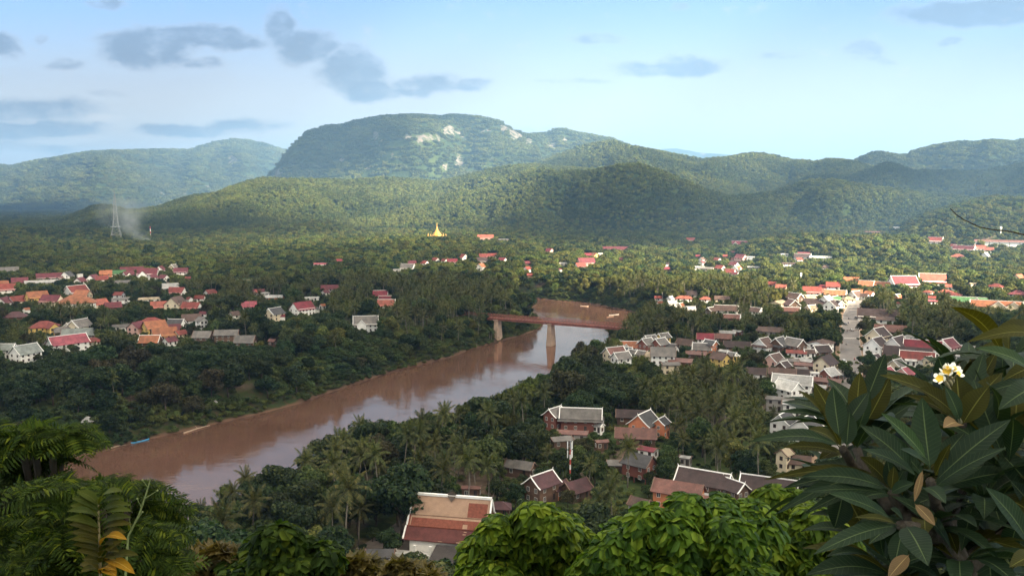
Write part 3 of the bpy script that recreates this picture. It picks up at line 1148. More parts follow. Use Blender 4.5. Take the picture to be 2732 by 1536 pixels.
def joined(tme, cme, name):
    me = tme.copy()
    b = bmesh.new()
    b.from_mesh(tme)
    n0 = len(b.faces)
    b.from_mesh(cme)
    b.faces.ensure_lookup_table()
    for i, f in enumerate(b.faces):
        f.material_index = 0 if i < n0 else 1
    b.to_mesh(me)
    b.free()
    me.materials.append(cme.materials[0])
    me.name = name
    return me


def scatter(name, pts, rot, scl, idx, meshes, kind='stuff'):
    """one object whose points carry copies of the given plant meshes"""
    co = bpy.data.collections.new(name + '_kinds')
    for i, me in enumerate(meshes):
        ob = bpy.data.objects.new('%s_%02d' % (name, i), me)
        co.objects.link(ob)
    me = bpy.data.meshes.new(name)
    me.vertices.add(len(pts))
    me.vertices.foreach_set('co', np.asarray(pts, np.float32).ravel())
    for nm, typ, arr in (('rz', 'FLOAT', rot), ('sc', 'FLOAT', scl), ('ki', 'INT', idx)):
        a = me.attributes.new(nm, typ, 'POINT')
        a.data.foreach_set('value', np.asarray(arr, np.int32 if typ == 'INT' else np.float32))
    o = link(name, me)
    ng = bpy.data.node_groups.new(name, 'GeometryNodeTree')
    ng.interface.new_socket('Geometry', in_out='INPUT', socket_type='NodeSocketGeometry')
    ng.interface.new_socket('Geometry', in_out='OUTPUT', socket_type='NodeSocketGeometry')
    gi, go = ng.nodes.new('NodeGroupInput'), ng.nodes.new('NodeGroupOutput')
    ci = ng.nodes.new('GeometryNodeCollectionInfo')
    ci.inputs['Collection'].default_value = co
    ci.inputs['Separate Children'].default_value = True
    ci.inputs['Reset Children'].default_value = True
    ip = ng.nodes.new('GeometryNodeInstanceOnPoints')
    ip.inputs['Pick Instance'].default_value = True

    def na(nm, typ):
        n = ng.nodes.new('GeometryNodeInputNamedAttribute')
        n.data_type = typ
        n.inputs['Name'].default_value = nm
        return n.outputs['Attribute']
    cx = ng.nodes.new('ShaderNodeCombineXYZ')
    ng.links.new(na('rz', 'FLOAT'), cx.inputs[2])
    ng.links.new(gi.outputs[0], ip.inputs['Points'])
    ng.links.new(ci.outputs[0], ip.inputs['Instance'])
    ng.links.new(na('ki', 'INT'), ip.inputs['Instance Index'])
    ng.links.new(cx.outputs[0], ip.inputs['Rotation'])
    ng.links.new(na('sc', 'FLOAT'), ip.inputs['Scale'])
    ng.links.new(ip.outputs[0], go.inputs[0])
    md = o.modifiers.new('scatter', 'NODES')
    md.node_group = ng
    o['kind'] = kind
    return o
# ------------------------------------------------------------------ houses
CROPS = {'A': (0, 560, 700 / 2534), 'B': (600, 560, 700 / 2534), 'C': (1200, 560, 700 / 2534), 'D': (1700, 560, 532 / 2568), 'E': (2200, 560, 532 / 2568),
         'F': (1560, 840, 532 / 2568), 'G': (2000, 840, 632 / 2576), 'K': (1350, 1040, 800 / 2518), 'N': (700, 1080, 800 / 2540), 'M': (0, 1080, 800 / 2540), 'Q': (0, 820, 800 / 2576)}


def cp(c, x, y):
    x0, y0, s = CROPS[c]
    return x0 + x * s, y0 + y * s


ROOFC = {'mar': ((0.135, 0.027, 0.036), 'maroon'), 'dmr': ((0.085, 0.034, 0.038), 'dark maroon'), 'red': ((0.21, 0.042, 0.033), 'red'), 'ora': ((0.34, 0.125, 0.06), 'orange'), 'cri': ((0.185, 0.022, 0.034), 'crimson'),
         'cor': ((0.33, 0.095, 0.066), 'coral red'), 'brn': ((0.105, 0.062, 0.050), 'brown'), 'dkb': ((0.055, 0.034, 0.033), 'dark brown'), 'gry': ((0.16, 0.145, 0.135), 'grey'),
         'dgr': ((0.075, 0.072, 0.075), 'dark grey'), 'ltg': ((0.38, 0.37, 0.36), 'pale grey'), 'ggr': ((0.21, 0.23, 0.215), 'grey-green'), 'grn': ((0.055, 0.15, 0.055), 'green'),
         'rus': ((0.17, 0.07, 0.055), 'rusty'), 'wht': ((0.62, 0.60, 0.57), 'white'), 'pnk': ((0.36, 0.085, 0.11), 'pinkish red'), 'bei': ((0.36, 0.29, 0.20), 'beige')}
WALLC = {'w': ((0.86, 0.84, 0.81), 'white'), 'c': ((0.70, 0.60, 0.44), 'cream'), 'y': ((0.68, 0.48, 0.16), 'yellow'), 'b': ((0.13, 0.075, 0.05), 'brown timber'),
         'o': ((0.55, 0.20, 0.10), 'orange'), 'p': ((0.70, 0.44, 0.38), 'pink'), 'g': ((0.36, 0.34, 0.32), 'grey'), 'r': ((0.20, 0.07, 0.05), 'red-brown')}


def roofmat(k):
    c = ROOFC[k][0]
    if k in ('rus', 'ltg', 'wht'):
        return pm('roof_sheet_' + k, c, 0.55, 0.35, 0.5, 0.3, wave=('X', 1.4, 0.35))
    return pm('roof_tiles_' + k, c, 0.75, 0.28, 0.5, 0.35, 3.0, wave=('X', 1.1, 0.25), detail=8)


def wallmat(k):
    return pm('wall_' + k, WALLC[k][0], 0.85, 0.5, 0.14 if k != 'b' else 0.35, 0.1)


TRIM = pm('white_trim', (0.88, 0.86, 0.83), 0.7, 0.8, 0.12)
DARKTRIM = pm('timber_trim', (0.16, 0.10, 0.075), 0.8, 0.8, 0.25)
PANE = pm('window_pane', (0.035, 0.035, 0.04), 0.15, 0.5, 0.3, spec=0.6)
FRAME = pm('window_frame', (0.16, 0.09, 0.06), 0.7, 2, 0.2)
FRAMEW = pm('window_frame_white', (0.7, 0.68, 0.64), 0.7, 2, 0.1)


def window_mesh(name, fm, w=1.0, h=1.3):
    b = MB()      # faces -y, hung on the wall plane y = 0
    f = .1
    b.box(-w / 2, w / 2, -.05, .03, -h / 2, h / 2, 1)
    for (x0, x1, z0, z1) in ((-w / 2 - f, -w / 2, -h / 2 - f, h / 2 + f), (w / 2, w / 2 + f, -h / 2 - f, h / 2 + f), (-w / 2, w / 2, h / 2, h / 2 + f), (-w / 2, w / 2, -h / 2 - f, -h / 2), (-.04, .04, -h / 2, h / 2)):
        b.box(x0, x1, -.09, .03, z0, z1, 0)
    return b.mesh(name, [fm, PANE])


WIN_B, WIN_W = window_mesh('window', FRAME), window_mesh('window', FRAMEW)
DOOR = window_mesh('door', FRAME, 1.0, 2.1)


def prof(hw, rh, o, seg=4, conc=.34):
    """half profile of a roof from ridge to eave: steep above, flaring out below"""
    out = []
    for i in range(seg + 1):
        t_ = i / seg
        y = (hw + o) * t_
        z = rh * ((1 - t_) ** (1 + conc)) - rh * .16 * t_ ** 2
        out.append((y, z))
    return out


def gable_roof(b, L, hw, rh, z0, o, oe, thick=.2, mi=0, cx=0, conc=.34):
    pr = prof(hw, rh, o, 4, conc)
    x0, x1 = cx - L / 2 - oe, cx + L / 2 + oe
    up = [(-y, z) for y, z in reversed(pr[1:])] + pr
    n = len(up)
    vs = [(x, y, z0 + z) for x in (x0, x1) for (y, z) in up] + [(x, y, z0 + z - thick) for x in (x0, x1) for (y, z) in up]
    fs = []
    for i in range(n - 1):
        fs.append((i, i + 1, n + i + 1, n + i))
        fs.append((2 * n + i, 3 * n + i, 3 * n + i + 1, 2 * n + i + 1))
        fs.append((i, 2 * n + i, 2 * n + i + 1, i + 1))
        fs.append((n + i, n + i + 1, 3 * n + i + 1, 3 * n + i))
    fs.append((0, n, 3 * n, 2 * n))
    fs.append((n - 1, 3 * n - 1, 4 * n - 1, 2 * n - 1))
    b.add(vs, fs, mi)
    return up, x0, x1


def hip_roof(b, L, hw, rh, z0, o, thick=.22):
    a, c = L / 2 + o, hw + o
    rl = max(L / 2 - hw, .4)
    zb = z0 - .25
    vs = [(-a, -c, zb), (a, -c, zb), (a, c, zb), (-a, c, zb), (-rl, 0, z0 + rh), (rl, 0, z0 + rh)]
    vs += [(x, y, z - thick) for x, y, z in vs[:4]]
    b.add(vs, [(0, 1, 5, 4), (1, 2, 5), (2, 3, 4, 5), (3, 0, 4), (0, 6, 7, 1), (1, 7, 8, 2), (2, 8, 9, 3), (3, 9, 6, 0), (9, 8, 7, 6)])


def barge(up, x, z0, w=.32, h=.34):
    b = MB()
    for i in range(len(up) - 1):
        b.bar((x, up[i][0], z0 + up[i][1] + .05), (x, up[i + 1][0], z0 + up[i + 1][1] + .05), w, h, up=(1, 0, 0))
    return b


def house_parts(root, L, W, h, rh, roof, wall, fl, detail, gend):
    """walls, roof, white edges, openings of one house; -y is the long side facing the viewpoint"""
    hw = W / 2
    o, oe = min(.9, .14 * W), min(.7, .1 * W)
    RM, WM = roofmat(roof), wallmat(wall)
    trim = TRIM if 't' in fl else DARKTRIM
    stilt = 's' in fl
    zb = 2.0 if stilt else -1.2
    b = MB()
    if 'h' in fl:
        b.box(-L / 2, L / 2, -hw, hw, zb, h)
    else:
        pr = prof(hw, rh, o)
        n_ = 4
        gy = [(-hw, h - .1)] + [(-y, h + z - .24) for y, z in reversed(pr[1:-1])] + [(0, h + rh - .24)] + [(y, h + z - .24) for y, z in pr[1:-1]] + [(hw, h - .1)]
        ring = [(-hw, zb)] + gy + [(hw, zb)]
        k = len(ring)
        vs = [(-L / 2, y, z) for y, z in ring] + [(L / 2, y, z) for y, z in ring]
        fs = [tuple(range(k - 1, -1, -1))[::-1], tuple(range(k, 2 * k))[::-1]] + [(i, (i + 1) % k, k + (i + 1) % k, k + i) for i in range(k)]
        b.add(vs, fs)
    if stilt:
        for x in (-L / 2 + .2, 0, L / 2 - .2):
            for y in (-hw + .2, hw - .2):
                b.box(x - .15, x + .15, y - .15, y + .15, -1.2, zb)
    b.build('wall', WM, root)
    b = MB()
    if 'h' in fl:
        hip_roof(b, L, hw, rh, h, o)
        b.build('roof', RM, root)
    else:
        up, x0, x1 = gable_roof(b, L, hw, rh, h, o, oe)
        ro = b.build('roof', RM, root)
        if detail >= 1:
            ends = (x0, x1) if detail >= 2 else ((x0,) if gend < 0 else (x1,))
            ww = .30 if detail >= 2 else .42
            if 't' in fl or detail >= 2:
                for xx in ends:
                    barge(up, xx, h, ww, ww * 1.1).build('bargeboard', trim, root)
            if 't' in fl:
                b = MB()
                b.box(x0, x1, -ww * .55, ww * .55, h + rh - .05, h + rh + .26)
                for sx_ in (x0, x1):
                    s_ = 1 if sx_ > 0 else -1
                    b.tube([(sx_, 0, h + rh), (sx_ + s_ * .12, 0, h + rh + .55), (sx_ + s_ * .3, 0, h + rh + .95)], [.16, .12, .04], 5)
                b.build('ridge_cap', trim, root)
    if 'k' in fl:        # lower skirt roof round the upper storey
        b = MB()
        z1_, z0_ = h - .35, h - 1.35
        i_, o2 = 0.02, 1.5
        for (ax, ay, bx, by) in ((-1, -1, 1, -1), (1, -1, 1, 1), (1, 1, -1, 1), (-1, 1, -1, -1)):
            p = [(ax * (L / 2 + i_), ay * (hw + i_), z1_), (bx * (L / 2 + i_), by * (hw + i_), z1_), (bx * (L / 2 + o2), by * (hw + o2), z0_), (ax * (L / 2 + o2), ay * (hw + o2), z0_)]
            b.poly(p[::-1]); b.poly([(x, y, z - .15) for x, y, z in p])
            b.poly([p[3], p[2], (p[2][0], p[2][1], p[2][2] - .15), (p[3][0], p[3][1], p[3][2] - .15)])
        b.build('lower_roof', RM, root)
    for fx in (((.04, .34) if 'e' in fl else (.2,) if 'D' in fl else (-.18,)) if 'd' in fl else ()):        # cross gables on the front
        gl, ghw = hw + .9, (W * .62 if 'L' in fl else min(L * .2, W * .36))
        cxg = fx * L
        Mx = Matrix.Translation((cxg, -hw / 2 - .5, 0)) @ Matrix.Rotation(math.pi / 2, 4, 'Z')
        rh2 = rh * min(1, ghw / hw * 1.05)
        b = MB()
        pr = prof(ghw, rh2, .4)
        ring = [(-ghw, zb), (-ghw, h - .15)] + [(-y, h + z - .24) for y, z in reversed(pr[1:-1])] + [(0, h + rh2 - .24)] + [(y, h + z - .24) for y, z in pr[1:-1]] + [(ghw, h - .15), (ghw, zb)]
        k = len(ring)
        vs = [Mx @ Vector((x, y, z)) for x in (-gl / 2, gl / 2) for y, z in ring]
        b.add(vs, [tuple(range(k)), tuple(range(2 * k - 1, k - 1, -1))] + [(i, k + i, k + (i + 1) % k, (i + 1) % k) for i in range(k)])
        b.build('gable_wall', WM, root)
        b = MB()
        up, x0, x1 = gable_roof(b, gl, ghw, rh2, h + .03, .4, .4)
        b.v = [tuple(Mx @ Vector(v)) for v in b.v]
        b.build('gable_roof', RM, root)
        bb = barge(up, x0, h + .03, .3, .32)
        bb.v = [tuple(Mx @ Vector(v)) for v in bb.v]
        bb.build('bargeboard', trim, root)
    # openings
    if detail >= 1:
        wm = WIN_W if wall in 'bro' else WIN_B
        rows = [h - 1.5] + ([h - 4.3] if h > 5 else [])
        n = int(min(5, max(2, L / 3.3))) if detail >= 2 else int(min(3, max(1, L / 5)))
        sc_ = 1.0 if detail >= 2 else 1.25
        for ri, z in enumerate(rows):
            for i in range(n):
                x = -L / 2 + L * (i + .5) / n
                isd = ri == len(rows) - 1 and i == n // 2 and detail >= 2 and not stilt
                ob = link('door' if isd else 'window', DOOR if isd else wm, root)
                ob.location = (x, -hw, z - .2 if isd else z)
                ob.scale = (sc_, 1, sc_)
        m_ = 2 if W > 5 else 1
        for z in rows:
            for i in range(m_):
                ob = link('window', wm, root)
                ob.location = (gend * L / 2, -hw + W * (i + .5) / m_, z)
                ob.rotation_euler = (0, 0, math.pi / 2 if gend > 0 else -math.pi / 2)
                ob.scale = (sc_, 1, sc_)


HOUSES_TXT = """
A 75 575 150 0 gry g l|long grey shed at far left
A 650 613 100 60 dgr w 2|white house by the dark roofs
A 770 620 46 20 wht w f2|white box-shaped house
A 480 638 190 0 mar w l
A 1020 600 92 0 ora o 2|bright orange roof of the far village
A 1130 602 130 0 grn w l|green-roofed hall
A 1275 575 180 0 mar w l
A 1430 592 160 -15 mar w d2
A 1550 562 90 70 mar w
A 1677 545 80 55 gry c t
A 1748 580 112 -10 mar w 2|maroon house at the end of the far row
A 775 675 96 55 mar w
A 900 650 112 60 mar w
A 985 658 90 0 red w
A 1240 612 100 30 mar w d
A 1470 640 92 50 mar w
A 1580 645 90 -50 mar w
A 1815 655 42 0 red b
A 400 692 240 5 ltg g lf|pale grey warehouse roof
A 190 680 112 0 mar b
A 50 742 140 5 red w 2v|white arcaded house on the left edge
A 25 703 76 0 ora c
A 1180 690 150 0 gry g lf
A 1640 715 130 10 ltg g f|stack of pale grey roofs
A 1640 742 150 -12 ltg w f
A 735 762 200 38 red w 2t|white two-storey house with broad gable
A 355 815 175 20 ora y 2
A 500 852 190 -38 mar c 2|maroon house with cream gable
A 800 797 140 -35 ora c 2
A 740 858 280 0 ora w h2|large orange hipped roof
A 955 883 150 35 cor c
A 165 855 150 38 red w
A 40 868 130 60 mar w
A 1150 805 92 -35 red w 2
A 1165 852 130 10 gry w f2
A 1440 850 190 5 bei w lf|whitish long roof among palms
A 1710 772 170 -35 red w 
A 1700 872 190 60 brn c 2d|cream twin-gabled house
A 1550 910 150 0 cor w
A 1850 918 180 -30 red w
A 1930 838 92 -20 red w
A 1830 850 60 -60 red w
A 2030 785 110 40 red w
A 2490 785 95 40 red w 
A 150 1005 165 0 dmr b h|dark red hipped roof
A 255 952 56 40 ora w
A 425 1100 200 -10 red y h2|yellow house with red hipped roof
A 500 1112 110 -65 red y 2
A 770 1088 190 48 gry c t2|cream gable with white edges
A 680 1108 110 55 gry w t
A 760 1172 240 -8 ggr b l|long grey-green roof
A 600 1150 112 5 gry b
A 650 1245 310 24 pnk w l2t|long white house with pinkish red roof
A 900 1250 122 10 red w h
A 1320 1105 150 55 mar p 2
A 1460 1065 200 -5 red p 2h
A 1490 1100 205 25 ora y 2|yellow house with orange roof
A 1585 1170 190 10 ora y 
A 1450 1240 180 -20 ora b t|orange roof with white edges
A 1640 1245 122 40 mar w
A 1700 1080 160 -30 dgr w t
A 1660 1128 130 10 mar w
A 1945 1050 100 -60 gry w 2
A 1850 1032 150 0 brn w
A 1740 1178 112 40 red c
A 1960 1195 170 -22 gry b s|grey stilt house by the wood
A 2190 1178 195 -14 gry b s2l|largest grey stilt house
A 2370 1240 190 -20 gry b s
A 1966 990 72 -25 mar w
A 1180 1112 140 0 gry w f
A 2400 905 130 0 pnk w
A 1090 912 120 10 mar b
A 2270 1000 92 30 brn w
A 60 1318 150 -30 ggr w t2
A 245 1338 225 35 ggr w t2|grey-green house with white gable
B 1020 742 165 0 mar w l|crimson roof below the fan palms
B 970 785 80 50 mar w
B 480 830 150 -12 ltg o f
B 365 800 110 30 ltg w f
B 320 782 100 0 mar w
B 745 920 225 38 cri w 2|crimson house among the palms
B 480 972 175 48 dgr c t2|grey house with cream gable
B 553 1020 46 0 cri w
B 1500 800 125 0 cri w t|upper crimson roof of the palm grove
B 1552 850 110 -5 cri w t
B 1560 892 150 -8 cor w t
B 840 842 120 0 ltg w lf
B 945 915 62 40 ora w
B 882 948 56 60 dgr w
B 1360 1062 210 0 gry w td2|white-edged roof deep in the palms
B 460 1255 72 -35 rus b|rust-red shed by the wood
B 920 520 130 -8 pnk w lf|pale pink roof in the far wood
B 1105 487 52 0 cri b
B 1765 548 150 -25 gry w t
B 1660 578 66 0 ltg w f
B 1802 508 82 0 mar w
B 1930 505 82 -50 red w
B 2035 475 74 -50 red w
B 2120 485 62 -50 red w
B 2195 490 92 0 cri w
B 2305 442 92 -60 red w 2|white two-storey house below the golden stupa
B 2500 440 82 0 red w
B 2490 482 112 0 dkb w
B 2472 535 92 60 ora w
B 90 992 100 40 brn w
C 345 255 145 0 cor p 2l3|pink hotel block
C 520 285 124 0 gry c lf
C 320 440 82 0 red w
C 415 435 72 0 red w
C 510 475 82 -40 cri w
C 965 382 78 -50 cri p 2|pink house on the wooded slope
C 1590 372 245 3 mar b L|large maroon market roof
C 1400 430 80 -55 ora y
C 1335 430 62 0 cri b
C 1460 422 62 0 wht w f
C 1315 490 185 25 mar p 2
C 1262 530 112 30 red w
C 755 508 62 0 mar b
C 750 562 82 50 red w
C 775 625 52 0 red b
C 1100 515 72 0 ltg g f
C 1065 575 36 40 red w
C 1655 470 38 0 red b
D 690 380 105 0 red w
D 1320 430 230 -8 cri w tdl|crimson temple hall with white gables
D 1230 540 46 0 red b
D 785 592 56 0 cri b
D 830 630 76 60 brn w ts
D 830 672 78 60 mar w ts
D 1030 632 92 -40 red w
D 1130 590 62 0 red b
D 1335 598 150 -38 mar p
D 1240 635 70 -50 red w
D 1310 650 140 0 brn w f
D 1240 690 125 -30 mar w
D 1070 735 125 -40 red w
D 1285 745 135 60 ora w td
D 1200 785 145 -30 red w
D 1262 815 92 -30 mar w
D 800 735 120 8 ltg g f
D 900 748 150 -10 gry g f|cluster of flat grey roofs
D 1500 735 135 0 ltg g lf
D 1470 608 100 0 ltg w f
D 385 690 50 0 dkb w 2
D 390 752 105 0 cri b h
D 2145 562 130 0 mar b l
D 2130 590 180 -5 dkb w tl|dark temple roof with white ridge
D 2080 632 92 40 red w
D 2360 607 240 0 wht w lf|long white roof in the wood
D 1900 570 82 0 wht w lf
D 1955 688 150 0 brn w lf
D 2430 730 74 0 brn w t
D 1735 940 115 -25 red w|sunlit red house in the palms
D 1855 978 112 -10 cor c
D 268 1122 82 10 red w
D 285 1182 82 20 ora w t
D 432 1128 84 60 ltg w 2t|tall white gable in the sun
D 455 1185 112 20 wht w t
D 605 1120 195 0 cor w hl|broad coral red hipped roof
D 695 1062 145 -15 dkb w 
D 880 1130 120 0 cor w h
D 1095 1125 172 0 brn c l
D 560 1212 92 55 ora c t
D 690 1262 122 20 wht c t
D 945 1275 130 55 brn b t
D 1150 1258 262 -3 brn w tl|long brown roof with white ridge
D 1215 1365 192 -5 rus b tl
D 1530 1280 152 -28 brn w t|brown roof alone in the palms
D 1815 1180 240 65 bei c f|wide beige gable by the palms
D 2030 1100 190 -40 brn b t2|upper roof of the stacked timber house
D 1990 1185 180 -62 rus b t2|front gable of the stacked timber house
D 1985 1275 185 0 rus b tl
D 2225 1110 142 30 bei y 
D 2310 1172 260 0 dkb w l
D 2245 1245 132 45 bei c t
D 2250 1022 195 0 red w 2
D 2372 1030 115 0 cor w
D 2385 985 150 0 cri w h
E 110 955 145 0 red w 2|red and white house by the beige square
E 350 892 175 0 ora c l
E 540 940 155 -12 ora b t
E 740 952 235 -14 ora w tl|orange temple roof with white gable
E 1010 905 340 30 mar w 2tk|large maroon-roofed white hall in the sun
E 1145 930 110 60 mar w 2t
E 1385 872 262 10 cor w 2tk|two-tiered coral red house in the sun
E 1520 922 92 -40 cor w t
E 140 1058 225 -8 ora w tl
E 115 1128 215 62 grn w tf|white gable with green roof edge
E 85 1195 165 75 dkb w t2
E 400 1075 160 55 brn w t
E 415 1040 112 0 ora w
E 575 1062 115 -30 ora w
E 520 1092 105 -35 brn w
E 300 1130 155 30 bei c h
E 1335 1045 115 -30 cor w h
E 1560 1042 135 -15 cor w h
E 1690 1078 105 -15 red w h
E 1615 972 84 0 cor w
E 2210 972 165 -25 red w h|bright red hipped roof
E 2495 1060 165 -10 mar w h
E 1910 950 84 30 bei c f
E 2500 855 112 55 ora c
E 1860 1150 375 0 grn w tdDL|green-roofed house with white front gable
E 2210 1205 480 2 ora c tdeL2|broad orange-roofed house with two cream gables
E 968 1195 64 -30 red w
E 1385 1120 72 0 red w
E 1395 1165 92 10 pnk w f
E 945 1100 90 55 ora c tk
E 690 1325 420 0 dkb w l|wide dark brown roof in the shade
E 790 1395 195 0 brn w f
E 580 1640 60 -20 pnk w
E 1430 378 145 -15 red w 2t|white house with red roof on the far slope
E 2255 398 470 0 rus w Lf2|long white school with a red roof
E 1655 455 84 -30 red w
E 1800 490 225 -18 mar w tl|maroon hall with white end gable
E 2000 480 112 -10 cor w
E 2120 502 84 0 cor w
E 2075 580 112 75 ltg w t
E 1715 590 150 -20 cor c h
E 935 225 72 0 wht w f
E 700 300 480 0 rus b lf|dull red-brown long roof by the foothill
F 385 455 285 38 rus c 2t|cream house with red-brown roof near the bend
F 470 515 245 38 gry w t2
F 570 372 190 0 ora w td|small orange roof with white ridge
F 520 432 165 -12 dgr w tl
F 620 468 135 -35 gry w t
F 745 485 155 -35 gry c t
F 870 505 175 -30 bei c 
F 840 290 185 48 gry c t2
F 795 335 205 52 gry r t2|twin gables with white edges
F 1010 262 180 48 gry y t2
F 970 335 210 52 gry r t2
F 1010 462 280 0 gry w 2|white house with tilted grey roof
F 1090 402 225 -38 dgr w 
F 1150 378 86 -35 ltg w
F 1300 340 225 -30 brn g
F 1555 268 185 0 cri w 2|white house with crimson roof
F 1755 265 235 -4 rus b l
F 1840 212 172 0 ltg g f
F 1970 202 122 -25 ltg r f
F 1515 400 205 -3 gry o t
F 1620 350 175 -38 dgr o t2|orange-walled house with grey gable
F 1440 478 225 -8 rus b f
F 1960 370 290 2 dkb b l|long dark brown roof by the bananas
F 1745 520 235 -42 brn y 2
F 1810 455 155 -30 ltg g f
F 1900 500 130 -35 gry y t2
F 1240 570 255 -8 rus b f
F 1105 615 195 10 gry c f2
F 2215 712 195 0 dkb w 
G 150 285 195 62 brn w tk2|white house with a balcony and orange band
G 320 280 188 66 dgr b tk2|brown house with white-edged gable
G 490 290 225 -42 gry b t2
G 770 285 245 72 brn w f2|wide white gable house beside the street
G 775 360 195 40 dkb b t
G 650 392 112 20 brn w t
G 510 392 175 0 red w f
G 268 458 205 60 brn p t|cream gable over a pink wall
G 370 530 142 60 dkb b t
G 430 480 160 10 gry g f
G 590 480 165 -12 ltg g f
G 650 530 260 -6 rus b lf|rusty corrugated roofs beside the street
G 825 480 220 65 dkb c 2|dark brown roof with cream gable by the street
G 355 605 245 0 brn b l
G 570 612 205 0 dkb b l
G 862 610 185 58 ltg r t|pale blue-grey gable by the street
G 710 620 82 0 wht w f2
G 800 692 320 -10 rus b lf|long rust-red awning roof
G 465 695 355 -5 ltg w t2l|broad pale grey roof
G 420 755 275 -42 wht w t2|pale sloping gable with thick white edges
G 700 760 225 -4 ltg w lf
G 330 895 250 -4 gry g lf2
G 470 945 180 0 ltg w f2
G 375 1112 255 68 dgr w t2|white gabled house with dark roof under the leaves
G 610 1160 290 66 dgr w t2
G 1400 185 232 66 dkb c t2|cream gabled house across the street
G 1530 140 265 0 rus b l
G 1380 290 225 68 dkb w t2|left one of the twin white gables
G 1605 285 250 68 dkb w t2|right one of the twin white gables
G 1885 312 312 -2 cri w t2l|crimson roof between white gables
G 2150 300 215 64 mar w t2|white gable with maroon roof
G 1720 395 400 -3 dkb b l
G 1825 432 285 -2 red w tl|red roof with white ridge in the lane
G 1755 485 96 0 wht w f
G 1730 228 84 0 ltg w h
G 1370 440 96 62 dkb c t
G 1600 512 155 62 gry c t
G 1950 470 96 62 brn c t
G 2150 485 285 -28 brn b lf
G 2300 440 84 0 ltg w f
G 2360 335 135 -10 ltg w f
G 1490 600 160 66 pnk p t|first pinkish red gable behind the plumeria
G 1690 600 165 66 pnk p t
K 410 178 175 52 gry r t2|small white-edged gable by the grey temple roof
K 630 188 310 -3 gry r tkl2|grey two-tiered roof with white ridge
K 778 285 86 -35 ltg w t
K 1060 190 235 0 dkb b l|dark maroon sheet roof
K 1160 232 235 64 dgr o t2|orange gable with grey roof
K 1305 255 125 66 dgr o t2|orange tower-like house with small gable
K 1090 350 300 0 rus b l
K 560 345 225 -5 rus g lf
K 460 398 180 20 gry b f
K 800 422 105 20 rus b f
K 1195 485 155 -25 cri w f
K 120 615 240 -25 gry b l|grey thatched roof under the trees
K 300 740 265 48 dmr b t2|largest maroon roof by the red and white mast
K 440 790 175 45 dmr o 
K 585 790 245 45 dmr b 
K 1120 570 260 -32 dgr r s2|dark house with brick walls
K 950 600 170 0 gry b f
K 1665 720 410 -18 dkb b tl2|long dark brown roof with white ridge
K 1915 790 215 -40 dkb b t2
K 2210 780 390 -8 dkb b tl2
K 1450 805 380 -16 rus o l2|rusty striped roof over an orange wall
K 1480 885 155 62 dgr w t
K 1740 905 190 -14 rus b f
K 1640 870 160 -12 ltg g f
K 1130 930 180 -30 brn g 
K 2340 510 120 62 bei c 2|cream house under the plumeria leaves
K 2460 575 155 0 brn c 
K 1510 555 82 -15 ltg g f
N 2005 835 165 0 dmr b h|maroon roof beside the temple
N 1000 1240 205 -8 dgr w l
N 1770 690 140 -8 rus b lf|rusty shed behind the temple
D 2440 1135 150 62 wht w t2
D 2505 1195 120 70 dkb w t
E 190 1190 120 -62 dkb w t
C 2440 475 70 60 brn w t
B 2470 560 70 -30 ltg w f
F 2400 195 180 0 brn g f
G 215 145 260 0 brn g f
G 560 570 110 10 gry g f
G 900 560 90 -20 ltg w f
F 1960 520 80 0 wht y f2
"""
RSAMP = np.concatenate([np.arange(120, 1200, 4.0), np.arange(1200, 4500, 12.0)])


def hit(px, py, lift):
    """where the line of sight first comes within lift of the ground"""
    d = ray(px, py)
    k = RSAMP / math.hypot(d.x, d.y)
    x, y, z = d.x * k, d.y * k, CAMZ + d.z * k
    gap = z - height(x, y) - lift
    i = int(np.argmax(gap < 0)) if (gap < 0).any() else len(gap) - 1
    if i == 0:
        return Vector((x[0], y[0], z[0]))
    f = gap[i - 1] / (gap[i - 1] - gap[i] + 1e-9)
    f = min(max(f, 0), 1)
    return Vector((x[i - 1] + f * (x[i] - x[i - 1]), y[i - 1] + f * (y[i] - y[i - 1]), z[i - 1] + f * (z[i] - z[i - 1])))


HREC = []          # every house: position, size, pixel box, words


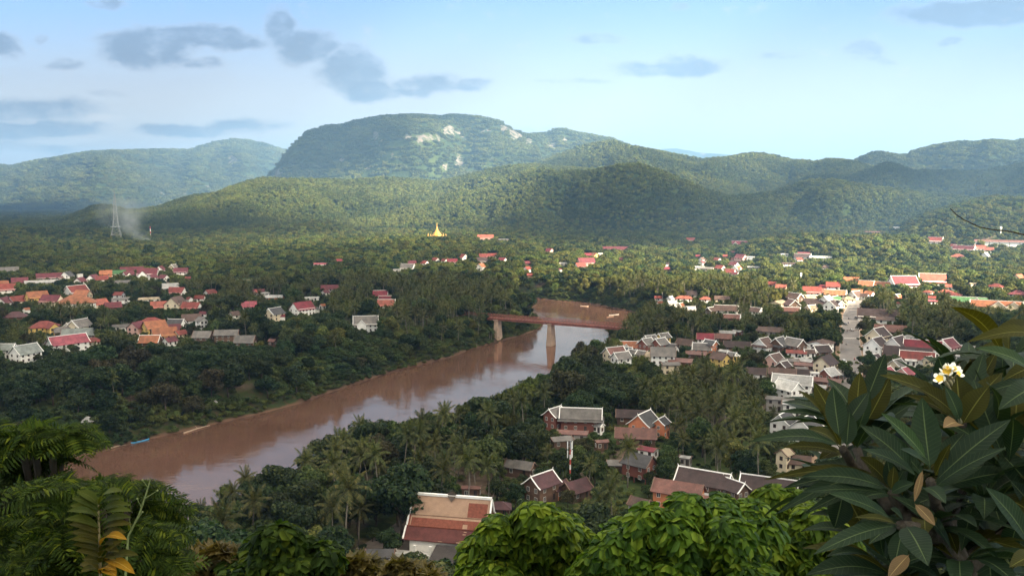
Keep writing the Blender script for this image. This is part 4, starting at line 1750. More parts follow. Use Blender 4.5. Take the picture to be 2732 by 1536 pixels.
def build_houses():
    for line in HOUSES_TXT.strip().split('\n'):
        parts = line.split('|')
        a = parts[0].split()
        c, x, y, wpx, yaw, roof, wall = a[0], float(a[1]), float(a[2]), float(a[3]), float(a[4]), a[5], a[6]
        fl = a[7] if len(a) > 7 else ''
        name = parts[1] if len(parts) > 1 else None
        px, py = cp(c, x, y)
        wp = wpx * CROPS[c][2]
        h = (6.6 if '2' in fl else 3.7)
        if '3' in fl: h = 9.5
        if 's' in fl: h = max(h, 4.8)
        pos = None
        for it in range(3):
            rh_guess = 2.5 if pos is None else rh
            pos = hit(px, py, h + rh_guess * .42)
            g = gz(pos.x, pos.y)
            dist = math.hypot(pos.x, pos.y)
            wm = wp * math.hypot(dist, CAMZ - g - h) / F
            ya = R(yaw)
            ratio = 3.8 if 'L' in fl else 2.2 if 'l' in fl else (1.15 if abs(yaw) > 50 else 1.4)
            W = wm / (ratio * abs(math.cos(ya)) + abs(math.sin(ya))) * 1.06
            if yaw == 0 or abs(yaw) < 16:
                W = wm / ratio * 1.04
            L = ratio * W
            rh = W * .5 * (0.30 if 'f' in fl else (0.62 if 'h' in fl else 0.86))
            g = gz(pos.x, pos.y)
        if dist > 1050 and '2' not in fl and '3' not in fl:
            h *= 1.15
        be = math.atan2(pos.x, pos.y)
        rz = -be + ya
        gend = -1 if yaw > 0 else 1
        root = empty('house', (pos.x, pos.y, g), rz, None, 'house')
        appw = wm / dist * F
        detail = 2 if (dist < 640 or appw > 55) else (1 if appw > 17 else 0)
        house_parts(root, L, W, h, rh, roof, wall, fl, detail, gend)
        ca, sa = math.cos(rz), math.sin(rz)
        bx = []
        for xx in (-L / 2 - .6, L / 2 + .6):
            for y2 in (-W / 2 - .8, W / 2 + .8):
                for zz in (0, h + rh):
                    bx.append(proj((pos.x + xx * ca - y2 * sa, pos.y + xx * sa + y2 * ca, g + zz)))
        xs, ys = [b[0] for b in bx], [b[1] for b in bx]
        HREC.append(dict(o=root, name=name, roof=ROOFC[roof][1], wall=WALLC[wall][1], fl=fl, p=pos, g=g, rad=math.hypot(L, W) / 2 + .5, px=(min(xs) + max(xs)) / 2,
                         py=(min(ys) + max(ys)) / 2, box=(min(xs), min(ys), max(xs), max(ys)), dist=dist, W=W, L=L, yaw=yaw, h=h, rh=rh, rz=rz))


build_houses()
# ------------------------------------------------------------------ street
ASPH = pm('street_concrete', (0.20, 0.178, 0.165), 0.9, 0.08, 0.28, 0.2, 1.5)
DIRT = pm('footway_dirt', (0.26, 0.17, 0.11), 0.95, 0.3, 0.3)
KERB = pm('kerb_stone', (0.42, 0.40, 0.37), 0.9, 1.0, 0.2)
CL = [(2220, 1275), (2240, 1170), (2258, 1075), (2270, 963), (2267, 901), (2270, 864), (2271, 840), (2281, 815), (2290, 800)]
cl = [P(x, y, 16.0) for x, y in CL]
cl2 = []
for i in range(len(cl) - 1):
    for k in range(6):
        cl2.append(cl[i].lerp(cl[i + 1], k / 6))
cl2.append(cl[-1])


def strip(name, a, b, z, mat, side=None):
    m_ = MB()
    pr = []
    for i, p in enumerate(cl2):
        d = (cl2[min(i + 1, len(cl2) - 1)] - cl2[max(i - 1, 0)]).normalized()
        n = Vector((d.y, -d.x, 0))
        pr.append((p + n * a, p + n * b))
    for i in range(len(pr) - 1):
        q = [pr[i][0], pr[i][1], pr[i + 1][1], pr[i + 1][0]]
        m_.poly([(v.x, v.y, 16 + z) for v in q])
        if side:
            for k in (0, 1):
                m_.poly([(pr[i][k].x, pr[i][k].y, 16 + z), (pr[i + 1][k].x, pr[i + 1][k].y, 16 + z), (pr[i + 1][k].x, pr[i + 1][k].y, 15.9), (pr[i][k].x, pr[i][k].y, 15.9)])
    return m_.build(name, mat)


tag(strip('street', -6.1, 6.1, 0.03, ASPH), 'pale concrete street running away through the town', 'street', kind='structure')
for a, b in ((-9.0, -6.35), (6.35, 9.0)):
    tag(strip('pavement', a, b, 0.16, DIRT, True), 'earth-coloured footway', 'pavement', kind='structure')
for a, b in ((-6.35, -6.1), (6.1, 6.35)):
    tag(strip('kerb', a, b, 0.17, KERB, True), 'stone kerb', 'kerb', kind='structure')
PATCHM = pm('street_patch', (0.17, 0.16, 0.15), 0.9, 0.5, 0.2)
mb = MB()
for (x, y, w_, l_) in ((1062, 288, 1.6, 3.5), (1110, 365, 2.2, 3), (1075, 487, 1.6, 7), (1060, 375, 2, 2)):
    p = P(*cp('G', x, y), 16)
    mb.poly([(p.x - w_, p.y - l_, 16.038), (p.x + w_, p.y - l_, 16.038), (p.x + w_, p.y + l_, 16.038), (p.x - w_, p.y + l_, 16.038)])
tag(mb.build('street_patches', PATCHM), 'darker patches in the street surface', 'street', kind='structure')
CROSSM = pm('crossing_paint', (0.6, 0.58, 0.54), 0.9, 0.5, 0.3)
mb = MB()
p = P(*cp('G', 1072, 252), 16)
for k in range(9):
    x = p.x - 5.2 + k * 1.25
    mb.poly([(x, p.y - 1.6, 16.04), (x + .6, p.y - 1.6, 16.04), (x + .6, p.y + 1.6, 16.04), (x, p.y + 1.6, 16.04)])
tag(mb.build('road_marking', CROSSM), 'worn zebra crossing stripes', 'crossing', kind='structure')
# paved yard beside the temple and the light square at the far end of the street
p = P(*cp('E', 300, 1240), 16)
mb = MB()
mb.poly([(p.x - 26, p.y - 22, 16.02), (p.x + 24, p.y - 22, 16.02), (p.x + 30, p.y + 30, 16.02), (p.x - 20, p.y + 30, 16.02)])
tag(mb.build('square', pm('square_sand', (0.42, 0.35, 0.25), .95, .1, .25)), 'pale sandy square where the street ends', 'square', kind='structure')

# ------------------------------------------------------------------ bridge
RUST = pm('bridge_iron', (0.27, 0.10, 0.075), 0.8, 0.3, 0.35)
CONC = pm('pier_concrete', (0.42, 0.30, 0.22), 0.9, 0.25, 0.3, 0.2)
pierB = [P(1332 - 4, 908, 0), P(1470, 921, 0)]
ax = (pierB[1] - pierB[0]).normalized()
DECKZ = CAMZ + ray(1470, 858).z * (pierB[1].y / ray(1470, 858).y)
bl = pierB[0] - ax * 34
br = pierB[1] + ax * 62
mid = (bl + br) / 2
blen = (br - bl).length
brid = empty('bridge', (mid.x, mid.y, 0), math.atan2(ax.y, ax.x), 'long rust-red iron bridge on two concrete piers over the brown river', 'bridge')
hl = blen / 2
mb = MB()
mb.box(-hl, hl, -3.2, 3.2, DECKZ - .9, DECKZ - .3)
for y in (-2.6, 2.6):
    mb.box(-hl, hl, y - .3, y + .3, DECKZ - 1.9, DECKZ - .903)
mb.build('deck', RUST, brid)
for y in (-3.3, 3.3):
    mb = MB()
    mb.box(-hl, hl, y - .12, y + .12, DECKZ + 2.2, DECKZ + 2.55)
    mb.box(-hl, hl, y - .12, y + .12, DECKZ - .28, DECKZ + .15)
    n = int(blen / 2.6)
    for k in range(n):
        a, b2 = -hl + k * blen / n, -hl + (k + 1) * blen / n
        mb.bar((a, y, DECKZ), (a, y, DECKZ + 2.3), .2)
        mb.bar((a, y, DECKZ + .1), (b2, y, DECKZ + 2.2), .2)
        mb.bar((a, y, DECKZ + 2.2), (b2, y, DECKZ + .1), .2)
    mb.build('railing', RUST, brid)
for pb in pierB:
    u = (pb - mid).dot(ax)
    mb = MB()
    vs = []
    for z, a, b2 in ((-6, 2.6, 4.6), (DECKZ - 2.2, 1.35, 3.2)):
        vs += [(u - a, -b2, z), (u + a, -b2, z), (u + a, b2, z), (u - a, b2, z)]
    mb.add(vs, [(0, 1, 5, 4), (1, 2, 6, 5), (2, 3, 7, 6), (3, 0, 4, 7), (4, 5, 6, 7), (3, 2, 1, 0)])
    mb.box(u - 2.0, u + 2.0, -3.9, 3.9, DECKZ - 2.19, DECKZ - 1.4)
    mb.build('pier', CONC, brid)

# ------------------------------------------------------------------ temple below the viewpoint
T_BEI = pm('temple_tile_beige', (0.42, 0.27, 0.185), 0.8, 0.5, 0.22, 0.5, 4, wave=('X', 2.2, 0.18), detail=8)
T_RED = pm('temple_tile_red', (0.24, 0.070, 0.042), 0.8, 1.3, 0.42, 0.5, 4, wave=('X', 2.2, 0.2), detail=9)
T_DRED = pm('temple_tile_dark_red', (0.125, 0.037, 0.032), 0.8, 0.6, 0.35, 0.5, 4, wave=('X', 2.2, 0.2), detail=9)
T_GREY = pm('annex_sheet', (0.085, 0.072, 0.070), 0.7, 0.6, 0.3, 0.3, wave=('X', 4.0, 0.75))
T_PLAS = pm('temple_plaster', (0.72, 0.70, 0.66), 0.9, 0.5, 0.15)
DARKORN = pm('ridge_ornament', (0.10, 0.075, 0.06), 0.7, 2, 0.3)
tp_ = P(1176, 1440, 21.0)
trz = R(-11.5)
cyaw = Vector((-math.sin(trz), math.cos(trz), 0))
tc_ = Vector((tp_.x, tp_.y, 0)) + cyaw * 7.2 + Vector((1.2, 0, 0))
tem = empty('temple', (tc_.x, tc_.y, gz(tc_.x, tc_.y)), trz, 'temple hall with three tiers of beige and red tiles edged in white', 'temple')
TG = gz(tc_.x, tc_.y)
RZ = 14.6     # ridge height
half = 11.3
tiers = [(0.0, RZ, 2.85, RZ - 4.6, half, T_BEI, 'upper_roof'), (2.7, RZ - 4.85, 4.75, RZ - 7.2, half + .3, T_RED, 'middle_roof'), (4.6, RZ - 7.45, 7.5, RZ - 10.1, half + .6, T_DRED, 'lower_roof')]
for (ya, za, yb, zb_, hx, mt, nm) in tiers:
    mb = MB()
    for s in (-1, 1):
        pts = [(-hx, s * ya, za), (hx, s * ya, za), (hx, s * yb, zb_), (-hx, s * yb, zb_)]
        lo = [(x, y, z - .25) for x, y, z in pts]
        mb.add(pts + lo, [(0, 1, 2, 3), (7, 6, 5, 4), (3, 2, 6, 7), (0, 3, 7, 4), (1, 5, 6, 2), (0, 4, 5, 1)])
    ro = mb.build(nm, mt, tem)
    # white verges on both ends
    for s in (-1, 1):
        mb = MB()
        for sy_ in (-1, 1):
            mb.bar((s * hx, sy_ * ya, za + .08), (s * hx, sy_ * yb, zb_ + .08), .42, .40)
        mb.build('bargeboard', TRIM, tem)
    if nm == 'upper_roof':
        mb = MB()
        def sl(x, f):
            return (x, -(ya + (yb - ya) * f), za + (zb_ - za) * f)
        nrm = Vector((0, -(za - zb_), yb - ya)).normalized() * .03
        q = [Vector(sl(x, f)) + nrm for x, f in ((5.0, .26), (10.4, .26), (10.4, .985), (5.0, .985))]
        mb.poly(q[::-1])
        mb.build('replaced_tiles', T_RED, ro)
    if nm == 'middle_roof':
        mb = MB()
        nrm = Vector((0, -(za - zb_), yb - ya)).normalized() * .03
        for (xa, xb, fa, fb) in ((-10.9, 10.9, .05, .24), (-10.9, -10.6, .24, .96), (10.3, 10.9, .24, .96), (4.1, 5.4, .58, .97)):
            q = [Vector((x, -(ya + (yb - ya) * f), za + (zb_ - za) * f)) + nrm for x, f in ((xa, fa), (xb, fa), (xb, fb), (xa, fb))]
            mb.poly(q[::-1])
        mb.build('replaced_tiles', T_BEI, ro)
    if nm == 'lower_roof':
        mb = MB()
        nrm = Vector((0, -(za - zb_), yb - ya)).normalized() * .03
        for (xa, xb, fa, fb) in ((4.6, 5.4, .12, .18), (4.4, 5.3, .30, .37), (-2.0, -.8, .95, .995), (3.0, 4.4, .93, .99)):
            q = [Vector((x, -(ya + (yb - ya) * f), za + (zb_ - za) * f)) + nrm for x, f in ((xa, fa), (xb, fa), (xb, fb), (xa, fb))]
            mb.poly(q[::-1])
        mb.build('replaced_tiles', T_BEI, ro)
mb = MB()
mb.box(-half - .1, -1.05, -.38, .38, RZ - .12, RZ + .5)
mb.box(1.05, half + .1, -.38, .38, RZ - .12, RZ + .5)
mb.box(-1.05, 1.05, -.30, .30, RZ - .12, RZ + .35)
mb.build('ridge_cap', TRIM, tem)
mb = MB()
mb.add([(-1.2, -.45, RZ + .25), (1.2, -.45, RZ + .25), (0, -1.1, RZ - 1.2), (-1.2, -.1, RZ + .25), (1.2, -.1, RZ + .25), (0, -.7, RZ - 1.3)], [(0, 2, 1), (3, 4, 5), (0, 3, 5, 2), (1, 2, 5, 4), (0, 1, 4, 3)])
for k in range(7):
    x = -1.05 + k * .35
    hh = 1.0 + .9 * (1 - abs(k - 3) / 3)
    mb.lathe([(.15, RZ + .2), (.19, RZ + .2 + hh * .4), (.09, RZ + .2 + hh * .7), (.015, RZ + .2 + hh)], 6, 0, (x, 0))
mb.build('ridge_ornament', DARKORN, tem)
for s in (-1, 1):
    mb = MB()
    x = s * (half + .1)
    mb.tube([(x, 0, RZ + .3), (x + s * .25, 0, RZ + .8), (x + s * .25, 0, RZ + 1.3), (x + s * .65, 0, RZ + 2.0)], [.26, .22, .15, .05], 6)
    mb.build('finial', DARKORN, tem)
mb = MB()
ring = [(-6.3, -.6), (-6.3, RZ - 10.0), (-4.6, RZ - 7.9), (-2.6, RZ - 5.2), (0, RZ - .6), (2.6, RZ - 5.2), (4.6, RZ - 7.9), (6.3, RZ - 10.0), (6.3, -.6)]
k = len(ring)
mb.add([(-half + .9, y, z) for y, z in ring] + [(half - .9, y, z) for y, z in ring], [tuple(range(k)), tuple(range(2 * k - 1, k - 1, -1))] + [(i, k + i, k + (i + 1) % k, (i + 1) % k) for i in range(k)])
mb.build('wall', T_PLAS, tem)
# veranda at the near left corner
mb = MB()
mb.box(-half - 3.0, -2.2, -11.0, -6.4, -.6, .9)
mb.box(-half - 3.0, -2.2, -11.1, -10.8, .9, 1.9)
mb.box(-half - 3.1, -half - 2.8, -11.0, -6.4, .9, 1.9)
for x in (-half - 2.9, -7.6, -3.2):
    mb.box(x - .35, x + .35, -10.8, -10.1, .9, 4.3)
mb.build('veranda', T_PLAS, tem)
anx = empty('annex', tuple(tc_ + Vector((math.cos(trz), math.sin(trz), 0)) * 5.2 - cyaw * 11.2 + Vector((0, 0, TG))), trz, 'low annex with dark ribbed sheet roof below the temple eaves', 'annex')
mb = MB()
mb.add([(-7.6, -4.2, 2.4), (8.2, -4.2, 2.4), (8.2, 3.7, 3.7), (-7.6, 3.7, 3.7), (-7.6, -4.2, 2.25), (8.2, -4.2, 2.25), (8.2, 3.7, 3.55), (-7.6, 3.7, 3.55)], [(0, 1, 2, 3), (7, 6, 5, 4), (0, 4, 5, 1), (1, 5, 6, 2), (2, 6, 7, 3), (3, 7, 4, 0)])
mb.build('roof', T_GREY, anx)
mb = MB()
mb.box(-7, 7.6, -3.7, 3.4, -.6, 2.2)
mb.build('wall', T_PLAS, anx)
pp = P(*cp('N', 1020, 1150), 16)
mb = MB()
mb.poly([(pp.x - 9, pp.y - 12, 16.05), (pp.x + 9, pp.y - 12, 16.05), (pp.x + 9, pp.y + 12, 16.05), (pp.x + 3, pp.y + 16, 16.05)])
tag(mb.build('yard', pm('yard_paving', (0.17, 0.14, 0.12), .9, .3, .3)), 'paved temple yard', 'yard', kind='structure')

# ------------------------------------------------------------------ golden stupa on its knoll
GOLD = pm('gilded_stucco', (0.50, 0.27, 0.04), 0.38, 0.3, 0.22, spec=0.6)
GOLDW = pm('stupa_wall', (0.50, 0.30, 0.11), 0.7, 0.3, 0.2)
sp = hit(1166, 643, 0)
SS = math.hypot(sp.x, sp.y) / F
stu = empty('stupa', (sp.x, sp.y, gz(sp.x, sp.y) - .5), 0.25, 'golden stepped stupa with a needle spire rising from the wood', 'stupa')
w0 = 44 * SS / 2
hh = 46 * SS
mb = MB()
mb.box(-w0, w0, -w0, w0, -4, hh * .20)
mb.box(-w0 * .82, w0 * .82, -w0 * .82, w0 * .82, hh * .2, hh * .30)
mb.build('terrace', GOLDW, stu)
mb = MB()
mb.lathe([(w0 * .66, hh * .30), (w0 * .64, hh * .36), (w0 * .52, hh * .40), (w0 * .46, hh * .46), (w0 * .36, hh * .50), (w0 * .30, hh * .56), (w0 * .20, hh * .62), (w0 * .13, hh * .70), (w0 * .09, hh * .78), (w0 * .05, hh * .86), (.18, hh * 1.08)], 8)
mb.build('spire', GOLD, stu)
for s in (-1, 1):
    for s2 in (-1, 1):
        mb = MB()
        mb.lathe([(w0 * .12, 0), (w0 * .12, hh * .10), (w0 * .07, hh * .15), (.1, hh * .27)], 8)
        ob = mb.build('corner_turret', GOLD, stu)
        ob.location = (s * w0 * .92, s2 * w0 * .92, hh * .2)
for k in range(5):
    for row in (0,):
        ob = link('arch_opening', WIN_B, stu)
        ob.location = (-w0 * .72 + k * w0 * .36, -w0, hh * .10)
        ob.scale = (1.5, 1, 1.9)

# ------------------------------------------------------------------ masts and poles
STEEL = pm('mast_steel', (0.28, 0.29, 0.30), 0.5, 1, 0.15, metal=0.2)
MRED, MWHT = pm('mast_red', (0.40, 0.06, 0.045), .6, 1, .15), pm('mast_white', (0.75, 0.74, 0.72), .6, 1, .1)
p = hit(311, 642, 0)
r_ = math.hypot(p.x, p.y)
H_ = 112 * r_ / F
tw = empty('lattice_tower', (p.x, p.y, gz(p.x, p.y)), .3, 'tall grey lattice radio tower standing over the far wood', 'radio tower')
secs = [(0, .115), (.22, .072), (.30, .055), (.55, .034), (.80, .02), (1, .008)]
for i in range(4):
    mb = MB()
    sx, sy = ((-1, -1), (1, -1), (1, 1), (-1, 1))[i]
    for (a, wa), (b, wb) in zip(secs[:-1], secs[1:]):
        mb.bar((sx * wa * H_, sy * wa * H_, a * H_), (sx * wb * H_, sy * wb * H_, b * H_), .5)
    mb.build('leg', STEEL, tw)
mb = MB()
for k in range(15):
    a, b = k / 15, (k + 1) / 15
    wa = np.interp(a, [s[0] for s in secs], [s[1] for s in secs]) * H_
    wb = np.interp(b, [s[0] for s in secs], [s[1] for s in secs]) * H_
    cs = [(-1, -1), (1, -1), (1, 1), (-1, 1)]
    for i in range(4):
        c1, c2 = cs[i], cs[(i + 1) % 4]
        mb.bar((c1[0] * wa, c1[1] * wa, a * H_), (c2[0] * wb, c2[1] * wb, b * H_), .2)
        mb.bar((c2[0] * wa, c2[1] * wa, a * H_), (c1[0] * wb, c1[1] * wb, b * H_), .2)
        mb.bar((c1[0] * wb, c1[1] * wb, b * H_), (c2[0] * wb, c2[1] * wb, b * H_), .2)
mb.build('bracing', STEEL, tw)
mb = MB()
mb.box(-.095 * H_, .095 * H_, -.095 * H_, .095 * H_, .295 * H_, .305 * H_)
mb.build('platform', STEEL, tw)
mb = MB()
mb.tube([(0, 0, H_ * .98), (0, 0, H_ * 1.08)], .3, 6)
mb.box(-2.6, .6, -.4, .4, H_ * 1.04, H_ * 1.05)
mb.build('antenna', STEEL, tw)


def banded_mast(px, pyb, pyt, wid, bands, label, panels=False):
    p = hit(px, pyb, 0)
    r_ = math.hypot(p.x, p.y)
    zt = CAMZ + ray(px, pyt).z * (p.y / ray(px, pyt).y)
    h = zt - gz(p.x, p.y)
    o = empty('antenna_mast', (p.x, p.y, gz(p.x, p.y)), .4, label, 'antenna mast')
    top = h * (.80 if panels else 1)
    for k in range(bands):
        mb = MB()
        a, b = top * k / bands, top * (k + 1) / bands
        mb.tube([(0, 0, a), (0, 0, b)], wid, 8)
        mb.build('mast_section', MRED if k % 2 == 0 else MWHT, o)
    if panels:
        for zf, n in ((.60, 3), (.80, 3)):
            for k in range(n):
                a = 2 * math.pi * k / n + .4
                mb = MB()
                x, y = math.cos(a) * .95, math.sin(a) * .95
                mb.box(-.17, .17, -.1, .1, 0, h * .17)
                ob = mb.build('panel_antenna', MWHT, o)
                ob.location = (x, y, h * zf)
                ob.rotation_euler = (0, 0, a)
        mb = MB()
        mb.tube([(0, 0, top), (0, 0, h)], wid * .7, 6)
        for zf in (.66, .74, .86, .94):
            for k in range(3):
                a = 2 * math.pi * k / 3 + .4
                mb.bar((0, 0, h * zf), (math.cos(a) * .95, math.sin(a) * .95, h * zf), .09)
        mb.build('bracket', STEEL, o)
    return o


banded_mast(402, 637, 604, .9, 5, 'thin red and white banded mast beside the drifting smoke')
banded_mast(1521, 1292, 1174, .26, 7, 'red and white telecom mast with white panel antennas between the maroon roofs', True)
POLEM = pm('pole_concrete', (0.36, 0.34, 0.31), .9, 1, .2)


def pole(px, pyb, pyt, label, arms=1, wid=.16):
    p = hit(px, pyb, 0)
    zt = CAMZ + ray(px, pyt).z * (p.y / ray(px, pyt).y)
    g = gz(p.x, p.y)
    h = max(zt - g, 6)
    o = empty('utility_pole', (p.x, p.y, g), random.random() * 3, label, 'utility pole', 'utility poles in the town')
    mb = MB()
    mb.tube([(0, 0, -.5), (0, 0, h)], [wid * 1.3, wid * .8], 7)
    mb.build('post', POLEM, o)
    for k in range(arms):
        mb = MB()
        mb.box(-1.1, 1.1, -.07, .07, h - .5 - k * .9, h - .35 - k * .9)
        for x in (-1, -.4, .4, 1):
            mb.tube([(x, 0, h - .35 - k * .9), (x, 0, h - .1 - k * .9)], .06, 5)
        mb.build('crossarm', POLEM, o)
    return o


def cpole(c, x, yb, yt, label, arms=1, wid=.16):
    a, b = cp(c, x, yb)
    a2, b2 = cp(c, x, yt)
    pole(a, b, b2, label, arms, wid)


cpole('A', 255, 840, 762, 'pole between the two orange roofs at far left', 1, .3)
cpole('A', 1408, 735, 665, 'stout pole below the dark crown in the far village', 0, .45)
cpole('A', 1868, 755, 676, 'pole with crossarm at the far end of the left village', 2, .3)
cpole('B', 368, 985, 915, 'first of two poles by the grey house with cream gable', 1, .25)
cpole('B', 390, 985, 915, 'second of two poles by the grey house with cream gable', 1, .25)
cpole('B', 2222, 465, 405, 'pale pole behind the white house below the stupa', 0, .4)
cpole('E', 1278, 1440, 1222, 'slender pole in the dark palm grove right of the street', 1, .14)
cpole('E', 2485, 800, 700, 'pole at the right edge above the cream gable', 1, .2)
cpole('C', 1878, 545, 470, 'pale pole above the sunlit wood by the river', 0, .4)
cpole('D', 325, 1200, 1060, 'pole in front of the tall white sunlit gable', 1, .16)
cpole('G', 900, 145, 20, 'pole on the left kerb of the street', 2, .16)
cpole('K', 480, 735, 655, 'short pole beside the red and white telecom mast', 1, .1)
# white street sign board on its post, and television aerial
p = hit(*cp('D', 2105, 1000), 0)
sg = empty('sign_post', (p.x, p.y, gz(p.x, p.y)), .1, 'white panel on a tall post above the coral red roofs', 'sign')
mb = MB(); mb.tube([(0, 0, 0), (0, 0, 13)], [.22, .16], 7); mb.build('post', MWHT, sg)
mb = MB(); mb.box(-.9, .9, -.15, .15, 13, 16.5); mb.build('panel', MWHT, sg)
p = hit(*cp('D', 2005, 1085), 0)
sg = empty('aerial', (p.x, p.y, gz(p.x, p.y)), .1, 'white branching aerial above the stacked timber house', 'aerial')
mb = MB(); mb.tube([(0, 0, 0), (0, 0, 14)], .15, 7); mb.build('post', MWHT, sg)
mb = MB(); mb.bar((-2, 0, 13.8), (2.5, 0, 13.8), .2); mb.bar((-1.2, 0, 12.3), (1.6, 0, 12.9), .2); mb.build('arm', MWHT, sg)
p = hit(*cp('E', 2322, 385), 0)
sg = empty('tower', (p.x, p.y + 14, gz(p.x, p.y)), .1, 'white water tower behind the long white school', 'water tower')
mb = MB(); mb.lathe([(.9, 0), (.8, 17), (1.6, 18.5), (1.7, 21), (.4, 22)], 10); mb.build('shaft', MWHT, sg)
# shop sign: red and orange striped board over the lane
p = P(*cp('G', 672, 1010), 19.5)
sb = empty('shop_awning', (p.x, p.y, gz(p.x, p.y)), -.12, 'red and orange striped awning below the flat grey building', 'awning')
for k, (m_, a, b) in enumerate(((pm('awning_red', (.55, .03, .02), .6, 1, .1), 2.6, 4.4), (pm('awning_orange', (.75, .24, .02), .6, 1, .1), 3.3, 3.75))):
    mb = MB()
    mb.box(-7.4, 7.4, -.2 - .06 * k, .2, a, b) if k == 0 else mb.box(-7.4, 2, -.27, -.203, a, b)
    mb.build('banner', m_, sb)
mb = MB()
for x in (-7, 0, 7): mb.tube([(x, 0, -.5), (x, 0, 2.6)], .1, 6)
mb.build('frame', STEEL, sb)

# ------------------------------------------------------------------ cars, motorbikes, people
def person_mesh(name, pose):
    """one continuous body grown along a skeleton; pose 'stand' or 'ride'"""
    J = {}
    if pose == 'stand':
        J = dict(pel=(0, 0, .93), spi=(0, .01, 1.15), che=(0, .01, 1.36), nec=(0, .01, 1.50), hea=(0, -.01, 1.60), top=(0, 0, 1.74))
        for s, n in ((-1, 'l'), (1, 'r')):
            J.update({n + 'hip': (s * .10, 0, .90), n + 'kne': (s * .11, -.02, .50), n + 'ank': (s * .11, .02, .09), n + 'toe': (s * .12, -.15, .04),
                      n + 'sho': (s * .19, .01, 1.42), n + 'elb': (s * .25, .03, 1.13), n + 'wri': (s * .25, -.06, .88), n + 'han': (s * .25, -.09, .78)})
    else:
        J = dict(pel=(0, .12, .80), spi=(0, .12, 1.0), che=(0, .06, 1.22), nec=(0, .02, 1.36), hea=(0, -.02, 1.46), top=(0, -.01, 1.60))
        for s, n in ((-1, 'l'), (1, 'r')):
            J.update({n + 'hip': (s * .11, .10, .78), n + 'kne': (s * .22, -.30, .70), n + 'ank': (s * .19, -.22, .30), n + 'toe': (s * .19, -.38, .25),
                      n + 'sho': (s * .19, .05, 1.28), n + 'elb': (s * .28, -.12, 1.06), n + 'wri': (s * .28, -.40, 1.0), n + 'han': (s * .28, -.47, 1.0)})
    rad = dict(pel=.15, spi=.135, che=.155, nec=.06, hea=.095, top=.075)
    for n in 'lr':
        rad.update({n + 'hip': .095, n + 'kne': .062, n + 'ank': .042, n + 'toe': .035, n + 'sho': .07, n + 'elb': .045, n + 'wri': .032, n + 'han': .04})
    names = list(J)
    ix = {k: i for i, k in enumerate(names)}
    E = [('pel', 'spi'), ('spi', 'che'), ('che', 'nec'), ('nec', 'hea'), ('hea', 'top')]
    for n in 'lr':
        E += [('pel', n + 'hip'), (n + 'hip', n + 'kne'), (n + 'kne', n + 'ank'), (n + 'ank', n + 'toe'), ('che', n + 'sho'), (n + 'sho', n + 'elb'), (n + 'elb', n + 'wri'), (n + 'wri', n + 'han')]
    me = bpy.data.meshes.new('skeleton')
    me.from_pydata([J[k] for k in names], [(ix[a], ix[b]) for a, b in E], [])
    ob = bpy.data.objects.new('skeleton', me)
    COL.objects.link(ob)
    ob.modifiers.new('skin', 'SKIN')
    sk = me.skin_vertices[0].data
    for k in names:
        sk[ix[k]].radius = (rad[k], rad[k])
        sk[ix[k]].use_root = (k == 'pel')
    sd_ = ob.modifiers.new('sub', 'SUBSURF'); sd_.levels = 1; sd_.render_levels = 1
    dg = bpy.context.evaluated_depsgraph_get()
    out = bpy.data.meshes.new_from_object(ob.evaluated_get(dg))
    bpy.data.objects.remove(ob)
    out.name = name
    return out


SKIN = pm('skin', (0.36, 0.20, 0.13), .6, 3, .1)
HAIR = pm('hair', (0.02, 0.017, 0.015), .6, 3, .1)
CLOTH = {'red': pm('cloth_red', (.42, .04, .04), .9, 3, .15), 'dark': pm('cloth_dark', (.035, .035, .045), .9, 3, .2), 'white': pm('cloth_white', (.7, .69, .66), .9, 3, .1),
         'blue': pm('cloth_blue', (.08, .12, .25), .9, 3, .15), 'grey': pm('cloth_grey', (.16, .15, .15), .9, 3, .15)}
BASEB = {k: person_mesh('body_' + k, k) for k in ('stand', 'ride')}


def person(loc, rz, pose, shirt, trous, label):
    me = BASEB[pose].copy()
    for m_ in (SKIN, CLOTH[shirt], CLOTH[trous], HAIR):
        me.materials.append(m_)
    hip = .95 if pose == 'stand' else .86
    nk = 1.46 if pose == 'stand' else 1.32
    for f in me.polygons:
        c = f.center
        if c.z > nk + .12 and (c.y > -.05 or c.z > nk + .22): f.material_index = 3
        elif c.z > nk: f.material_index = 0
        elif (c.z > hip) and abs(c.x) < .34 and c.y > -.30: f.material_index = 1
        elif c.z > hip - .01 and pose == 'ride': f.material_index = 0
        elif pose == 'stand' and abs(c.x) > .19 and c.z < 1.0: f.material_index = 0
        else: f.material_index = 2
        f.use_smooth = True
    o = link('person', me)
    o.location = loc
    o.rotation_euler = (0, 0, rz)
    return tag(o, label, 'person')


RUBBER = pm('rubber', (0.02, 0.02, 0.02), .8, 2, .2)
GLASSC = pm('car_glass', (0.03, 0.035, 0.04), .08, 1, .1, spec=.7)
LAMP = pm('headlamp_glass', (0.75, 0.75, 0.72), .2, 1, .05)
TAIL = pm('tail_lamp', (0.35, 0.02, 0.02), .3, 1, .05)


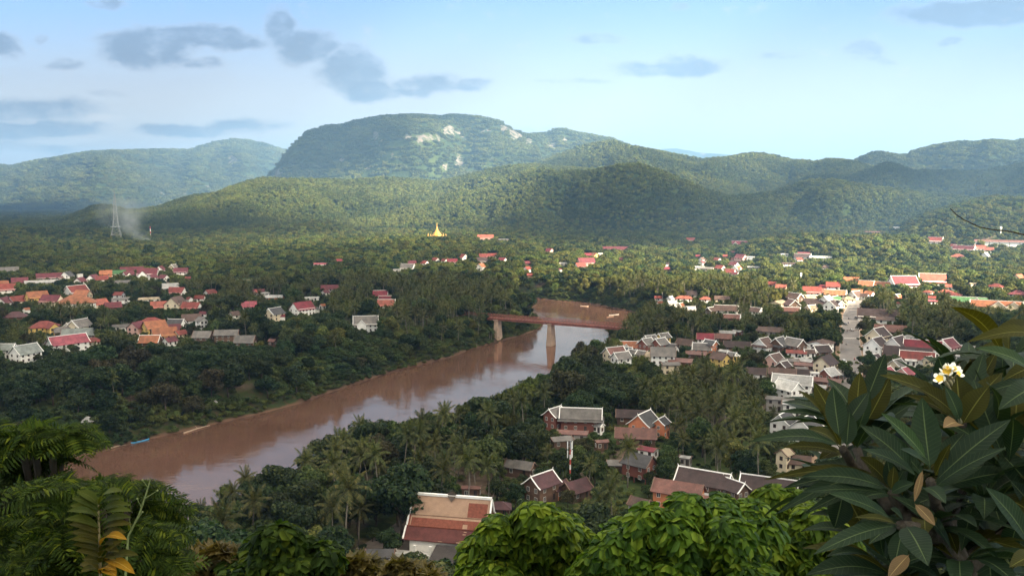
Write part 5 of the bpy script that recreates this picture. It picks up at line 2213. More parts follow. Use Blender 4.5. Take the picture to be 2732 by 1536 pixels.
def car(loc, rz, paint, label, suv):
    """length along y, front at -y"""
    o = empty('parked_car' if suv == 2 else 'car', loc, rz, label, 'car', 'cars in the street')
    Lc, Wc, hb, ht = 4.4, 1.75, .98, (1.72 if suv else 1.45)
    prof_ = [(-2.2, .38), (-2.2, .72), (-2.05, .84), (-1.15, .98), (2.0, 1.0), (2.18, .8), (2.2, .38)]
    mb = MB()
    k = len(prof_)
    mb.add([(-Wc / 2, y, z) for y, z in prof_] + [(Wc / 2, y, z) for y, z in prof_], [tuple(range(k))[::-1], tuple(range(k, 2 * k))] + [(i, k + i, k + (i + 1) % k, (i + 1) % k)[::-1] for i in range(k)])
    a, b = Wc / 2 - .06, Wc / 2 - .2
    y0, y1, y2, y3 = -1.2, -.55, (1.85 if suv else 1.2), (2.05 if suv else 1.85)
    mb.add([(-a, y0, .97), (a, y0, .97), (a, y3, .97), (-a, y3, .97), (-b, y1, ht), (b, y1, ht), (b, y2, ht), (-b, y2, ht)], [(0, 1, 5, 4), (1, 2, 6, 5), (2, 3, 7, 6), (3, 0, 4, 7), (4, 5, 6, 7)])
    body = mb.build('body', paint, o)
    bm_ = body.modifiers.new('soft', 'BEVEL'); bm_.width = .06; bm_.segments = 2
    def pane(pts, nm):
        mb = MB(); c = sum((Vector(p) for p in pts), Vector()) / len(pts)
        n = (Vector(pts[1]) - Vector(pts[0])).cross(Vector(pts[2]) - Vector(pts[0])).normalized() * .012
        q = [c + (Vector(p) - c) * .86 + n for p in pts]
        q2 = [v - n * 1.6 for v in q]
        mb.add(q + q2, [(0, 1, 2, 3), (7, 6, 5, 4), (0, 4, 5, 1), (1, 5, 6, 2), (2, 6, 7, 3), (3, 7, 4, 0)])
        mb.build(nm, GLASSC, o)
    pane([(-a, y0, .97), (a, y0, .97), (b, y1, ht), (-b, y1, ht)], 'windscreen')
    pane([(a, y3, .97), (-a, y3, .97), (-b, y2, ht), (b, y2, ht)], 'rear_window')
    pane([(a, y0, .97), (a, y3, .97), (b, y2, ht), (b, y1, ht)], 'side_window')
    pane([(-a, y3, .97), (-a, y0, .97), (-b, y1, ht), (-b, y2, ht)], 'side_window')
    for x in (-Wc / 2 + .1, Wc / 2 - .1):
        for y in (-1.4, 1.35):
            mb = MB()
            mb.tube([(x - .11, y, .33), (x + .11, y, .33)], .33, 14)
            wh = mb.build('wheel', RUBBER, o)
            mb = MB(); s = 1 if x > 0 else -1
            mb.tube([(x + s * .09, y, .33), (x + s * .125, y, .33)], .19, 10)
            mb.build('rim', STEEL, wh)
    for x in (-.62, .62):
        mb = MB(); mb.box(x - .18, x + .18, -2.225, -2.19, .6, .74); mb.build('headlight', LAMP, o)
        mb = MB(); mb.box(x - .15, x + .15, 2.17, 2.225, .66, .82); mb.build('tail_light', TAIL, o)
    return o


WHITEP = pm('paint_white', (.74, .74, .73), .3, 1, .05, spec=.6)
BLACKP = pm('paint_dark', (.03, .032, .036), .25, 1, .1, spec=.6)
SILV = pm('paint_silver', (.5, .5, .5), .3, 1, .05, spec=.6)


def sgr(c, x, y, z=16.03):
    p = P(*cp(c, x, y), z)
    return (p.x, p.y, z)


st = 0.09
car(sgr('G', 1110, 172), st, SILV, 'silver car driving up the middle of the far street', 0)
car(sgr('G', 1030, 518), st, WHITEP, 'white car stopped near the left kerb of the street', 1)
car(sgr('G', 1192, 484), st, BLACKP, 'dark car waiting at the right kerb of the street', 0)
car(sgr('G', 1008, 690), st + 3.14, BLACKP, 'black car with a pale roof rack parked at the left kerb below the grey gable', 2)
car(sgr('G', 1163, 40), st, BLACKP, 'small dark car far up the street on the right side', 0)
car(sgr('G', 1040, 108), st, BLACKP, 'dark car half under the kerbside trees up the street', 0)


def motorbike(loc, rz, label, col):
    o = empty('motorbike', loc, rz, label, 'motorbike', 'motorbikes in the street')
    mb = MB()
    mb.tube([(0, -.42, .62), (0, -.15, .52), (0, .25, .55), (0, .62, .72)], [.07, .13, .15, .08], 8)
    mb.tube([(0, -.5, .95), (0, -.46, .62), (0, -.62, .30)], [.06, .06, .05], 6)
    mb.build('frame', col, o)
    mb = MB(); mb.box(-.13, .13, -.08, .62, .70, .80); mb.build('seat', RUBBER, o)
    mb = MB(); mb.tube([(-.32, -.42, 1.0), (0, -.5, .97), (.32, -.42, 1.0)], .022, 6); mb.build('handlebar', STEEL, o)
    for y in (-.62, .62):
        mb = MB(); mb.tube([(-.05, y, .28), (.05, y, .28)], .28, 14); mb.build('wheel', RUBBER, o)
    return o


BIKES = [('G', 1140, 492, 'red', 'dark', 'motorbike ridden beside the dark car at the right kerb', 'rider in red on a motorbike beside the dark car'),
         ('G', 1147, 632, 'dark', 'grey', 'motorbike in the middle of the near street', 'rider in dark clothes in the middle of the near street'),
         ('G', 1063, 705, 'dark', 'dark', 'motorbike next to the black parked car', 'rider in black next to the black parked car'),
         ('G', 1047, 862, 'grey', 'dark', 'motorbike nearest to the plumeria leaves', 'rider in grey nearest to the plumeria leaves'),
         ('G', 1050, 325, 'white', 'dark', 'motorbike below the zebra crossing', 'rider in white just below the zebra crossing'),
         ('G', 1076, 45, 'dark', 'dark', 'motorbike leading two others far up the street', 'dark rider leading far up the street'),
         ('G', 1072, 92, 'blue', 'dark', 'motorbike behind another far up the street', 'blue-shirted rider far up the street')]
for (c, x, y, s1, s2, l1, l2) in BIKES:
    L3 = sgr(c, x, y)
    rz = st + random.choice((0, 3.14))
    motorbike(L3, rz, l1, pm('bike_' + s1, CLOTH[s1].node_tree and {'red': (.4, .04, .04), 'dark': (.05, .05, .05), 'grey': (.2, .2, .2), 'white': (.6, .6, .6), 'blue': (.08, .12, .3)}[s1], .4, 2, .1))
    person((L3[0], L3[1], L3[2]), rz, 'ride', s1, s2, l2)
for (c, x, y, z, s1, s2, lb) in (('G', 1010, 318, 16.17, 'red', 'dark', 'person in red standing on the left footway above the white car'), ('G', 1058, 185, 16.03, 'dark', 'dark', 'person in dark clothes by the barrier across the street'),
                             ('G', 985, 745, 16.17, 'dark', 'blue', 'person in dark shirt by the rust-red awning'), ('G', 1066, 925, 16.03, 'dark', 'grey', 'person on foot in the street close to the tall plumeria leaf'),
                             ('N', 955, 1108, 16.06, 'red', 'white', 'person in red shirt walking in the temple yard')):
    person(sgr(c, x, y, z), random.random() * 6, 'stand', s1, s2, lb)
# barrier across the street
L3 = sgr('G', 1125, 178)
ba = empty('street_barrier', L3, st, 'low dark barrier standing across the far street', 'barrier')
mb = MB(); mb.box(-4.5, 4.5, -.08, .08, .7, 1.0); mb.build('rail', DARKTRIM, ba)
for x in (-4.2, 0, 4.2):
    mb = MB(); mb.box(x - .1, x + .1, -.1, .1, 0, 1.1); mb.build('post', DARKTRIM, ba)

# ------------------------------------------------------------------ boats and driftwood on the river
def boat(px, py, length, width, rz, mat, label, canopy=None):
    p = P(px, py, 0.1)
    o = empty('boat', (p.x, p.y, 0.02), rz, label, 'boat')
    mb = MB()
    n = 12
    ringsv = []
    for i in range(n + 1):
        t_ = i / n * 2 - 1
        w_ = width / 2 * max(.04, (1 - abs(t_) ** 2.4))
        sh = .32 + .55 * abs(t_) ** 3
        x = t_ * length / 2
        ringsv.append([(x, -w_, sh), (x, -w_ * .7, -.15 + .3 * abs(t_) ** 3), (x, w_ * .7, -.15 + .3 * abs(t_) ** 3), (x, w_, sh), (x, w_ * .85, sh - .02), (x, 0, .02 + .3 * abs(t_) ** 3), (x, -w_ * .85, sh - .02)])
    b0 = len(mb.v)
    for r2 in ringsv: mb.v += r2
    for i in range(n):
        for k in range(7):
            k2 = (k + 1) % 7
            mb.f.append([b0 + i * 7 + k, b0 + i * 7 + k2, b0 + (i + 1) * 7 + k2, b0 + (i + 1) * 7 + k]); mb.m.append(0)
    mb.build('hull', mat, o)
    for k in (-.25, .05, .3):
        mb = MB(); mb.box(k * length - .12, k * length + .12, -width * .42, width * .42, .2, .26); mb.build('thwart', DARKTRIM, o)
    return o


bp = [P(348, 1183, 0), P(397, 1172, 0)]
boat(374, 1177.5, (bp[1] - bp[0]).length, 1.5, math.atan2(bp[1].y - bp[0].y, bp[1].x - bp[0].x), pm('boat_blue', (.06, .30, .55), .5, 1, .15), 'slender bright blue boat moored at the left river bank')
boat(1559, 817, 9, 2.0, -.3, pm('boat_pale', (.6, .5, .4), .6, 1, .2), 'pale boat alone in the river beyond the bridge')
boat(1638, 840, 12, 2.2, .5, pm('boat_grey', (.4, .38, .35), .6, 1, .2), 'grey boat moored under the dark trees beyond the bridge')
boat(1628, 845, 10, 1.8, .7, pm('boat_brown', (.25, .17, .12), .6, 1, .2), 'brown boat moored close to the bridge at the right bank')
LOGM = pm('driftwood', (.34, .25, .18), .9, 1, .2)
for (x0_, y0_, x1_, y1_, lb) in ((490, 1155, 560, 1134, 'bleached log stranded on the left bank upstream of the blue boat'), (292, 1196, 336, 1186, 'bleached log stranded on the left bank downstream of the blue boat')):
    a, b = P(x0_, y0_, .3), P(x1_, y1_, .3)
    mb = MB()
    mb.tube([a, a.lerp(b, .5) + Vector((0, .8, .1)), b], [.45, .35, .15], 7)
    m_ = a.lerp(b, .55)
    mb.tube([m_, m_ + Vector((-2.2, 1.6, 1.2))], [.2, .06], 5)
    tag(mb.build('driftwood_log', LOGM), lb, 'log')
# little shelters on the left bank
for (x, y, rm, lb, sz) in ((1832, 808, 'ltg', 'small grey-roofed shelter on the grassy left bank', 3.2), (752, 962, 'ltg', 'pale pointed hut at the edge of the dark wood', 4.0)):
    px, py = cp('Q', x, y)
    p = hit(px, py, 2.5)
    o = empty('hut', (p.x, p.y, gz(p.x, p.y)), .4, lb, 'hut')
    mb = MB(); hip_roof(mb, sz * 1.2, sz / 2, 1.7, 2.3, .4); mb.build('roof', roofmat(rm), o)
    mb = MB()
    for xx in (-sz * .5, sz * .5):
        for y2 in (-sz * .4, sz * .4): mb.box(xx - .09, xx + .09, y2 - .09, y2 + .09, -.6, 2.2)
    mb.box(-sz * .55, sz * .55, -sz * .45, sz * .45, .5, .65)
    mb.build('posts', DARKTRIM, o)

# ------------------------------------------------------------------ smoke drifting from the far wood
p = hit(392, 650, 4)
sm_ = bpy.data.materials.new('smoke_air')
sm_.use_nodes = True
t = NT(sm_.node_tree); t.n.clear()
o_ = t.new('ShaderNodeOutputMaterial')
pv = t.new('ShaderNodeVolumePrincipled')
pv.inputs['Color'].default_value = (.75, .87, .95, 1)
gpos = t.new('ShaderNodeNewGeometry').outputs['Position']
nz, _ = t.noise(gpos, 0.022, 4, .6)
tot = None
for (dx, dz, rr, kk) in ((0, 4, 12, 1.2), (-13, 18, 20, .9), (-30, 40, 32, .62), (-44, 66, 36, .36), (-70, 62, 40, .22), (-16, 60, 34, .22)):
    vd = t.new('ShaderNodeVectorMath'); vd.operation = 'DISTANCE'
    t.l.new(gpos, vd.inputs[0]); vd.inputs[1].default_value = (p.x + dx, p.y, p.z + dz)
    q = t.math('MULTIPLY', t.ss(vd.outputs['Value'], rr, rr * .1), kk)
    tot = q if tot is None else t.math('ADD', tot, q)
t.l.new(t.math('MULTIPLY', t.math('MULTIPLY', tot, t.ss(nz, .30, .72)), 0.055), pv.inputs['Density'])
t.l.new(pv.outputs[0], o_.inputs['Volume'])
sm_.cycles.volume_step_rate = 0.5
mb = MB()
mb.box(p.x - 115, p.x + 25, p.y - 42, p.y + 42, p.z - 8, p.z + 108)
so_ = mb.build('smoke', sm_)
so_['kind'] = 'stuff'
# ------------------------------------------------------------------ where plants may stand
RIVVIS = [(x * D, y * D) for x, y in [(1350, 800), (1500, 812), (1540, 825), (1490, 840), (1450, 880), (1405, 920), (1285, 962), (1205, 987), (1140, 1035), (1100, 1040), (1000, 1065), (880, 1060), (850, 1090), (790, 1115),
                                      (765, 1150), (700, 1178), (640, 1200), (590, 1206), (560, 1235), (480, 1285), (440, 1200), (200, 1170), (375, 1108), (640, 1040), (900, 962), (1100, 898), (1300, 850)]]


def inpoly(px, py, poly):
    c = False
    n = len(poly)
    for i in range(n):
        ax_, ay_ = poly[i]
        bx_, by_ = poly[(i + 1) % n]
        if (ay_ > py) != (by_ > py) and px < (bx_ - ax_) * (py - ay_) / (by_ - ay_ + 1e-9) + ax_:
            c = not c
    return c


NLEFT = len(RIV_FAR) + len(RIV_RIGHT)
RVX = np.array([q[0] for q in RIV]); RVY = np.array([q[1] for q in RIV])


def leftbank(x, y):
    return int(np.argmin(np.hypot(RVX - x, RVY - y))) >= NLEFT


HX = np.array([h['p'].x for h in HREC]); HY = np.array([h['p'].y for h in HREC])
HR = np.array([h['rad'] for h in HREC]); HD = np.array([h['dist'] for h in HREC])
HB = np.array([h['box'] for h in HREC])
PROT = [[b[0], b[1], b[2], b[1] + (b[3] - b[1]) * (.97 if HREC[i]['name'] else .88), HD[i]] for i, b in enumerate(HB)]
PROT += [[1055, 1312, 1315, 1462, 228], [1062, 1385, 1130, 1470, 228], [1130, 1385, 1200, 1470, 228], [1200, 1385, 1270, 1470, 228], [1070, 1325, 1180, 1390, 228], [1282, 838, 1625, 868, 640], [1315, 866, 1500, 915, 650], [1145, 596, 1188, 642, 1500], [1508, 1172, 1536, 1250, 290], [340, 1165, 402, 1190, 400],
         [2243, 960, 2292, 1080, 430], [2247, 900, 2288, 960, 500], [2255, 850, 2284, 900, 580], [2262, 815, 2295, 850, 680], [300, 535, 322, 640, 1700], [396, 600, 408, 636, 1700], [558, 1060, 584, 1080, 430]]
PROT = np.array(PROT)
# the street as circles
STR = np.array([(p.x, p.y) for p in cl2])
TEMC = (tc_.x, tc_.y)


def free(x, y, rad):
    if len(HX) and (np.hypot(HX - x, HY - y) < HR * .86 + rad * .3).any(): return False
    if (np.hypot(STR[:, 0] - x, STR[:, 1] - y) < 8.5 + rad * .35).any(): return False
    if math.hypot(TEMC[0] - x, TEMC[1] - y) < 15: return False
    if math.hypot(sp.x - x, sp.y - y) < 24: return False
    return True


def covers(x, y, g, rad, h, tol=.07):
    """does a crown here hide a roof that the photograph shows"""
    px, pt, dep = proj((x, y, g + h))
    _, pb, _ = proj((x, y, g + h * .25))
    rp = rad * F / dep * .85
    r = math.hypot(x, y)
    ox = np.minimum(px + rp, PROT[:, 2]) - np.maximum(px - rp, PROT[:, 0])
    oy = np.minimum(pb, PROT[:, 3]) - np.maximum(pt, PROT[:, 1])
    ar = np.maximum(ox, 0) * np.maximum(oy, 0) / ((PROT[:, 2] - PROT[:, 0]) * (PROT[:, 3] - PROT[:, 1]))
    return ((ar > tol) & (PROT[:, 4] > r - 2)).any()


def inriver(x, y, g, h):
    px, py, _ = proj((x, y, g + h * .93))
    return inpoly(px, py, RIVVIS)


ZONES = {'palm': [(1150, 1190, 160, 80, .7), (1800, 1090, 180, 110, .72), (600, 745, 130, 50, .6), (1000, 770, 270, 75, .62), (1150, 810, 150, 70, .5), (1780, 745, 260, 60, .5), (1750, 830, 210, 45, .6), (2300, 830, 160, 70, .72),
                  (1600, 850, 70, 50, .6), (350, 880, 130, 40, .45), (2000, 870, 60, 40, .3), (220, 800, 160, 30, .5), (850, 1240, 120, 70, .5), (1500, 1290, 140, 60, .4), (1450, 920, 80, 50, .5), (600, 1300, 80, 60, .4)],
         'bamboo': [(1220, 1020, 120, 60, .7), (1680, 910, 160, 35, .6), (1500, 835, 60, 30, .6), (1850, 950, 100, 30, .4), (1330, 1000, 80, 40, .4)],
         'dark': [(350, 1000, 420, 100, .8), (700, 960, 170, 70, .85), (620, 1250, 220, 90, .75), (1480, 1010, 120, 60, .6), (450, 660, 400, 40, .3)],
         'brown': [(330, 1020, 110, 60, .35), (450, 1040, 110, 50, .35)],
         'yellow': [(1600, 720, 190, 50, .75), (1950, 740, 250, 50, .35), (2450, 700, 200, 60, .4), (800, 850, 80, 50, .35), (1000, 650, 300, 50, .25), (2300, 680, 300, 60, .35), (1850, 720, 200, 40, .35)]}  # yellow crowns set mostly on sunlit ground: sunlight put into the leaf colour


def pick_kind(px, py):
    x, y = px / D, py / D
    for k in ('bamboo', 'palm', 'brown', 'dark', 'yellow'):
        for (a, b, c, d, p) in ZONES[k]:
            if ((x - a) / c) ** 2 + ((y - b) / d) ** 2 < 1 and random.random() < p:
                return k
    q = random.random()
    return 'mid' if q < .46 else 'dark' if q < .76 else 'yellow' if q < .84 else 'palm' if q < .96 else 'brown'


CAND = []      # kind, variant, x, y, g, scale, rot


def add_tree(kind, x, y, scale, var=None, rot=None):
    v = random.randrange(len(PLANTS[kind])) if var is None else var
    CAND.append([kind, v, x, y, gz(x, y) - .2, scale, random.random() * 6.283 if rot is None else rot])


# trees and palms the photograph lets one recognise, by the middle of their crowns
for (c, x, y, kind, var, scl) in [('N', 900, 230, 'spread', 0, 1.0), ('N', 1010, 330, 'spread', 0, .8), ('N', 560, 320, 'spread', 1, .9), ('N', 1420, 150, 'spread', 1, .85), ('N', 1010, 180, 'spread', 0, .7), ('N', 480, 370, 'spread', 1, .7),
                                  ('N', 640, 430, 'palm', 0, 1.0), ('N', 690, 830, 'palm', 1, 1.12), ('N', 810, 880, 'palm', 0, .85), ('N', 1510, 560, 'palm', 0, 1), ('N', 1750, 500, 'palm', 1, 1.05), ('N', 1920, 545, 'palm', 3, 1), ('N', 1655, 280, 'palm', 2, 1.05),
                                  ('N', 1340, 480, 'palm', 2, 1), ('N', 1400, 420, 'palm', 3, .9), ('N', 410, 520, 'palm', 0, .8), ('N', 1120, 600, 'mid', 2, .7), ('N', 1250, 680, 'yellow', 0, .5), ('N', 200, 650, 'dark', 0, 1.05), ('N', 90, 900, 'dark', 2, 1),
                                  ('N', 960, 800, 'dark', 1, .8), ('N', 1030, 740, 'dark', 0, .8), ('N', 620, 1120, 'brown', 0, .75), ('N', 330, 800, 'dark', 1, .9), ('N', 1900, 60, 'bamboo', 0, 1.2), ('N', 1750, 40, 'bamboo', 1, 1.2), ('N', 2080, 130, 'bamboo', 0, 1.1), ('N', 2200, 290, 'mid', 0, .9), ('N', 2060, 250, 'dark', 0, .9),
                                  ('K', 1025, 540, 'palm', 0, .95), ('K', 805, 940, 'palm', 2, 1), ('K', 900, 860, 'palm', 1, .9), ('K', 1780, 530, 'palm', 0, 1), ('K', 2130, 520, 'palm', 1, 1), ('K', 1630, 200, 'palm', 0, 1.05), ('K', 1440, 190, 'palm', 3, 1), ('K', 1890, 270, 'palm', 1, 1.05), ('K', 2080, 190, 'palm', 0, 1), ('K', 1730, 180, 'palm', 2, 1.1),
                                  ('K', 250, 800, 'yellow', 0, .62), ('K', 520, 890, 'brown', 0, .4), ('K', 1370, 590, 'mid', 0, .72), ('K', 720, 600, 'dark', 2, .9), ('K', 450, 560, 'dark', 2, .9), ('K', 630, 470, 'brown', 0, .55), ('K', 860, 680, 'mid', 1, .7), ('K', 1450, 420, 'dark', 0, .7), ('K', 1210, 720, 'mid', 1, .5), ('K', 1270, 850, 'banana', 0, 1.1), ('K', 600, 280, 'mid', 1, .45),
                                  ('M', 2100, 640, 'bamboo', 1, 1.0), ('M', 1900, 720, 'bamboo', 0, .8), ('M', 1850, 1030, 'palm', 1, 1.1), ('M', 2130, 860, 'palm', 0, 1), ('M', 2400, 640, 'dark', 1, 1), ('M', 2350, 900, 'dark', 0, .8), ('M', 1700, 900, 'palm', 2, .9),
                                  ('F', 360, 180, 'bamboo', 0, 1.1), ('F', 640, 240, 'palm', 0, .9), ('F', 870, 130, 'palm', 0, 1), ('F', 980, 150, 'palm', 1, 1), ('F', 1370, 60, 'palm', 1, 1), ('F', 1740, 60, 'palm', 0, 1), ('F', 1990, 770, 'palm', 1, 1.1), ('F', 800, 950, 'palm', 0, 1), ('F', 700, 620, 'bamboo', 0, 1.1), ('F', 500, 650, 'bamboo', 1, 1.1), ('F', 1330, 700, 'bamboo', 0, 1.1), ('F', 1600, 680, 'bamboo', 1, 1.0), ('F', 2310, 310, 'palm', 2, .9), ('F', 1950, 440, 'banana', 0, 1.5), ('F', 2100, 450, 'banana', 0, 1.6), ('F', 1290, 440, 'dark', 2, .7),
                                  ('F', 430, 980, 'dark', 0, 1), ('F', 120, 860, 'dark', 0, 1), ('F', 560, 920, 'dark', 1, .9), ('F', 280, 1230, 'dark', 2, .7),
                                  ('B', 700, 1080, 'yellow', 1, 1), ('B', 920, 1260, 'yellow', 1, .95), ('B', 2170, 1090, 'yellow', 0, 1.0), ('B', 2385, 1090, 'yellow', 0, .7), ('B', 1020, 600, 'fan', 0, 1.2), ('B', 1100, 620, 'fan', 0, 1.2), ('B', 980, 610, 'fan', 0, 1.1), ('B', 1060, 590, 'fan', 0, 1.1), ('B', 1760, 1050, 'palm', 1, 1), ('B', 1250, 840, 'palm', 1, 1), ('B', 80, 850, 'palm', 0, 1), ('B', 230, 870, 'palm', 1, 1), ('B', 340, 830, 'palm', 0, 1), ('B', 1050, 1080, 'dark', 1, 1.1), ('B', 250, 1050, 'mid', 0, 1.2),
                                  ('A', 1440, 380, 'dark', 0, 1.7), ('C', 1780, 870, 'yellow', 0, 1.1), ('C', 1600, 680, 'yellow', 1, 1.2), ('C', 1800, 660, 'yellow', 1, 1.2), ('C', 1400, 680, 'yellow', 1, 1.1), ('C', 2050, 680, 'mid', 0, 1.1), ('C', 450, 950, 'yellow', 0, .9), ('C', 1570, 1150, 'bamboo', 0, 1.2), ('C', 300, 1130, 'banana', 0, 2.2), ('C', 400, 1170, 'banana', 0, 2.0), ('C', 210, 1090, 'yellow', 1, .8),
                                  ('G', 700, 210, 'dark', 0, .9), ('G', 600, 180, 'mid', 0, .9), ('G', 850, 190, 'dark', 2, .9), ('G', 1240, 190, 'mid', 1, .6), ('G', 1240, 260, 'mid', 1, .6), ('G', 1290, 480, 'dark', 0, .75), ('G', 1000, 110, 'mid', 1, .9), ('G', 1230, 110, 'brown', 0, .7), ('G', 1420, 390, 'dark', 2, .4),
                                  ('E', 380, 930, 'palm', 0, .9), ('E', 320, 960, 'palm', 2, .9), ('E', 1100, 1180, 'palm', 1, 1.1), ('E', 1500, 1150, 'palm', 1, 1.1), ('E', 1040, 1270, 'palm', 3, 1), ('E', 1790, 1310, 'palm', 0, 1), ('E', 830, 1310, 'palm', 2, .8), ('E', 1650, 1230, 'palm', 0, 1), ('E', 1400, 1290, 'palm', 3, 1), ('E', 700, 1160, 'dark', 0, 1), ('E', 1090, 1050, 'yellow', 0, .9), ('E', 860, 1080, 'yellow', 0, .8)]:
    a, b = cp(c, x, y)
    tm, cmh, cr_, hh_ = PLANTS[kind][var]
    lift = hh_ * scl * (.9 if kind in ('palm', 'fan') else .68)
    q = hit(a, b, lift)
    if np.hypot(STR[:, 0] - q.x, STR[:, 1] - q.y).min() < 8.5: continue
    add_tree(kind, q.x, q.y, scl * (1.08 if kind == 'palm' else 1), var)
NMAN = len(CAND)
grid = {}


def near_ok(x, y, d):
    i, j = int(x // 6), int(y // 6)
    for a in (i - 1, i, i + 1):
        for b in (j - 1, j, j + 1):
            for (u, v, dd) in grid.get((a, b), ()):
                if (u - x) ** 2 + (v - y) ** 2 < (d + dd) ** 2 * .25:
                    return False
    return True


for c in CAND:
    grid.setdefault((int(c[2] // 6), int(c[3] // 6)), []).append((c[2], c[3], 6.5))
SP = 7.8
xs = np.arange(-660, 660, SP)
ys = np.arange(95, 980, SP)
gxx, gyy = np.meshgrid(xs, ys)
gxx = (gxx + (rng.random(gxx.shape) - .5) * SP * .9).ravel()
gyy = (gyy + (rng.random(gyy.shape) - .5) * SP * .9).ravel()
rr_ = np.hypot(gxx, gyy)
ok_ = (np.abs(np.arctan2(gxx, gyy)) < R(41)) & (rr_ > 120) & (rr_ < 960)
gxx, gyy = gxx[ok_], gyy[ok_]
sdf = river_sdf(gxx, gyy)
ghh = height(gxx, gyy)
ppx, ppy, pdp = projv(gxx, gyy, ghh)
for x, y, s, g, px, py in zip(gxx, gyy, sdf, ghh, ppx, ppy):
    if s < 6: continue
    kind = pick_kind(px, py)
    r = math.hypot(x, y)
    if s < 26 and kind in ('dark', 'mid', 'brown') and random.random() < .45: kind = 'bush'
    v = random.randrange(len(PLANTS[kind]))
    crr, hh_ = PLANTS[kind][v][2], PLANTS[kind][v][3]
    scl = random.choice((random.uniform(.6, 1.0), random.uniform(.9, 1.4)))
    if kind == 'palm': scl = random.uniform(.85, 1.2)
    if r < 150: scl *= .8
    done = False
    for tries in range(4):
        if free(x, y, crr * scl) and near_ok(x, y, crr * scl * 1.0) and not covers(x, y, g, crr * scl, hh_ * scl) and not inriver(x, y, g, hh_ * scl):
            done = True
            break
        scl *= .68
        if tries == 1:
            kind = 'bush' if random.random() < .5 else 'mid'
            v = random.randrange(len(PLANTS[kind]))
            crr, hh_ = PLANTS[kind][v][2], PLANTS[kind][v][3]
            scl = .8 if kind == 'bush' else .5
    if done and hh_ * scl > 1.6:
        CAND.append([kind, v, x, y, g - .2, scl, random.random() * 6.283])
        grid.setdefault((int(x // 6), int(y // 6)), []).append((x, y, crr * scl * 1.0))

# how much of each crown the camera sees, on a coarse depth picture
ZS = 4.0
zw, zh = int(2732 / ZS), int(1536 / ZS)
zb = np.full((zh, zw), 1e9); zi = np.full((zh, zw), -1, int)


def zrect(x0, y0, x1, y1, dep, ident):
    a, b = max(0, int(x0 / ZS)), min(zw, int(math.ceil(x1 / ZS)))
    c, d = max(0, int(y0 / ZS)), min(zh, int(math.ceil(y1 / ZS)))
    if a >= b or c >= d: return
    m = zb[c:d, a:b] > dep
    zb[c:d, a:b][m] = dep
    zi[c:d, a:b][m] = ident


for i, h in enumerate(HREC):
    b = h['box']; w_ = (b[2] - b[0]) * .1
    zrect(b[0] + w_, b[1] + (b[3] - b[1]) * .15, b[2] - w_, b[3], h['dist'], -2)
zrect(1250, 1345, 2732, 1536, 10, -3); zrect(0, 1270, 470, 1536, 10, -3); zrect(0, 1120, 240, 1260, 10, -3); zrect(2100, 1060, 2732, 1536, 3, -3); zrect(480, 1440, 1250, 1536, 12, -3)
for i, c in enumerate(CAND):
    crr, hh_ = PLANTS[c[0]][c[1]][2] * c[5], PLANTS[c[0]][c[1]][3] * c[5]
    px, py, dep = proj((c[2], c[3], c[4] + hh_ * (.86 if c[0] in ('palm', 'fan') else .62)))
    rp = crr * F / dep * .8
    ry_ = rp if c[0] in ('palm', 'fan') else hh_ * .42 * F / dep
    c.append(px); c.append(py); c.append(dep)
    n = max(2, int(ry_ * 2 / ZS))
    for k in range(n):
        f = (k + .5) / n * 2 - 1
        hw_ = rp * math.sqrt(max(0, 1 - f * f))
        zrect(px - hw_, py + f * ry_ - ZS * .5, px + hw_, py + f * ry_ + ZS * .5, dep, i)
cnt_ = np.bincount(zi[zi >= 0].ravel(), minlength=len(CAND))
order = sorted(range(len(CAND)), key=lambda i: -cnt_[i] - (3 if i < NMAN else 0))
CAPS = {'broad': 285, 'palm': 200, 'bamboo': 60, 'fan': 10, 'banana': 20, 'bush': 80}
GRP = {'dark': 'broad', 'mid': 'broad', 'yellow': 'broad', 'brown': 'broad', 'spread': 'broad'}
used = dict.fromkeys(CAPS, 0)
THINGS, REST = [], []
for i in order:
    g_ = GRP.get(CAND[i][0], CAND[i][0])
    if cnt_[i] >= (6 if g_ == 'bush' else 3) and used[g_] < CAPS[g_]:
        used[g_] += 1
        THINGS.append(i)
    else:
        REST.append(i)

NAMES = {'broad': 'broadleaf_tree', 'palm': 'coconut_palm', 'bamboo': 'bamboo_clump', 'fan': 'fan_palm', 'banana': 'banana_plant', 'bush': 'bush'}
PARTN = {'broad': ('trunk', 'crown'), 'palm': ('trunk', 'fronds'), 'bamboo': ('culms', 'foliage'), 'fan': ('trunk', 'fronds'), 'banana': ('stem', 'leaves'), 'bush': ('stem', 'foliage')}
CATS = {'broad': 'tree', 'palm': 'palm tree', 'bamboo': 'bamboo', 'fan': 'palm tree', 'banana': 'banana plant', 'bush': 'bush'}
GROUPS = {'broad': 'broadleaf trees of the valley', 'palm': 'coconut palms of the valley', 'bamboo': 'bamboo clumps near the river', 'fan': 'fan palms in the far wood', 'banana': 'banana plants among the houses', 'bush': 'bushes between the houses and along the banks'}
TREC = []
for i in THINGS:
    kind, v, x, y, g, scl, rot, px, py, dep = CAND[i]
    g_ = GRP.get(kind, kind)
    tme, cme = PLANTS[kind][v][:2]
    o = bpy.data.objects.new(NAMES[g_], None)
    COL.objects.link(o)
    o.location = (x, y, g); o.rotation_euler = (0, 0, rot); o.scale = (scl, scl, scl * random.uniform(.92, 1.1))
    o['category'] = CATS[g_]; o['group'] = GROUPS[g_]
    for nm, me in zip(PARTN[g_], (tme, cme)):
        c = bpy.data.objects.new(nm, me); COL.objects.link(c); c.parent = o
    TREC.append(dict(o=o, kind=kind, px=px, py=py, dep=dep, h=PLANTS[kind][v][3] * scl, seen=int(cnt_[i])))
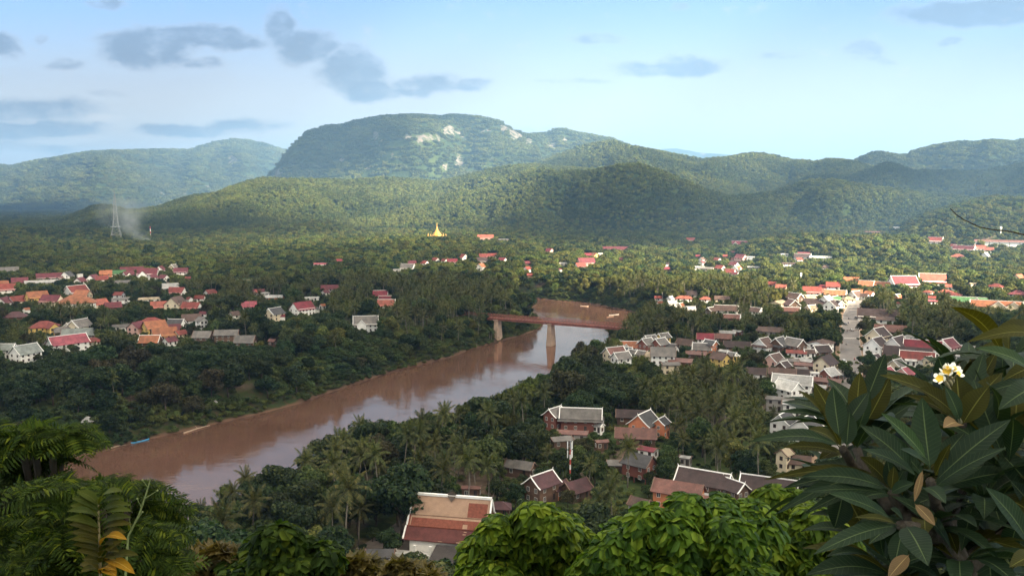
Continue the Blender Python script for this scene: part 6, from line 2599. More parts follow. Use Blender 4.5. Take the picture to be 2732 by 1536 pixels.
# all the other plants of the same kinds, too many to tell apart
keys = [(k, v) for k in PLANTS for v in range(len(PLANTS[k]))]
jm = [joined(PLANTS[k][v][0], PLANTS[k][v][1], 'wood_%s_%d' % (k, v)) for k, v in keys]
kidx = {kv: i for i, kv in enumerate(keys)}
near_pts = [(CAND[i][2], CAND[i][3], CAND[i][4]) for i in REST]
scatter('wood', near_pts, [CAND[i][6] for i in REST], [CAND[i][5] for i in REST], [kidx[(CAND[i][0], CAND[i][1])] for i in REST], jm)
print('trees', len(CAND), len(THINGS), used)

# ground cover of shrubs on the banks and under the trees
pts, rots, scs, ids = [], [], [], []
xs = np.arange(-620, 640, 2.6); ys = np.arange(110, 1000, 2.6)
bx_, by_ = np.meshgrid(xs, ys)
bx_ = (bx_ + (rng.random(bx_.shape) - .5) * 3).ravel(); by_ = (by_ + (rng.random(by_.shape) - .5) * 3).ravel()
r2 = np.hypot(bx_, by_)
k_ = (np.abs(np.arctan2(bx_, by_)) < R(41)) & (r2 > 110) & (r2 < 990)
bx_, by_ = bx_[k_], by_[k_]
sd_ = river_sdf(bx_, by_)
gb = height(bx_, by_)
npat = fbm(bx_ / 38, by_ / 38, 77)
bppx, bppy, _ = projv(bx_, by_, gb)
for x, y, s, g, nn, px, py in zip(bx_, by_, sd_, gb, npat, bppx, bppy):
    if s < .2: continue
    if s < 30:
        lo_ = (.3 if nn > .36 else 4)
        grassy = ((px / D - 1315) / 60) ** 2 + ((py / D - 790) / 25) ** 2 < 1
        if s < lo_ or (nn < .30 and s > 7) or grassy: continue
        sc_ = random.uniform(.55, 1.35) * (1 if s > 5 else .6)
    else:
        if random.random() < .6 or not near_ok(x, y, 1.0): continue
        sc_ = random.uniform(.28, .7)
    h_ = 3.4 * sc_
    if not free(x, y, 1.2) or covers(x, y, g, 2.2 * sc_, h_, .06) or (not leftbank(x, y) and inriver(x, y, g, h_)): continue
    pts.append((x, y, g - .3)); rots.append(random.random() * 6.28); scs.append(sc_); ids.append(random.randrange(3))
sh = [make_broad('shrub', 3.4, 4.8, 5, 420, .6, L_BANK, 301 + k, .75, .08) for k in range(3)]
scatter('shrubbery', pts, rots, scs, ids, [joined(a, b, 'shrub_%d' % k) for k, (a, b) in enumerate(sh)])
print('shrubs', len(pts))

# the far wood on the plain
ft = []
for k in range(5):
    ft.append(joined(*make_broad('far_tree', (12, 10, 14, 9, 12)[k], (10, 9, 11, 8, 12)[k], (7, 6, 8, 5, 9)[k], 520, 1.15, [L_FAR, L_FAR, L_FAR, L_YEL, L_DARK][k], 200 + k, .75, .3), 'far_tree_%d' % k))
pts, rots, scs, ids = [], [], [], []
dth = R(.55)
r = 962.0
while r < 2450:
    stp = 8.2 + (r - 960) / 1500 * 2.2
    nb_ = int(R(84) * r / stp)
    th = (np.arange(nb_) + rng.random(nb_)) / nb_ * R(84) - R(42)
    rj = r + (rng.random(nb_) - .5) * stp
    x, y = np.sin(th) * rj, np.cos(th) * rj
    g = height(x, y)
    sdv = river_sdf(x, y) if r < 1300 else np.full(nb_, 99)
    cl_ = fbm(x / 160, y / 160, 61)
    for a, b, c, s, n_ in zip(x, y, g, sdv, cl_):
        if s < 9: continue
        sc_ = random.uniform(.65, 1.15) * (.72 + .6 * n_)
        if n_ < .18: continue
        for tr in range(3):
            if free(a, b, 4 * sc_) and not covers(a, b, c, 4.6 * sc_, 11 * sc_): break
            sc_ *= .6
        else:
            continue
        if sc_ < .25: continue
        pts.append((a, b, c - .3)); rots.append(random.random() * 6.28); scs.append(sc_)
        q = random.random()
        ids.append(3 if q < (.34 if n_ > .5 else .18) else 4 if q < .42 else random.randrange(3))
    r += stp
scatter('forest', pts, rots, scs, ids, ft)
print('forest', len(pts))

# wooded hills
ht = []
for k in range(3):
    ht.append(joined(*make_broad('hill_tree', (12, 10, 13)[k], (11, 10, 12)[k], 6, 150, 2.3, L_HILL, 220 + k, .8, .3), 'hill_tree_%d' % k))
for k in range(3):      # small stands for the farthest slopes
    rg = np.random.default_rng(230 + k)
    lob = [(np.array([rg.uniform(-15, 15), rg.uniform(-15, 15), 4 + rg.random() * 3]), (5 + rg.random() * 2, 5 + rg.random() * 2, 5 + 2 * rg.random())) for _ in range(9)]
    Pn, Nn = crown_points(lob, 420, rg)
    q, f = leaf_cards(Pn, Nn, 3.2 * (.6 + .8 * rg.random(len(Pn))), 1.4, rg)
    me = mesh_np('hill_stand_%d' % k, q, f)
    me.materials.append(L_HILL)
    ht.append(me)
vis2 = (elev >= runmax - 0.006) & (RR > 2420) & (RR < 11500) & (np.abs(np.where(BB > math.pi, BB - 2 * math.pi, BB)) < R(42))
dr = np.gradient(rings)[:, None]
area = RR * R(.11) * dr
lam = np.where(RR < 4100, area / 105.0, np.where(RR < 7300, area / 620.0, area / 1500.0)) * vis2 * (1 - np.clip((ROCK - .35) * 3, 0, 1))
num = rng.poisson(np.clip(lam, 0, 12))
I, J = np.nonzero(num)
rep = np.repeat(np.arange(len(I)), num[I, J])
ri = RR[I, J][rep] + (rng.random(len(rep)) - .5) * dr[I, 0][rep]
bi = BB[I, J][rep] + (rng.random(len(rep)) - .5) * R(.11)
x, y = np.sin(bi) * ri, np.cos(bi) * ri
g = height(x, y)
far = ri >= 4100
idsv = np.where(far, rng.integers(3, 6, len(rep)), rng.integers(0, 3, len(rep)))
ds = (.7 + .65 * rng.random(len(rep))) * np.where(ri > 7300, 1.45, 1.0) * np.where(far, 1.0, .75 + .5 * fbm(x / 120, y / 120, 44))
scatter('hill_forest', np.stack([x, y, g - .8], -1), rng.random(len(rep)) * 6.28, ds, idsv, ht)
print('hill', len(rep))

# ------------------------------------------------------------------ labels that single out houses and trees by what they stand next to
SHORT = {'white house with a balcony and orange band': 'white balcony house', 'small white-edged gable by the grey temple roof': 'small white-edged gable', 'red roof with white ridge in the lane': 'red white-ridged roof',
         'white house with red roof on the far slope': 'white house on the far slope', 'long dark brown roof with white ridge': 'dark brown white-ridged roof', 'white gabled house with dark roof under the leaves': 'gabled house under the leaves'}
LM = [(SHORT.get(h['name'], h['name']), h['px'], h['py']) for h in HREC if h['name']]
LM += [('iron bridge', 1450, 855), ('golden stupa', 1166, 625), ('lattice radio tower', 311, 600), ('blue boat', 374, 1177), ('beige and red temple roof', 1190, 1400), ('red and white telecom mast', 1521, 1230),
       ('grassy shelter on the left bank', 575, 1075), ('pale pointed hut by the river', 233, 1120), ('grassy spit at the river bend', 1400, 830), ('lower end of the street', 2265, 1060), ('upper end of the street', 2275, 830), ('zebra crossing', 2264, 902),
       ('red and orange awning', 2165, 1088), ('stranded log upstream of the boat', 525, 1145), ('rusty shed behind the temple', 1257, 1297), ('white panel on a post', 2137, 760)]
ORD = ['', 'second', 'third', 'fourth', 'fifth', 'sixth', 'seventh', 'eighth', 'ninth', 'tenth', 'eleventh', 'twelfth', 'thirteenth', 'fourteenth', 'fifteenth', 'sixteenth', 'seventeenth', 'eighteenth', 'nineteenth', 'twentieth']


def relation(dx, dy):
    if abs(dx) < .7 * abs(dy): return 'in front of' if dy > 0 else 'behind'
    return 'left of' if dx < 0 else 'right of'


def label_all(recs, look):
    buckets = {}
    for rc in recs:
        best = sorted(((math.hypot((rc['px'] - x), (rc['py'] - y) * 1.7), n, rc['px'] - x, rc['py'] - y) for n, x, y in LM), key=lambda t: t[0])
        pickd = None
        for d_, n, dx, dy in best[:3]:
            key = (look(rc), relation(dx, dy), n)
            if key not in buckets:
                pickd = (key, d_)
                break
        if pickd is None:
            d_, n, dx, dy = best[0]
            pickd = ((look(rc), relation(dx, dy), n), d_)
        buckets.setdefault(pickd[0], []).append((pickd[1], rc))
    for (lk, rel, n), lst in buckets.items():
        lst.sort(key=lambda t: t[0])
        for i, (_, rc) in enumerate(lst):
            tail = '' if len(lst) == 1 else ', %s away' % (ORD[i] if i else 'first')
            txt = '%s %s the %s%s' % (lk, rel, n, tail)
            rc['o']['label'] = txt if len(txt.replace('-', ' ').split()) <= 16 else txt.replace(' away', '')


def house_look(h):
    if 's' in h['fl']: nm = 'stilt house'
    elif 'f' in h['fl'] and h['wall'] in ('grey', 'brown timber', 'red-brown'): nm = 'shed'
    else: nm = 'house'
    h['nm'] = nm
    wl = h['wall'].replace('brown timber', 'timber')
    return '%s-roofed %s %s' % (h['roof'].replace(' ', '-'), wl, nm)


for h in HREC:
    lk = house_look(h)
    h['o'].name = {'stilt house': 'stilt_house', 'shed': 'shed', 'house': 'house'}[h['nm']]
    h['o']['category'] = h['nm']
    h['o']['group'] = 'houses of the left bank village' if h['px'] < 1150 else ('houses along the street and the near town' if h['dist'] < 640 else 'houses of the far town')
label_all([h for h in HREC if not h['name']], house_look)
for h in HREC:
    if h['name']:
        n = h['name'][0].lower() + h['name'][1:]
        extra = ', %s walls' % h['wall'] if (h['wall'].split()[0] not in n or len(n.split()) < 4) and len(n.split()) < 11 else ''
        if len((n + extra).split()) < 5: extra += ' and %s roof' % h['roof'] if extra else ', %s roof' % h['roof']
        h['o']['label'] = n + extra
TW = {'dark': 'dark bushy tree', 'mid': 'leafy green tree', 'yellow': 'yellowish-green tree', 'brown': 'brownish bushy tree', 'spread': 'broad spreading tree', 'palm': 'coconut palm', 'fan': 'fan-leaved palm', 'bamboo': 'drooping bamboo clump', 'banana': 'banana plant', 'bush': 'low bush'}


def tree_look(t_):
    s = TW[t_['kind']]
    if t_['kind'] in ('dark', 'mid', 'yellow'):
        s = ('tall ' if t_['h'] > 12.5 else 'small ' if t_['h'] < 8 else '') + s
    if t_['kind'] == 'palm':
        s = ('tall ' if t_['h'] > 15 else 'short ' if t_['h'] < 11 else '') + s
    return s


label_all(TREC, tree_look)
# ------------------------------------------------------------------ the viewpoint: plumeria, leafy crowns and feathery branches close by
def bladed(name, stops, vein, rough, trans, nveins=17, spec=.5, bump=.35):
    """a big leaf blade: pale midrib, slanting side veins"""
    m = bpy.data.materials.new(name)
    m.use_nodes = True
    t = NT(m.node_tree); t.n.clear()
    out = t.new('ShaderNodeOutputMaterial')
    b = t.new('ShaderNodeBsdfPrincipled')
    au = t.new('ShaderNodeAttribute'); au.attribute_name = 'lu'
    av = t.new('ShaderNodeAttribute'); av.attribute_name = 'lv'
    geo = t.new('ShaderNodeNewGeometry')
    a = t.math('ABSOLUTE', av.outputs['Fac'])
    mid = t.ss(a, .07, .02)
    w_ = t.math('FRACT', t.math('SUBTRACT', t.math('MULTIPLY', au.outputs['Fac'], nveins), t.math('MULTIPLY', a, 1.6)))
    side = t.ss(t.math('ABSOLUTE', t.math('SUBTRACT', w_, .5)), .10, .02)
    f, _ = t.noise(geo.outputs['Position'], 9, 4, .6)
    c = t.ramp(t.math('ADD', t.math('MULTIPLY', f, .6), t.math('MULTIPLY', geo.outputs['Random Per Island'], .4)), stops)
    c = t.mix(t.math('MULTIPLY', side, .16), c, vein + (1,))
    c = t.mix(t.math('MULTIPLY', mid, .85), c, vein + (1,))
    t.l.new(c, b.inputs['Base Color'])
    b.inputs['Roughness'].default_value = rough
    b.inputs['Specular IOR Level'].default_value = spec
    bn = t.new('ShaderNodeBump'); bn.inputs['Strength'].default_value = bump; bn.inputs['Distance'].default_value = .004
    t.l.new(t.math('SUBTRACT', t.math('MULTIPLY', f, .3), t.math('ADD', t.math('MULTIPLY', side, .5), mid)), bn.inputs['Height'])
    t.l.new(bn.outputs[0], b.inputs['Normal'])
    tr = t.new('ShaderNodeBsdfTranslucent')
    t.l.new(t.mix(1.0, c, (1.6, 1.5, .5, 1), blend='MULTIPLY'), tr.inputs[0])
    mx = t.new('ShaderNodeMixShader'); mx.inputs[0].default_value = trans
    t.l.new(b.outputs[0], mx.inputs[1]); t.l.new(tr.outputs[0], mx.inputs[2]); t.l.new(mx.outputs[0], out.inputs[0])
    return m


PL_GREEN = bladed('plumeria_leaf', [(.3, (0.0072, 0.0180, 0.0096)), (.7, (0.0156, 0.0330, 0.0144))], (0.085, 0.12, 0.05), .55, .2, spec=.12)
PL_OLIVE = bladed('plumeria_leaf_olive', [(.3, (0.0217, 0.0248, 0.0050)), (.7, (0.0465, 0.0465, 0.0081))], (0.15, 0.15, 0.04), .6, .35, spec=.1)
PL_LIGHT = bladed('plumeria_leaf_light', [(.3, (0.0174, 0.0384, 0.0136)), (.7, (0.0310, 0.0589, 0.0198))], (0.13, 0.18, 0.08), .55, .25, spec=.12)
PL_DRY = bladed('plumeria_leaf_dry', [(.3, (0.0765, 0.0450, 0.0135)), (.7, (0.1350, 0.0810, 0.0270))], (0.34, 0.24, 0.10), .7, .2)
PL_MATS = [PL_GREEN, PL_OLIVE, PL_LIGHT, PL_DRY]


class LeafMesh:
    def __init__(s):
        s.v, s.q, s.mi, s.lu, s.lv = [], [], [], [], []

    def blade(s, base, tip, width, nrm, mi=0, sag=.10, fold=.28, nu=14, nv=3, shape=(.58, 1.0), curl=0.0):
        """lanceolate blade from base to tip, folded along the midrib, bowed by sag"""
        base, tip = np.array(base), np.array(tip)
        ax_ = tip - base
        L_ = np.linalg.norm(ax_)
        a = ax_ / L_
        n = np.array(nrm, float)
        n = n - a * n.dot(a)
        n /= np.linalg.norm(n) + 1e-9
        side = np.cross(a, n)
        b0 = len(s.v)
        pk = shape[0]
        for i in range(nu + 1):
            u = i / nu
            prof_ = (math.sin(math.pi * min(1, (u / pk) * .5)) if u < pk else math.cos(math.pi * .5 * ((u - pk) / (1 - pk)) ** 1.05)) ** shape[1]
            pet = .10
            if u < pet: prof_ *= .25 + .0 * u
            wv = max(prof_, .012) * width * .5
            c = base + ax_ * u + n * L_ * sag * math.sin(math.pi * u) - n * L_ * curl * u ** 2
            for j in range(-nv, nv + 1):
                f = j / nv
                rip = .012 * L_ * math.sin(u * 26 + f * 2) * abs(f) ** 2
                s.v.append(c + side * wv * f + n * (wv * fold * (abs(f) ** 1.3) + rip * .35))
                s.lu.append(u); s.lv.append(f)
        k = 2 * nv + 1
        for i in range(nu):
            for j in range(k - 1):
                s.q.append((b0 + i * k + j, b0 + i * k + j + 1, b0 + (i + 1) * k + j + 1, b0 + (i + 1) * k + j)); s.mi.append(mi)

    def build(s, name, mats, parent, off=(0, 0, 0)):
        me = mesh_np(name, np.array(s.v) - np.array(off), s.q)
        for m_ in mats: me.materials.append(m_)
        me.polygons.foreach_set('material_index', np.array(s.mi, np.int32))
        me.polygons.foreach_set('use_smooth', np.ones(len(s.q), bool))
        for nm, arr in (('lu', s.lu), ('lv', s.lv)):
            at = me.attributes.new(nm, 'FLOAT', 'POINT')
            at.data.foreach_set('value', np.array(arr, np.float32))
        return link(name, me, parent)


def c4(x, y): return 1932 + x * .453, 880 + y * .453


CAMP = np.array((0, 0, CAMZ))
UPV = np.array((0, 0, 1.0))
# leaf: base, tip (close-up pixels), width, depth at base and tip, material, roll of the upper face, sag
ROS = {
    'a': [(690, 690, 150, 655, 95, 2.75, 2.55, 0, .2, .10), (620, 520, 315, 480, 48, 2.9, 2.8, 0, .3, .06), (680, 640, 640, 332, 120, 2.7, 2.75, 0, 0, -.03), (700, 610, 528, 308, 105, 2.85, 2.95, 1, -.3, .03), (600, 500, 435, 355, 62, 2.9, 2.8, 1, .2, .02),
          (690, 600, 850, 365, 95, 2.75, 2.8, 0, .2, .05), (680, 700, 495, 580, 95, 2.62, 2.5, 1, .2, .08), (690, 690, 590, 520, 60, 2.8, 2.75, 1, 0, .05), (640, 700, 490, 560, 90, 2.95, 2.95, 0, .1, .03), (690, 730, 350, 690, 80, 2.9, 2.8, 1, .1, .08), (720, 690, 740, 480, 100, 2.7, 2.72, 0, .1, -.02), (700, 720, 560, 760, 90, 2.95, 2.85, 1, 0, .1)],
    'b': [(775, 560, 800, 245, 105, 2.95, 3.0, 1, -.1, .04), (830, 440, 948, 138, 110, 3.0, 3.05, 0, .3, -.03), (830, 560, 975, 280, 110, 3.05, 3.1, 1, .5, .03), (760, 650, 860, 360, 70, 2.9, 2.9, 0, .6, .04), (770, 680, 740, 400, 110, 3.1, 3.1, 0, 0, .02), (780, 700, 860, 560, 90, 2.95, 2.85, 0, .3, .05), (780, 690, 1110, 430, 85, 3.1, 3.1, 0, .2, .08), (790, 640, 1010, 470, 70, 3.15, 3.1, 1, .2, .08), (765, 690, 790, 500, 110, 3.15, 3.15, 1, .2, .02)],
    'c': [(1215, 830, 1165, 395, 160, 2.45, 2.5, 0, .05, -.04), (1200, 770, 925, 488, 105, 2.42, 2.35, 2, .05, .04), (1130, 850, 800, 560, 140, 2.5, 2.45, 0, .1, .05), (1140, 865, 815, 702, 95, 2.4, 2.3, 0, .15, .06), (1205, 815, 1040, 700, 85, 2.35, 2.25, 0, .1, .05), (1230, 900, 1690, 525, 140, 2.5, 2.5, 0, -.15, .05),
          (1240, 920, 1665, 690, 85, 2.45, 2.4, 0, -.2, .08), (1240, 870, 1335, 668, 62, 2.55, 2.5, 1, -.1, .04), (1170, 930, 1305, 1022, 100, 2.38, 2.2, 0, .1, .08), (1180, 800, 1130, 560, 120, 2.6, 2.65, 1, .1, .04), (1230, 840, 1420, 600, 110, 2.65, 2.7, 0, .1, .06), (1190, 880, 870, 560, 100, 2.65, 2.65, 0, .1, .06), (1230, 930, 1520, 800, 100, 2.6, 2.55, 0, .1, .1),
          (1240, 940, 1750, 830, 120, 2.75, 2.7, 0, 0, .08), (1170, 820, 1120, 1010, 40, 2.42, 2.4, 3, .1, .02)],
    'd': [(1370, 520, 918, 265, 125, 2.75, 2.65, 1, .5, .10), (1330, 480, 940, 232, 90, 2.85, 2.8, 0, .5, .06), (1380, 520, 1150, 342, 150, 2.7, 2.65, 1, .2, .05), (1330, 340, 1262, 158, 135, 3.0, 3.0, 0, 0, -.02), (1400, 500, 1530, 130, 125, 2.85, 2.95, 0, -.4, -.02), (1390, 500, 1370, 270, 170, 2.7, 2.75, 1, 0, .02), (1420, 520, 1610, 120, 110, 2.95, 3.0, 1, -.5, .04),
          (1400, 540, 1640, 250, 130, 2.8, 2.85, 1, -.3, .06), (1390, 540, 1300, 330, 90, 2.6, 2.6, 0, .2, .05), (1400, 560, 1560, 330, 150, 2.62, 2.6, 1, -.2, .04), (1380, 560, 1060, 380, 80, 2.8, 2.75, 1, .3, .1), (1390, 560, 1290, 575, 95, 2.6, 2.5, 3, .1, .1), (1410, 560, 1700, 480, 150, 2.9, 2.9, 1, -.2, .1), (1390, 540, 1240, 420, 110, 2.9, 2.9, 1, .1, .05), (1430, 520, 1760, 260, 120, 3.05, 3.1, 0, -.3, .08)],
    'e': [(1020, 1150, 528, 1318, 105, 2.35, 2.2, 0, .15, .08), (1070, 1150, 1202, 1388, 165, 2.3, 2.1, 0, -.05, .06), (1020, 1145, 770, 1102, 55, 2.35, 2.25, 1, .1, .06), (985, 1110, 622, 962, 110, 2.4, 2.3, 0, .15, .05), (1120, 1020, 1242, 1150, 70, 2.4, 2.35, 3, .1, .05), (1090, 1320, 965, 1460, 85, 2.5, 2.45, 3, .2, .06), (1010, 1160, 850, 1260, 90, 2.5, 2.4, 0, 0, .1), (1060, 1130, 980, 1050, 70, 2.45, 2.4, 0, 0, .05), (1050, 1170, 1000, 1400, 110, 2.6, 2.55, 0, .1, .06)],
    'f': [(970, 940, 455, 862, 120, 2.62, 2.55, 0, .2, .10), (960, 960, 455, 955, 62, 2.6, 2.5, 0, .2, .06), (960, 900, 300, 1085, 90, 2.85, 2.75, 0, .2, .22), (950, 880, 236, 880, 70, 2.8, 2.7, 1, .3, .12), (960, 940, 465, 1085, 75, 2.9, 2.8, 0, .1, .16), (960, 900, 350, 930, 100, 2.95, 2.9, 0, .1, .14), (700, 960, 650, 1165, 150, 2.95, 2.9, 0, .4, .04), (980, 930, 800, 745, 120, 2.75, 2.7, 1, .1, .06), (990, 940, 960, 760, 90, 2.7, 2.7, 0, .1, .03),
          (985, 940, 1000, 800, 60, 2.65, 2.65, 1, .1, .03), (990, 960, 1060, 820, 70, 2.7, 2.7, 0, .1, .03), (980, 960, 1120, 900, 80, 2.55, 2.5, 0, .1, .08), (980, 970, 760, 1010, 80, 2.7, 2.6, 0, .1, .1)],
    'g': [(1800, 1260, 1540, 925, 150, 2.5, 2.45, 0, .1, .05), (1840, 1080, 1685, 885, 110, 2.6, 2.6, 0, .1, .04), (1840, 270, 1478, 105, 105, 2.7, 2.65, 2, .3, .10), (1900, 50, 1432, 70, 90, 2.9, 2.8, 1, .3, .12), (1860, -10, 1560, 40, 110, 3.0, 2.9, 1, .3, .10), (1880, 330, 1615, 470, 140, 2.6, 2.5, 0, .2, .12), (1880, 330, 1460, 402, 75, 2.75, 2.7, 0, .3, .14), (1900, 200, 1640, 300, 100, 2.85, 2.8, 1, .3, .1), (1860, 1320, 1680, 1395, 110, 2.4, 2.3, 1, .1, .06), (1850, 1480, 1690, 1420, 90, 2.5, 2.4, 0, .1, .06)],
}
gp = PD(2600, 1536, 2.9)
plu = empty('plumeria_tree', (gp.x, gp.y, gz(gp.x, gp.y)), 0, 'plumeria with long dark leaves and a cluster of white and yellow flowers beside the viewpoint', 'plumeria')
org = np.array(plu.location)
CEN = {'a': (700, 700), 'b': (775, 700), 'c': (1215, 900), 'd': (1395, 545), 'e': (1040, 1150), 'f': (975, 960), 'g': (1850, 700)}
for k, lv_ in ROS.items():
    lm_ = LeafMesh()
    for (bx0, by0, tx0, ty0, wd, d0, d1, mi, roll, sag) in lv_:
        b0 = np.array(PD(*c4(bx0, by0), d0)); t0 = np.array(PD(*c4(tx0, ty0), d1))
        view = (CAMP - (b0 + t0) / 2); view /= np.linalg.norm(view)
        n = view * (.75 - .15 * abs(roll)) + UPV * .6 + np.array((roll, 0, 0))
        lm_.blade(b0, t0, wd * .453 / F * (d0 + d1) / 2 * 1.0, n, mi, sag, .26, shape=(.50, .9))
    lm_.build('leaf_rosette', PL_MATS, plu, org)
# deeper shaded rosettes
rg = np.random.default_rng(5)
for (cx_, cy_, dp, n_, ln) in ((2300, 1180, 3.3, 16, .36), (2420, 1330, 3.2, 16, .36), (2600, 1230, 3.4, 16, .38), (2640, 1400, 3.1, 16, .36), (2480, 1470, 3.2, 16, .36), (2330, 1440, 3.4, 14, .34), (2700, 1080, 3.5, 14, .36), (2520, 1130, 3.6, 16, .36), (2700, 1520, 3.0, 14, .34), (2400, 1540, 3.1, 12, .34), (2560, 1340, 3.6, 16, .4), (2250, 1330, 3.6, 10, .32), (2690, 960, 3.4, 10, .34), (2560, 1040, 3.7, 12, .34), (2620, 1330, 2.75, 13, .30), (2470, 1400, 2.7, 12, .28), (2560, 1490, 2.6, 12, .28), (2690, 1250, 2.7, 12, .3), (2640, 1180, 2.8, 12, .3), (2360, 1500, 2.9, 11, .28)):
    lm_ = LeafMesh()
    c0 = np.array(PD(cx_, cy_, dp))
    for k in range(n_):
        az, el = k * 2.4, R(rg.uniform(-25, 65))
        d = np.array((math.cos(az) * math.cos(el), math.sin(az) * math.cos(el), math.sin(el)))
        L_ = ln * rg.uniform(.75, 1.1)
        n = UPV * 1.0 - d * .2 + rg.normal(size=3) * .25
        lm_.blade(c0 + d * .03, c0 + d * L_, L_ * .27, n, 0 if rg.random() < .8 else 1, .10, .25, 10, 2, curl=.12)
    lm_.build('leaf_rosette', PL_MATS, plu, org)
# stems
PBARK = pm('plumeria_bark', (0.032, 0.025, 0.017), .85, 9, .35, .4, 40)
mb = MB()
def q4(x, y, d): return Vector(PD(*c4(x, y), d)) - Vector(org)
root_ = Vector((0.05, 0.25, -.2))
fork = q4(1420, 1390, 2.85)
mb.tube([root_, q4(1480, 1560, 2.9), fork, q4(1300, 1270, 2.8), q4(1180, 1170, 2.6), q4(1040, 1150, 2.42)], [.042, .034, .026, .022, .018, .015], 9)
mb.tube([fork, q4(1330, 1180, 2.8), q4(1250, 1040, 2.65), q4(1215, 890, 2.5)], [.024, .02, .017, .014], 8)
mb.tube([q4(1330, 1180, 2.8), q4(1420, 900, 2.9), q4(1400, 700, 2.8), q4(1393, 545, 2.75)], [.026, .022, .02, .018], 8)
mb.tube([q4(1180, 1170, 2.6), q4(1060, 1080, 2.7), q4(985, 960, 2.68)], [.022, .02, .017], 8)
mb.tube([q4(985, 1060, 2.75), q4(860, 900, 2.9), q4(780, 700, 2.98)], [.019, .017, .015], 8)
mb.tube([q4(860, 900, 2.9), q4(760, 800, 2.85), q4(700, 700, 2.76)], [.018, .016, .014], 8)
mb.tube([fork, q4(1600, 1250, 3.0), q4(1800, 1000, 2.9), q4(1860, 600, 2.9), q4(1880, 200, 2.95)], [.034, .03, .026, .022, .018], 8)
mb.tube([q4(1480, 1560, 2.9), q4(1600, 1400, 3.2), q4(1500, 1000, 3.3)], [.04, .03, .02], 8)
mb.build('branches', PBARK, plu, True)
mb = MB()
tw_ = [P2 for P2 in [(2535, 556), (2551, 572), (2573, 587), (2614, 606), (2645, 612), (2697, 618), (2740, 628)]]
mb.tube([Vector(PD(x, y, 2.6)) - Vector(org) for x, y in tw_] + [Vector(PD(2820, 760, 2.8)) - Vector(org), q4(1880, 200, 2.95)], [.0012, .0016, .0018, .002, .0022, .0025, .0028, .004, .006], 6)
mb.build('twig', PBARK, plu)
# flowers
PETAL = pm('petal_white', (0.84, 0.82, 0.72), .5, 20, .05)
THRO = pm('petal_yellow', (0.80, 0.52, 0.04), .5, 20, .1)
BUDM = pm('flower_bud', (0.30, 0.26, 0.16), .6, 20, .2)
def zc(x, y, d): return np.array(PD(2300 + x * .1934, 840 + y * .1934, d))
for (x, y, fx, fy, sz) in ((1075, 880, -.5, .15, .95), (1165, 790, -.25, .5, 1.05), (1250, 745, .1, .6, 1.0), (1310, 800, .45, .35, .95), (1190, 740, -.1, .8, .8)):
    c0 = zc(x, y, 2.62)
    ax_ = np.array((fx, -.55, fy + .25)); ax_ /= np.linalg.norm(ax_)
    u = np.cross(ax_, UPV); u /= np.linalg.norm(u); v = np.cross(u, ax_)
    fl_ = LeafMesh()
    for k in range(5):
        a = k * 2 * math.pi / 5 + x
        d = (u * math.cos(a) + v * math.sin(a)) * .86 + ax_ * .5
        nrm = ax_ * 1.0 - (u * math.cos(a) + v * math.sin(a)) * .4 + (u * -math.sin(a) + v * math.cos(a)) * .35
        fl_.blade(c0, c0 + d * .024 * sz, .0165 * sz, nrm, 0, -.06, -.1, 8, 2, (.62, .6))
    for i, lu in enumerate([fl_.lu[q[0]] for q in fl_.q]):
        if lu < .42: fl_.mi[i] = 1
    fl_.build('flower', [PETAL, THRO], plu, org)
mb = MB()
for (x, y) in ((1140, 900), (1235, 860), (1165, 930), (1210, 900)):
    a = zc(x, y, 2.66); b = zc(x + 25, y + 70, 2.7)
    mb.tube([Vector(a - org), Vector((a * .5 + b * .5) - org), Vector(b - org)], [.004, .0065, .003], 7)
mb.build('bud', BUDM, plu, True)
mb = MB()
for (x, y) in ((1075, 880), (1165, 800), (1250, 760), (1310, 810), (1190, 760)):
    mb.tube([Vector(zc(x, y, 2.63) - org), Vector(zc(1195, 960, 2.7) - org), q4(1393, 545, 2.75)], [.002, .003, .006], 6)
mb.build('flower_stalk', BUDM, plu)

# ------------------------------------------------------------------ leafy crowns on the slope below
L_BRIGHT = leafmat('leaf_bright', [(0, (0.030, 0.070, 0.008)), (.4, (0.085, 0.160, 0.013)), (.8, (0.160, 0.250, 0.018)), (1, (0.25, 0.33, 0.030))], .42, .55, .015, .12, .15)
L_FEATH = leafmat('leaf_feather', [(0, (0.012, 0.028, 0.005)), (.5, (0.030, 0.058, 0.008)), (.85, (0.062, 0.10, 0.011)), (1, (0.13, 0.165, 0.012))], .42, .65, .015, .12, .10)
L_TAWNY = leafmat('leaf_tawny', [(0, (0.055, 0.050, 0.012)), (.5, (0.105, 0.090, 0.020)), (1, (0.17, 0.135, 0.035))], .3, .5, .02, .15, .3)
L_FDARK = leafmat('leaf_inner_shade', [(0, (0.010, 0.022, 0.006)), (.5, (0.022, 0.042, 0.009)), (1, (0.045, 0.072, 0.014))], .25, .5, .015, .15, .35)  # darker leaves, the shade inside the lower left crown put into colour


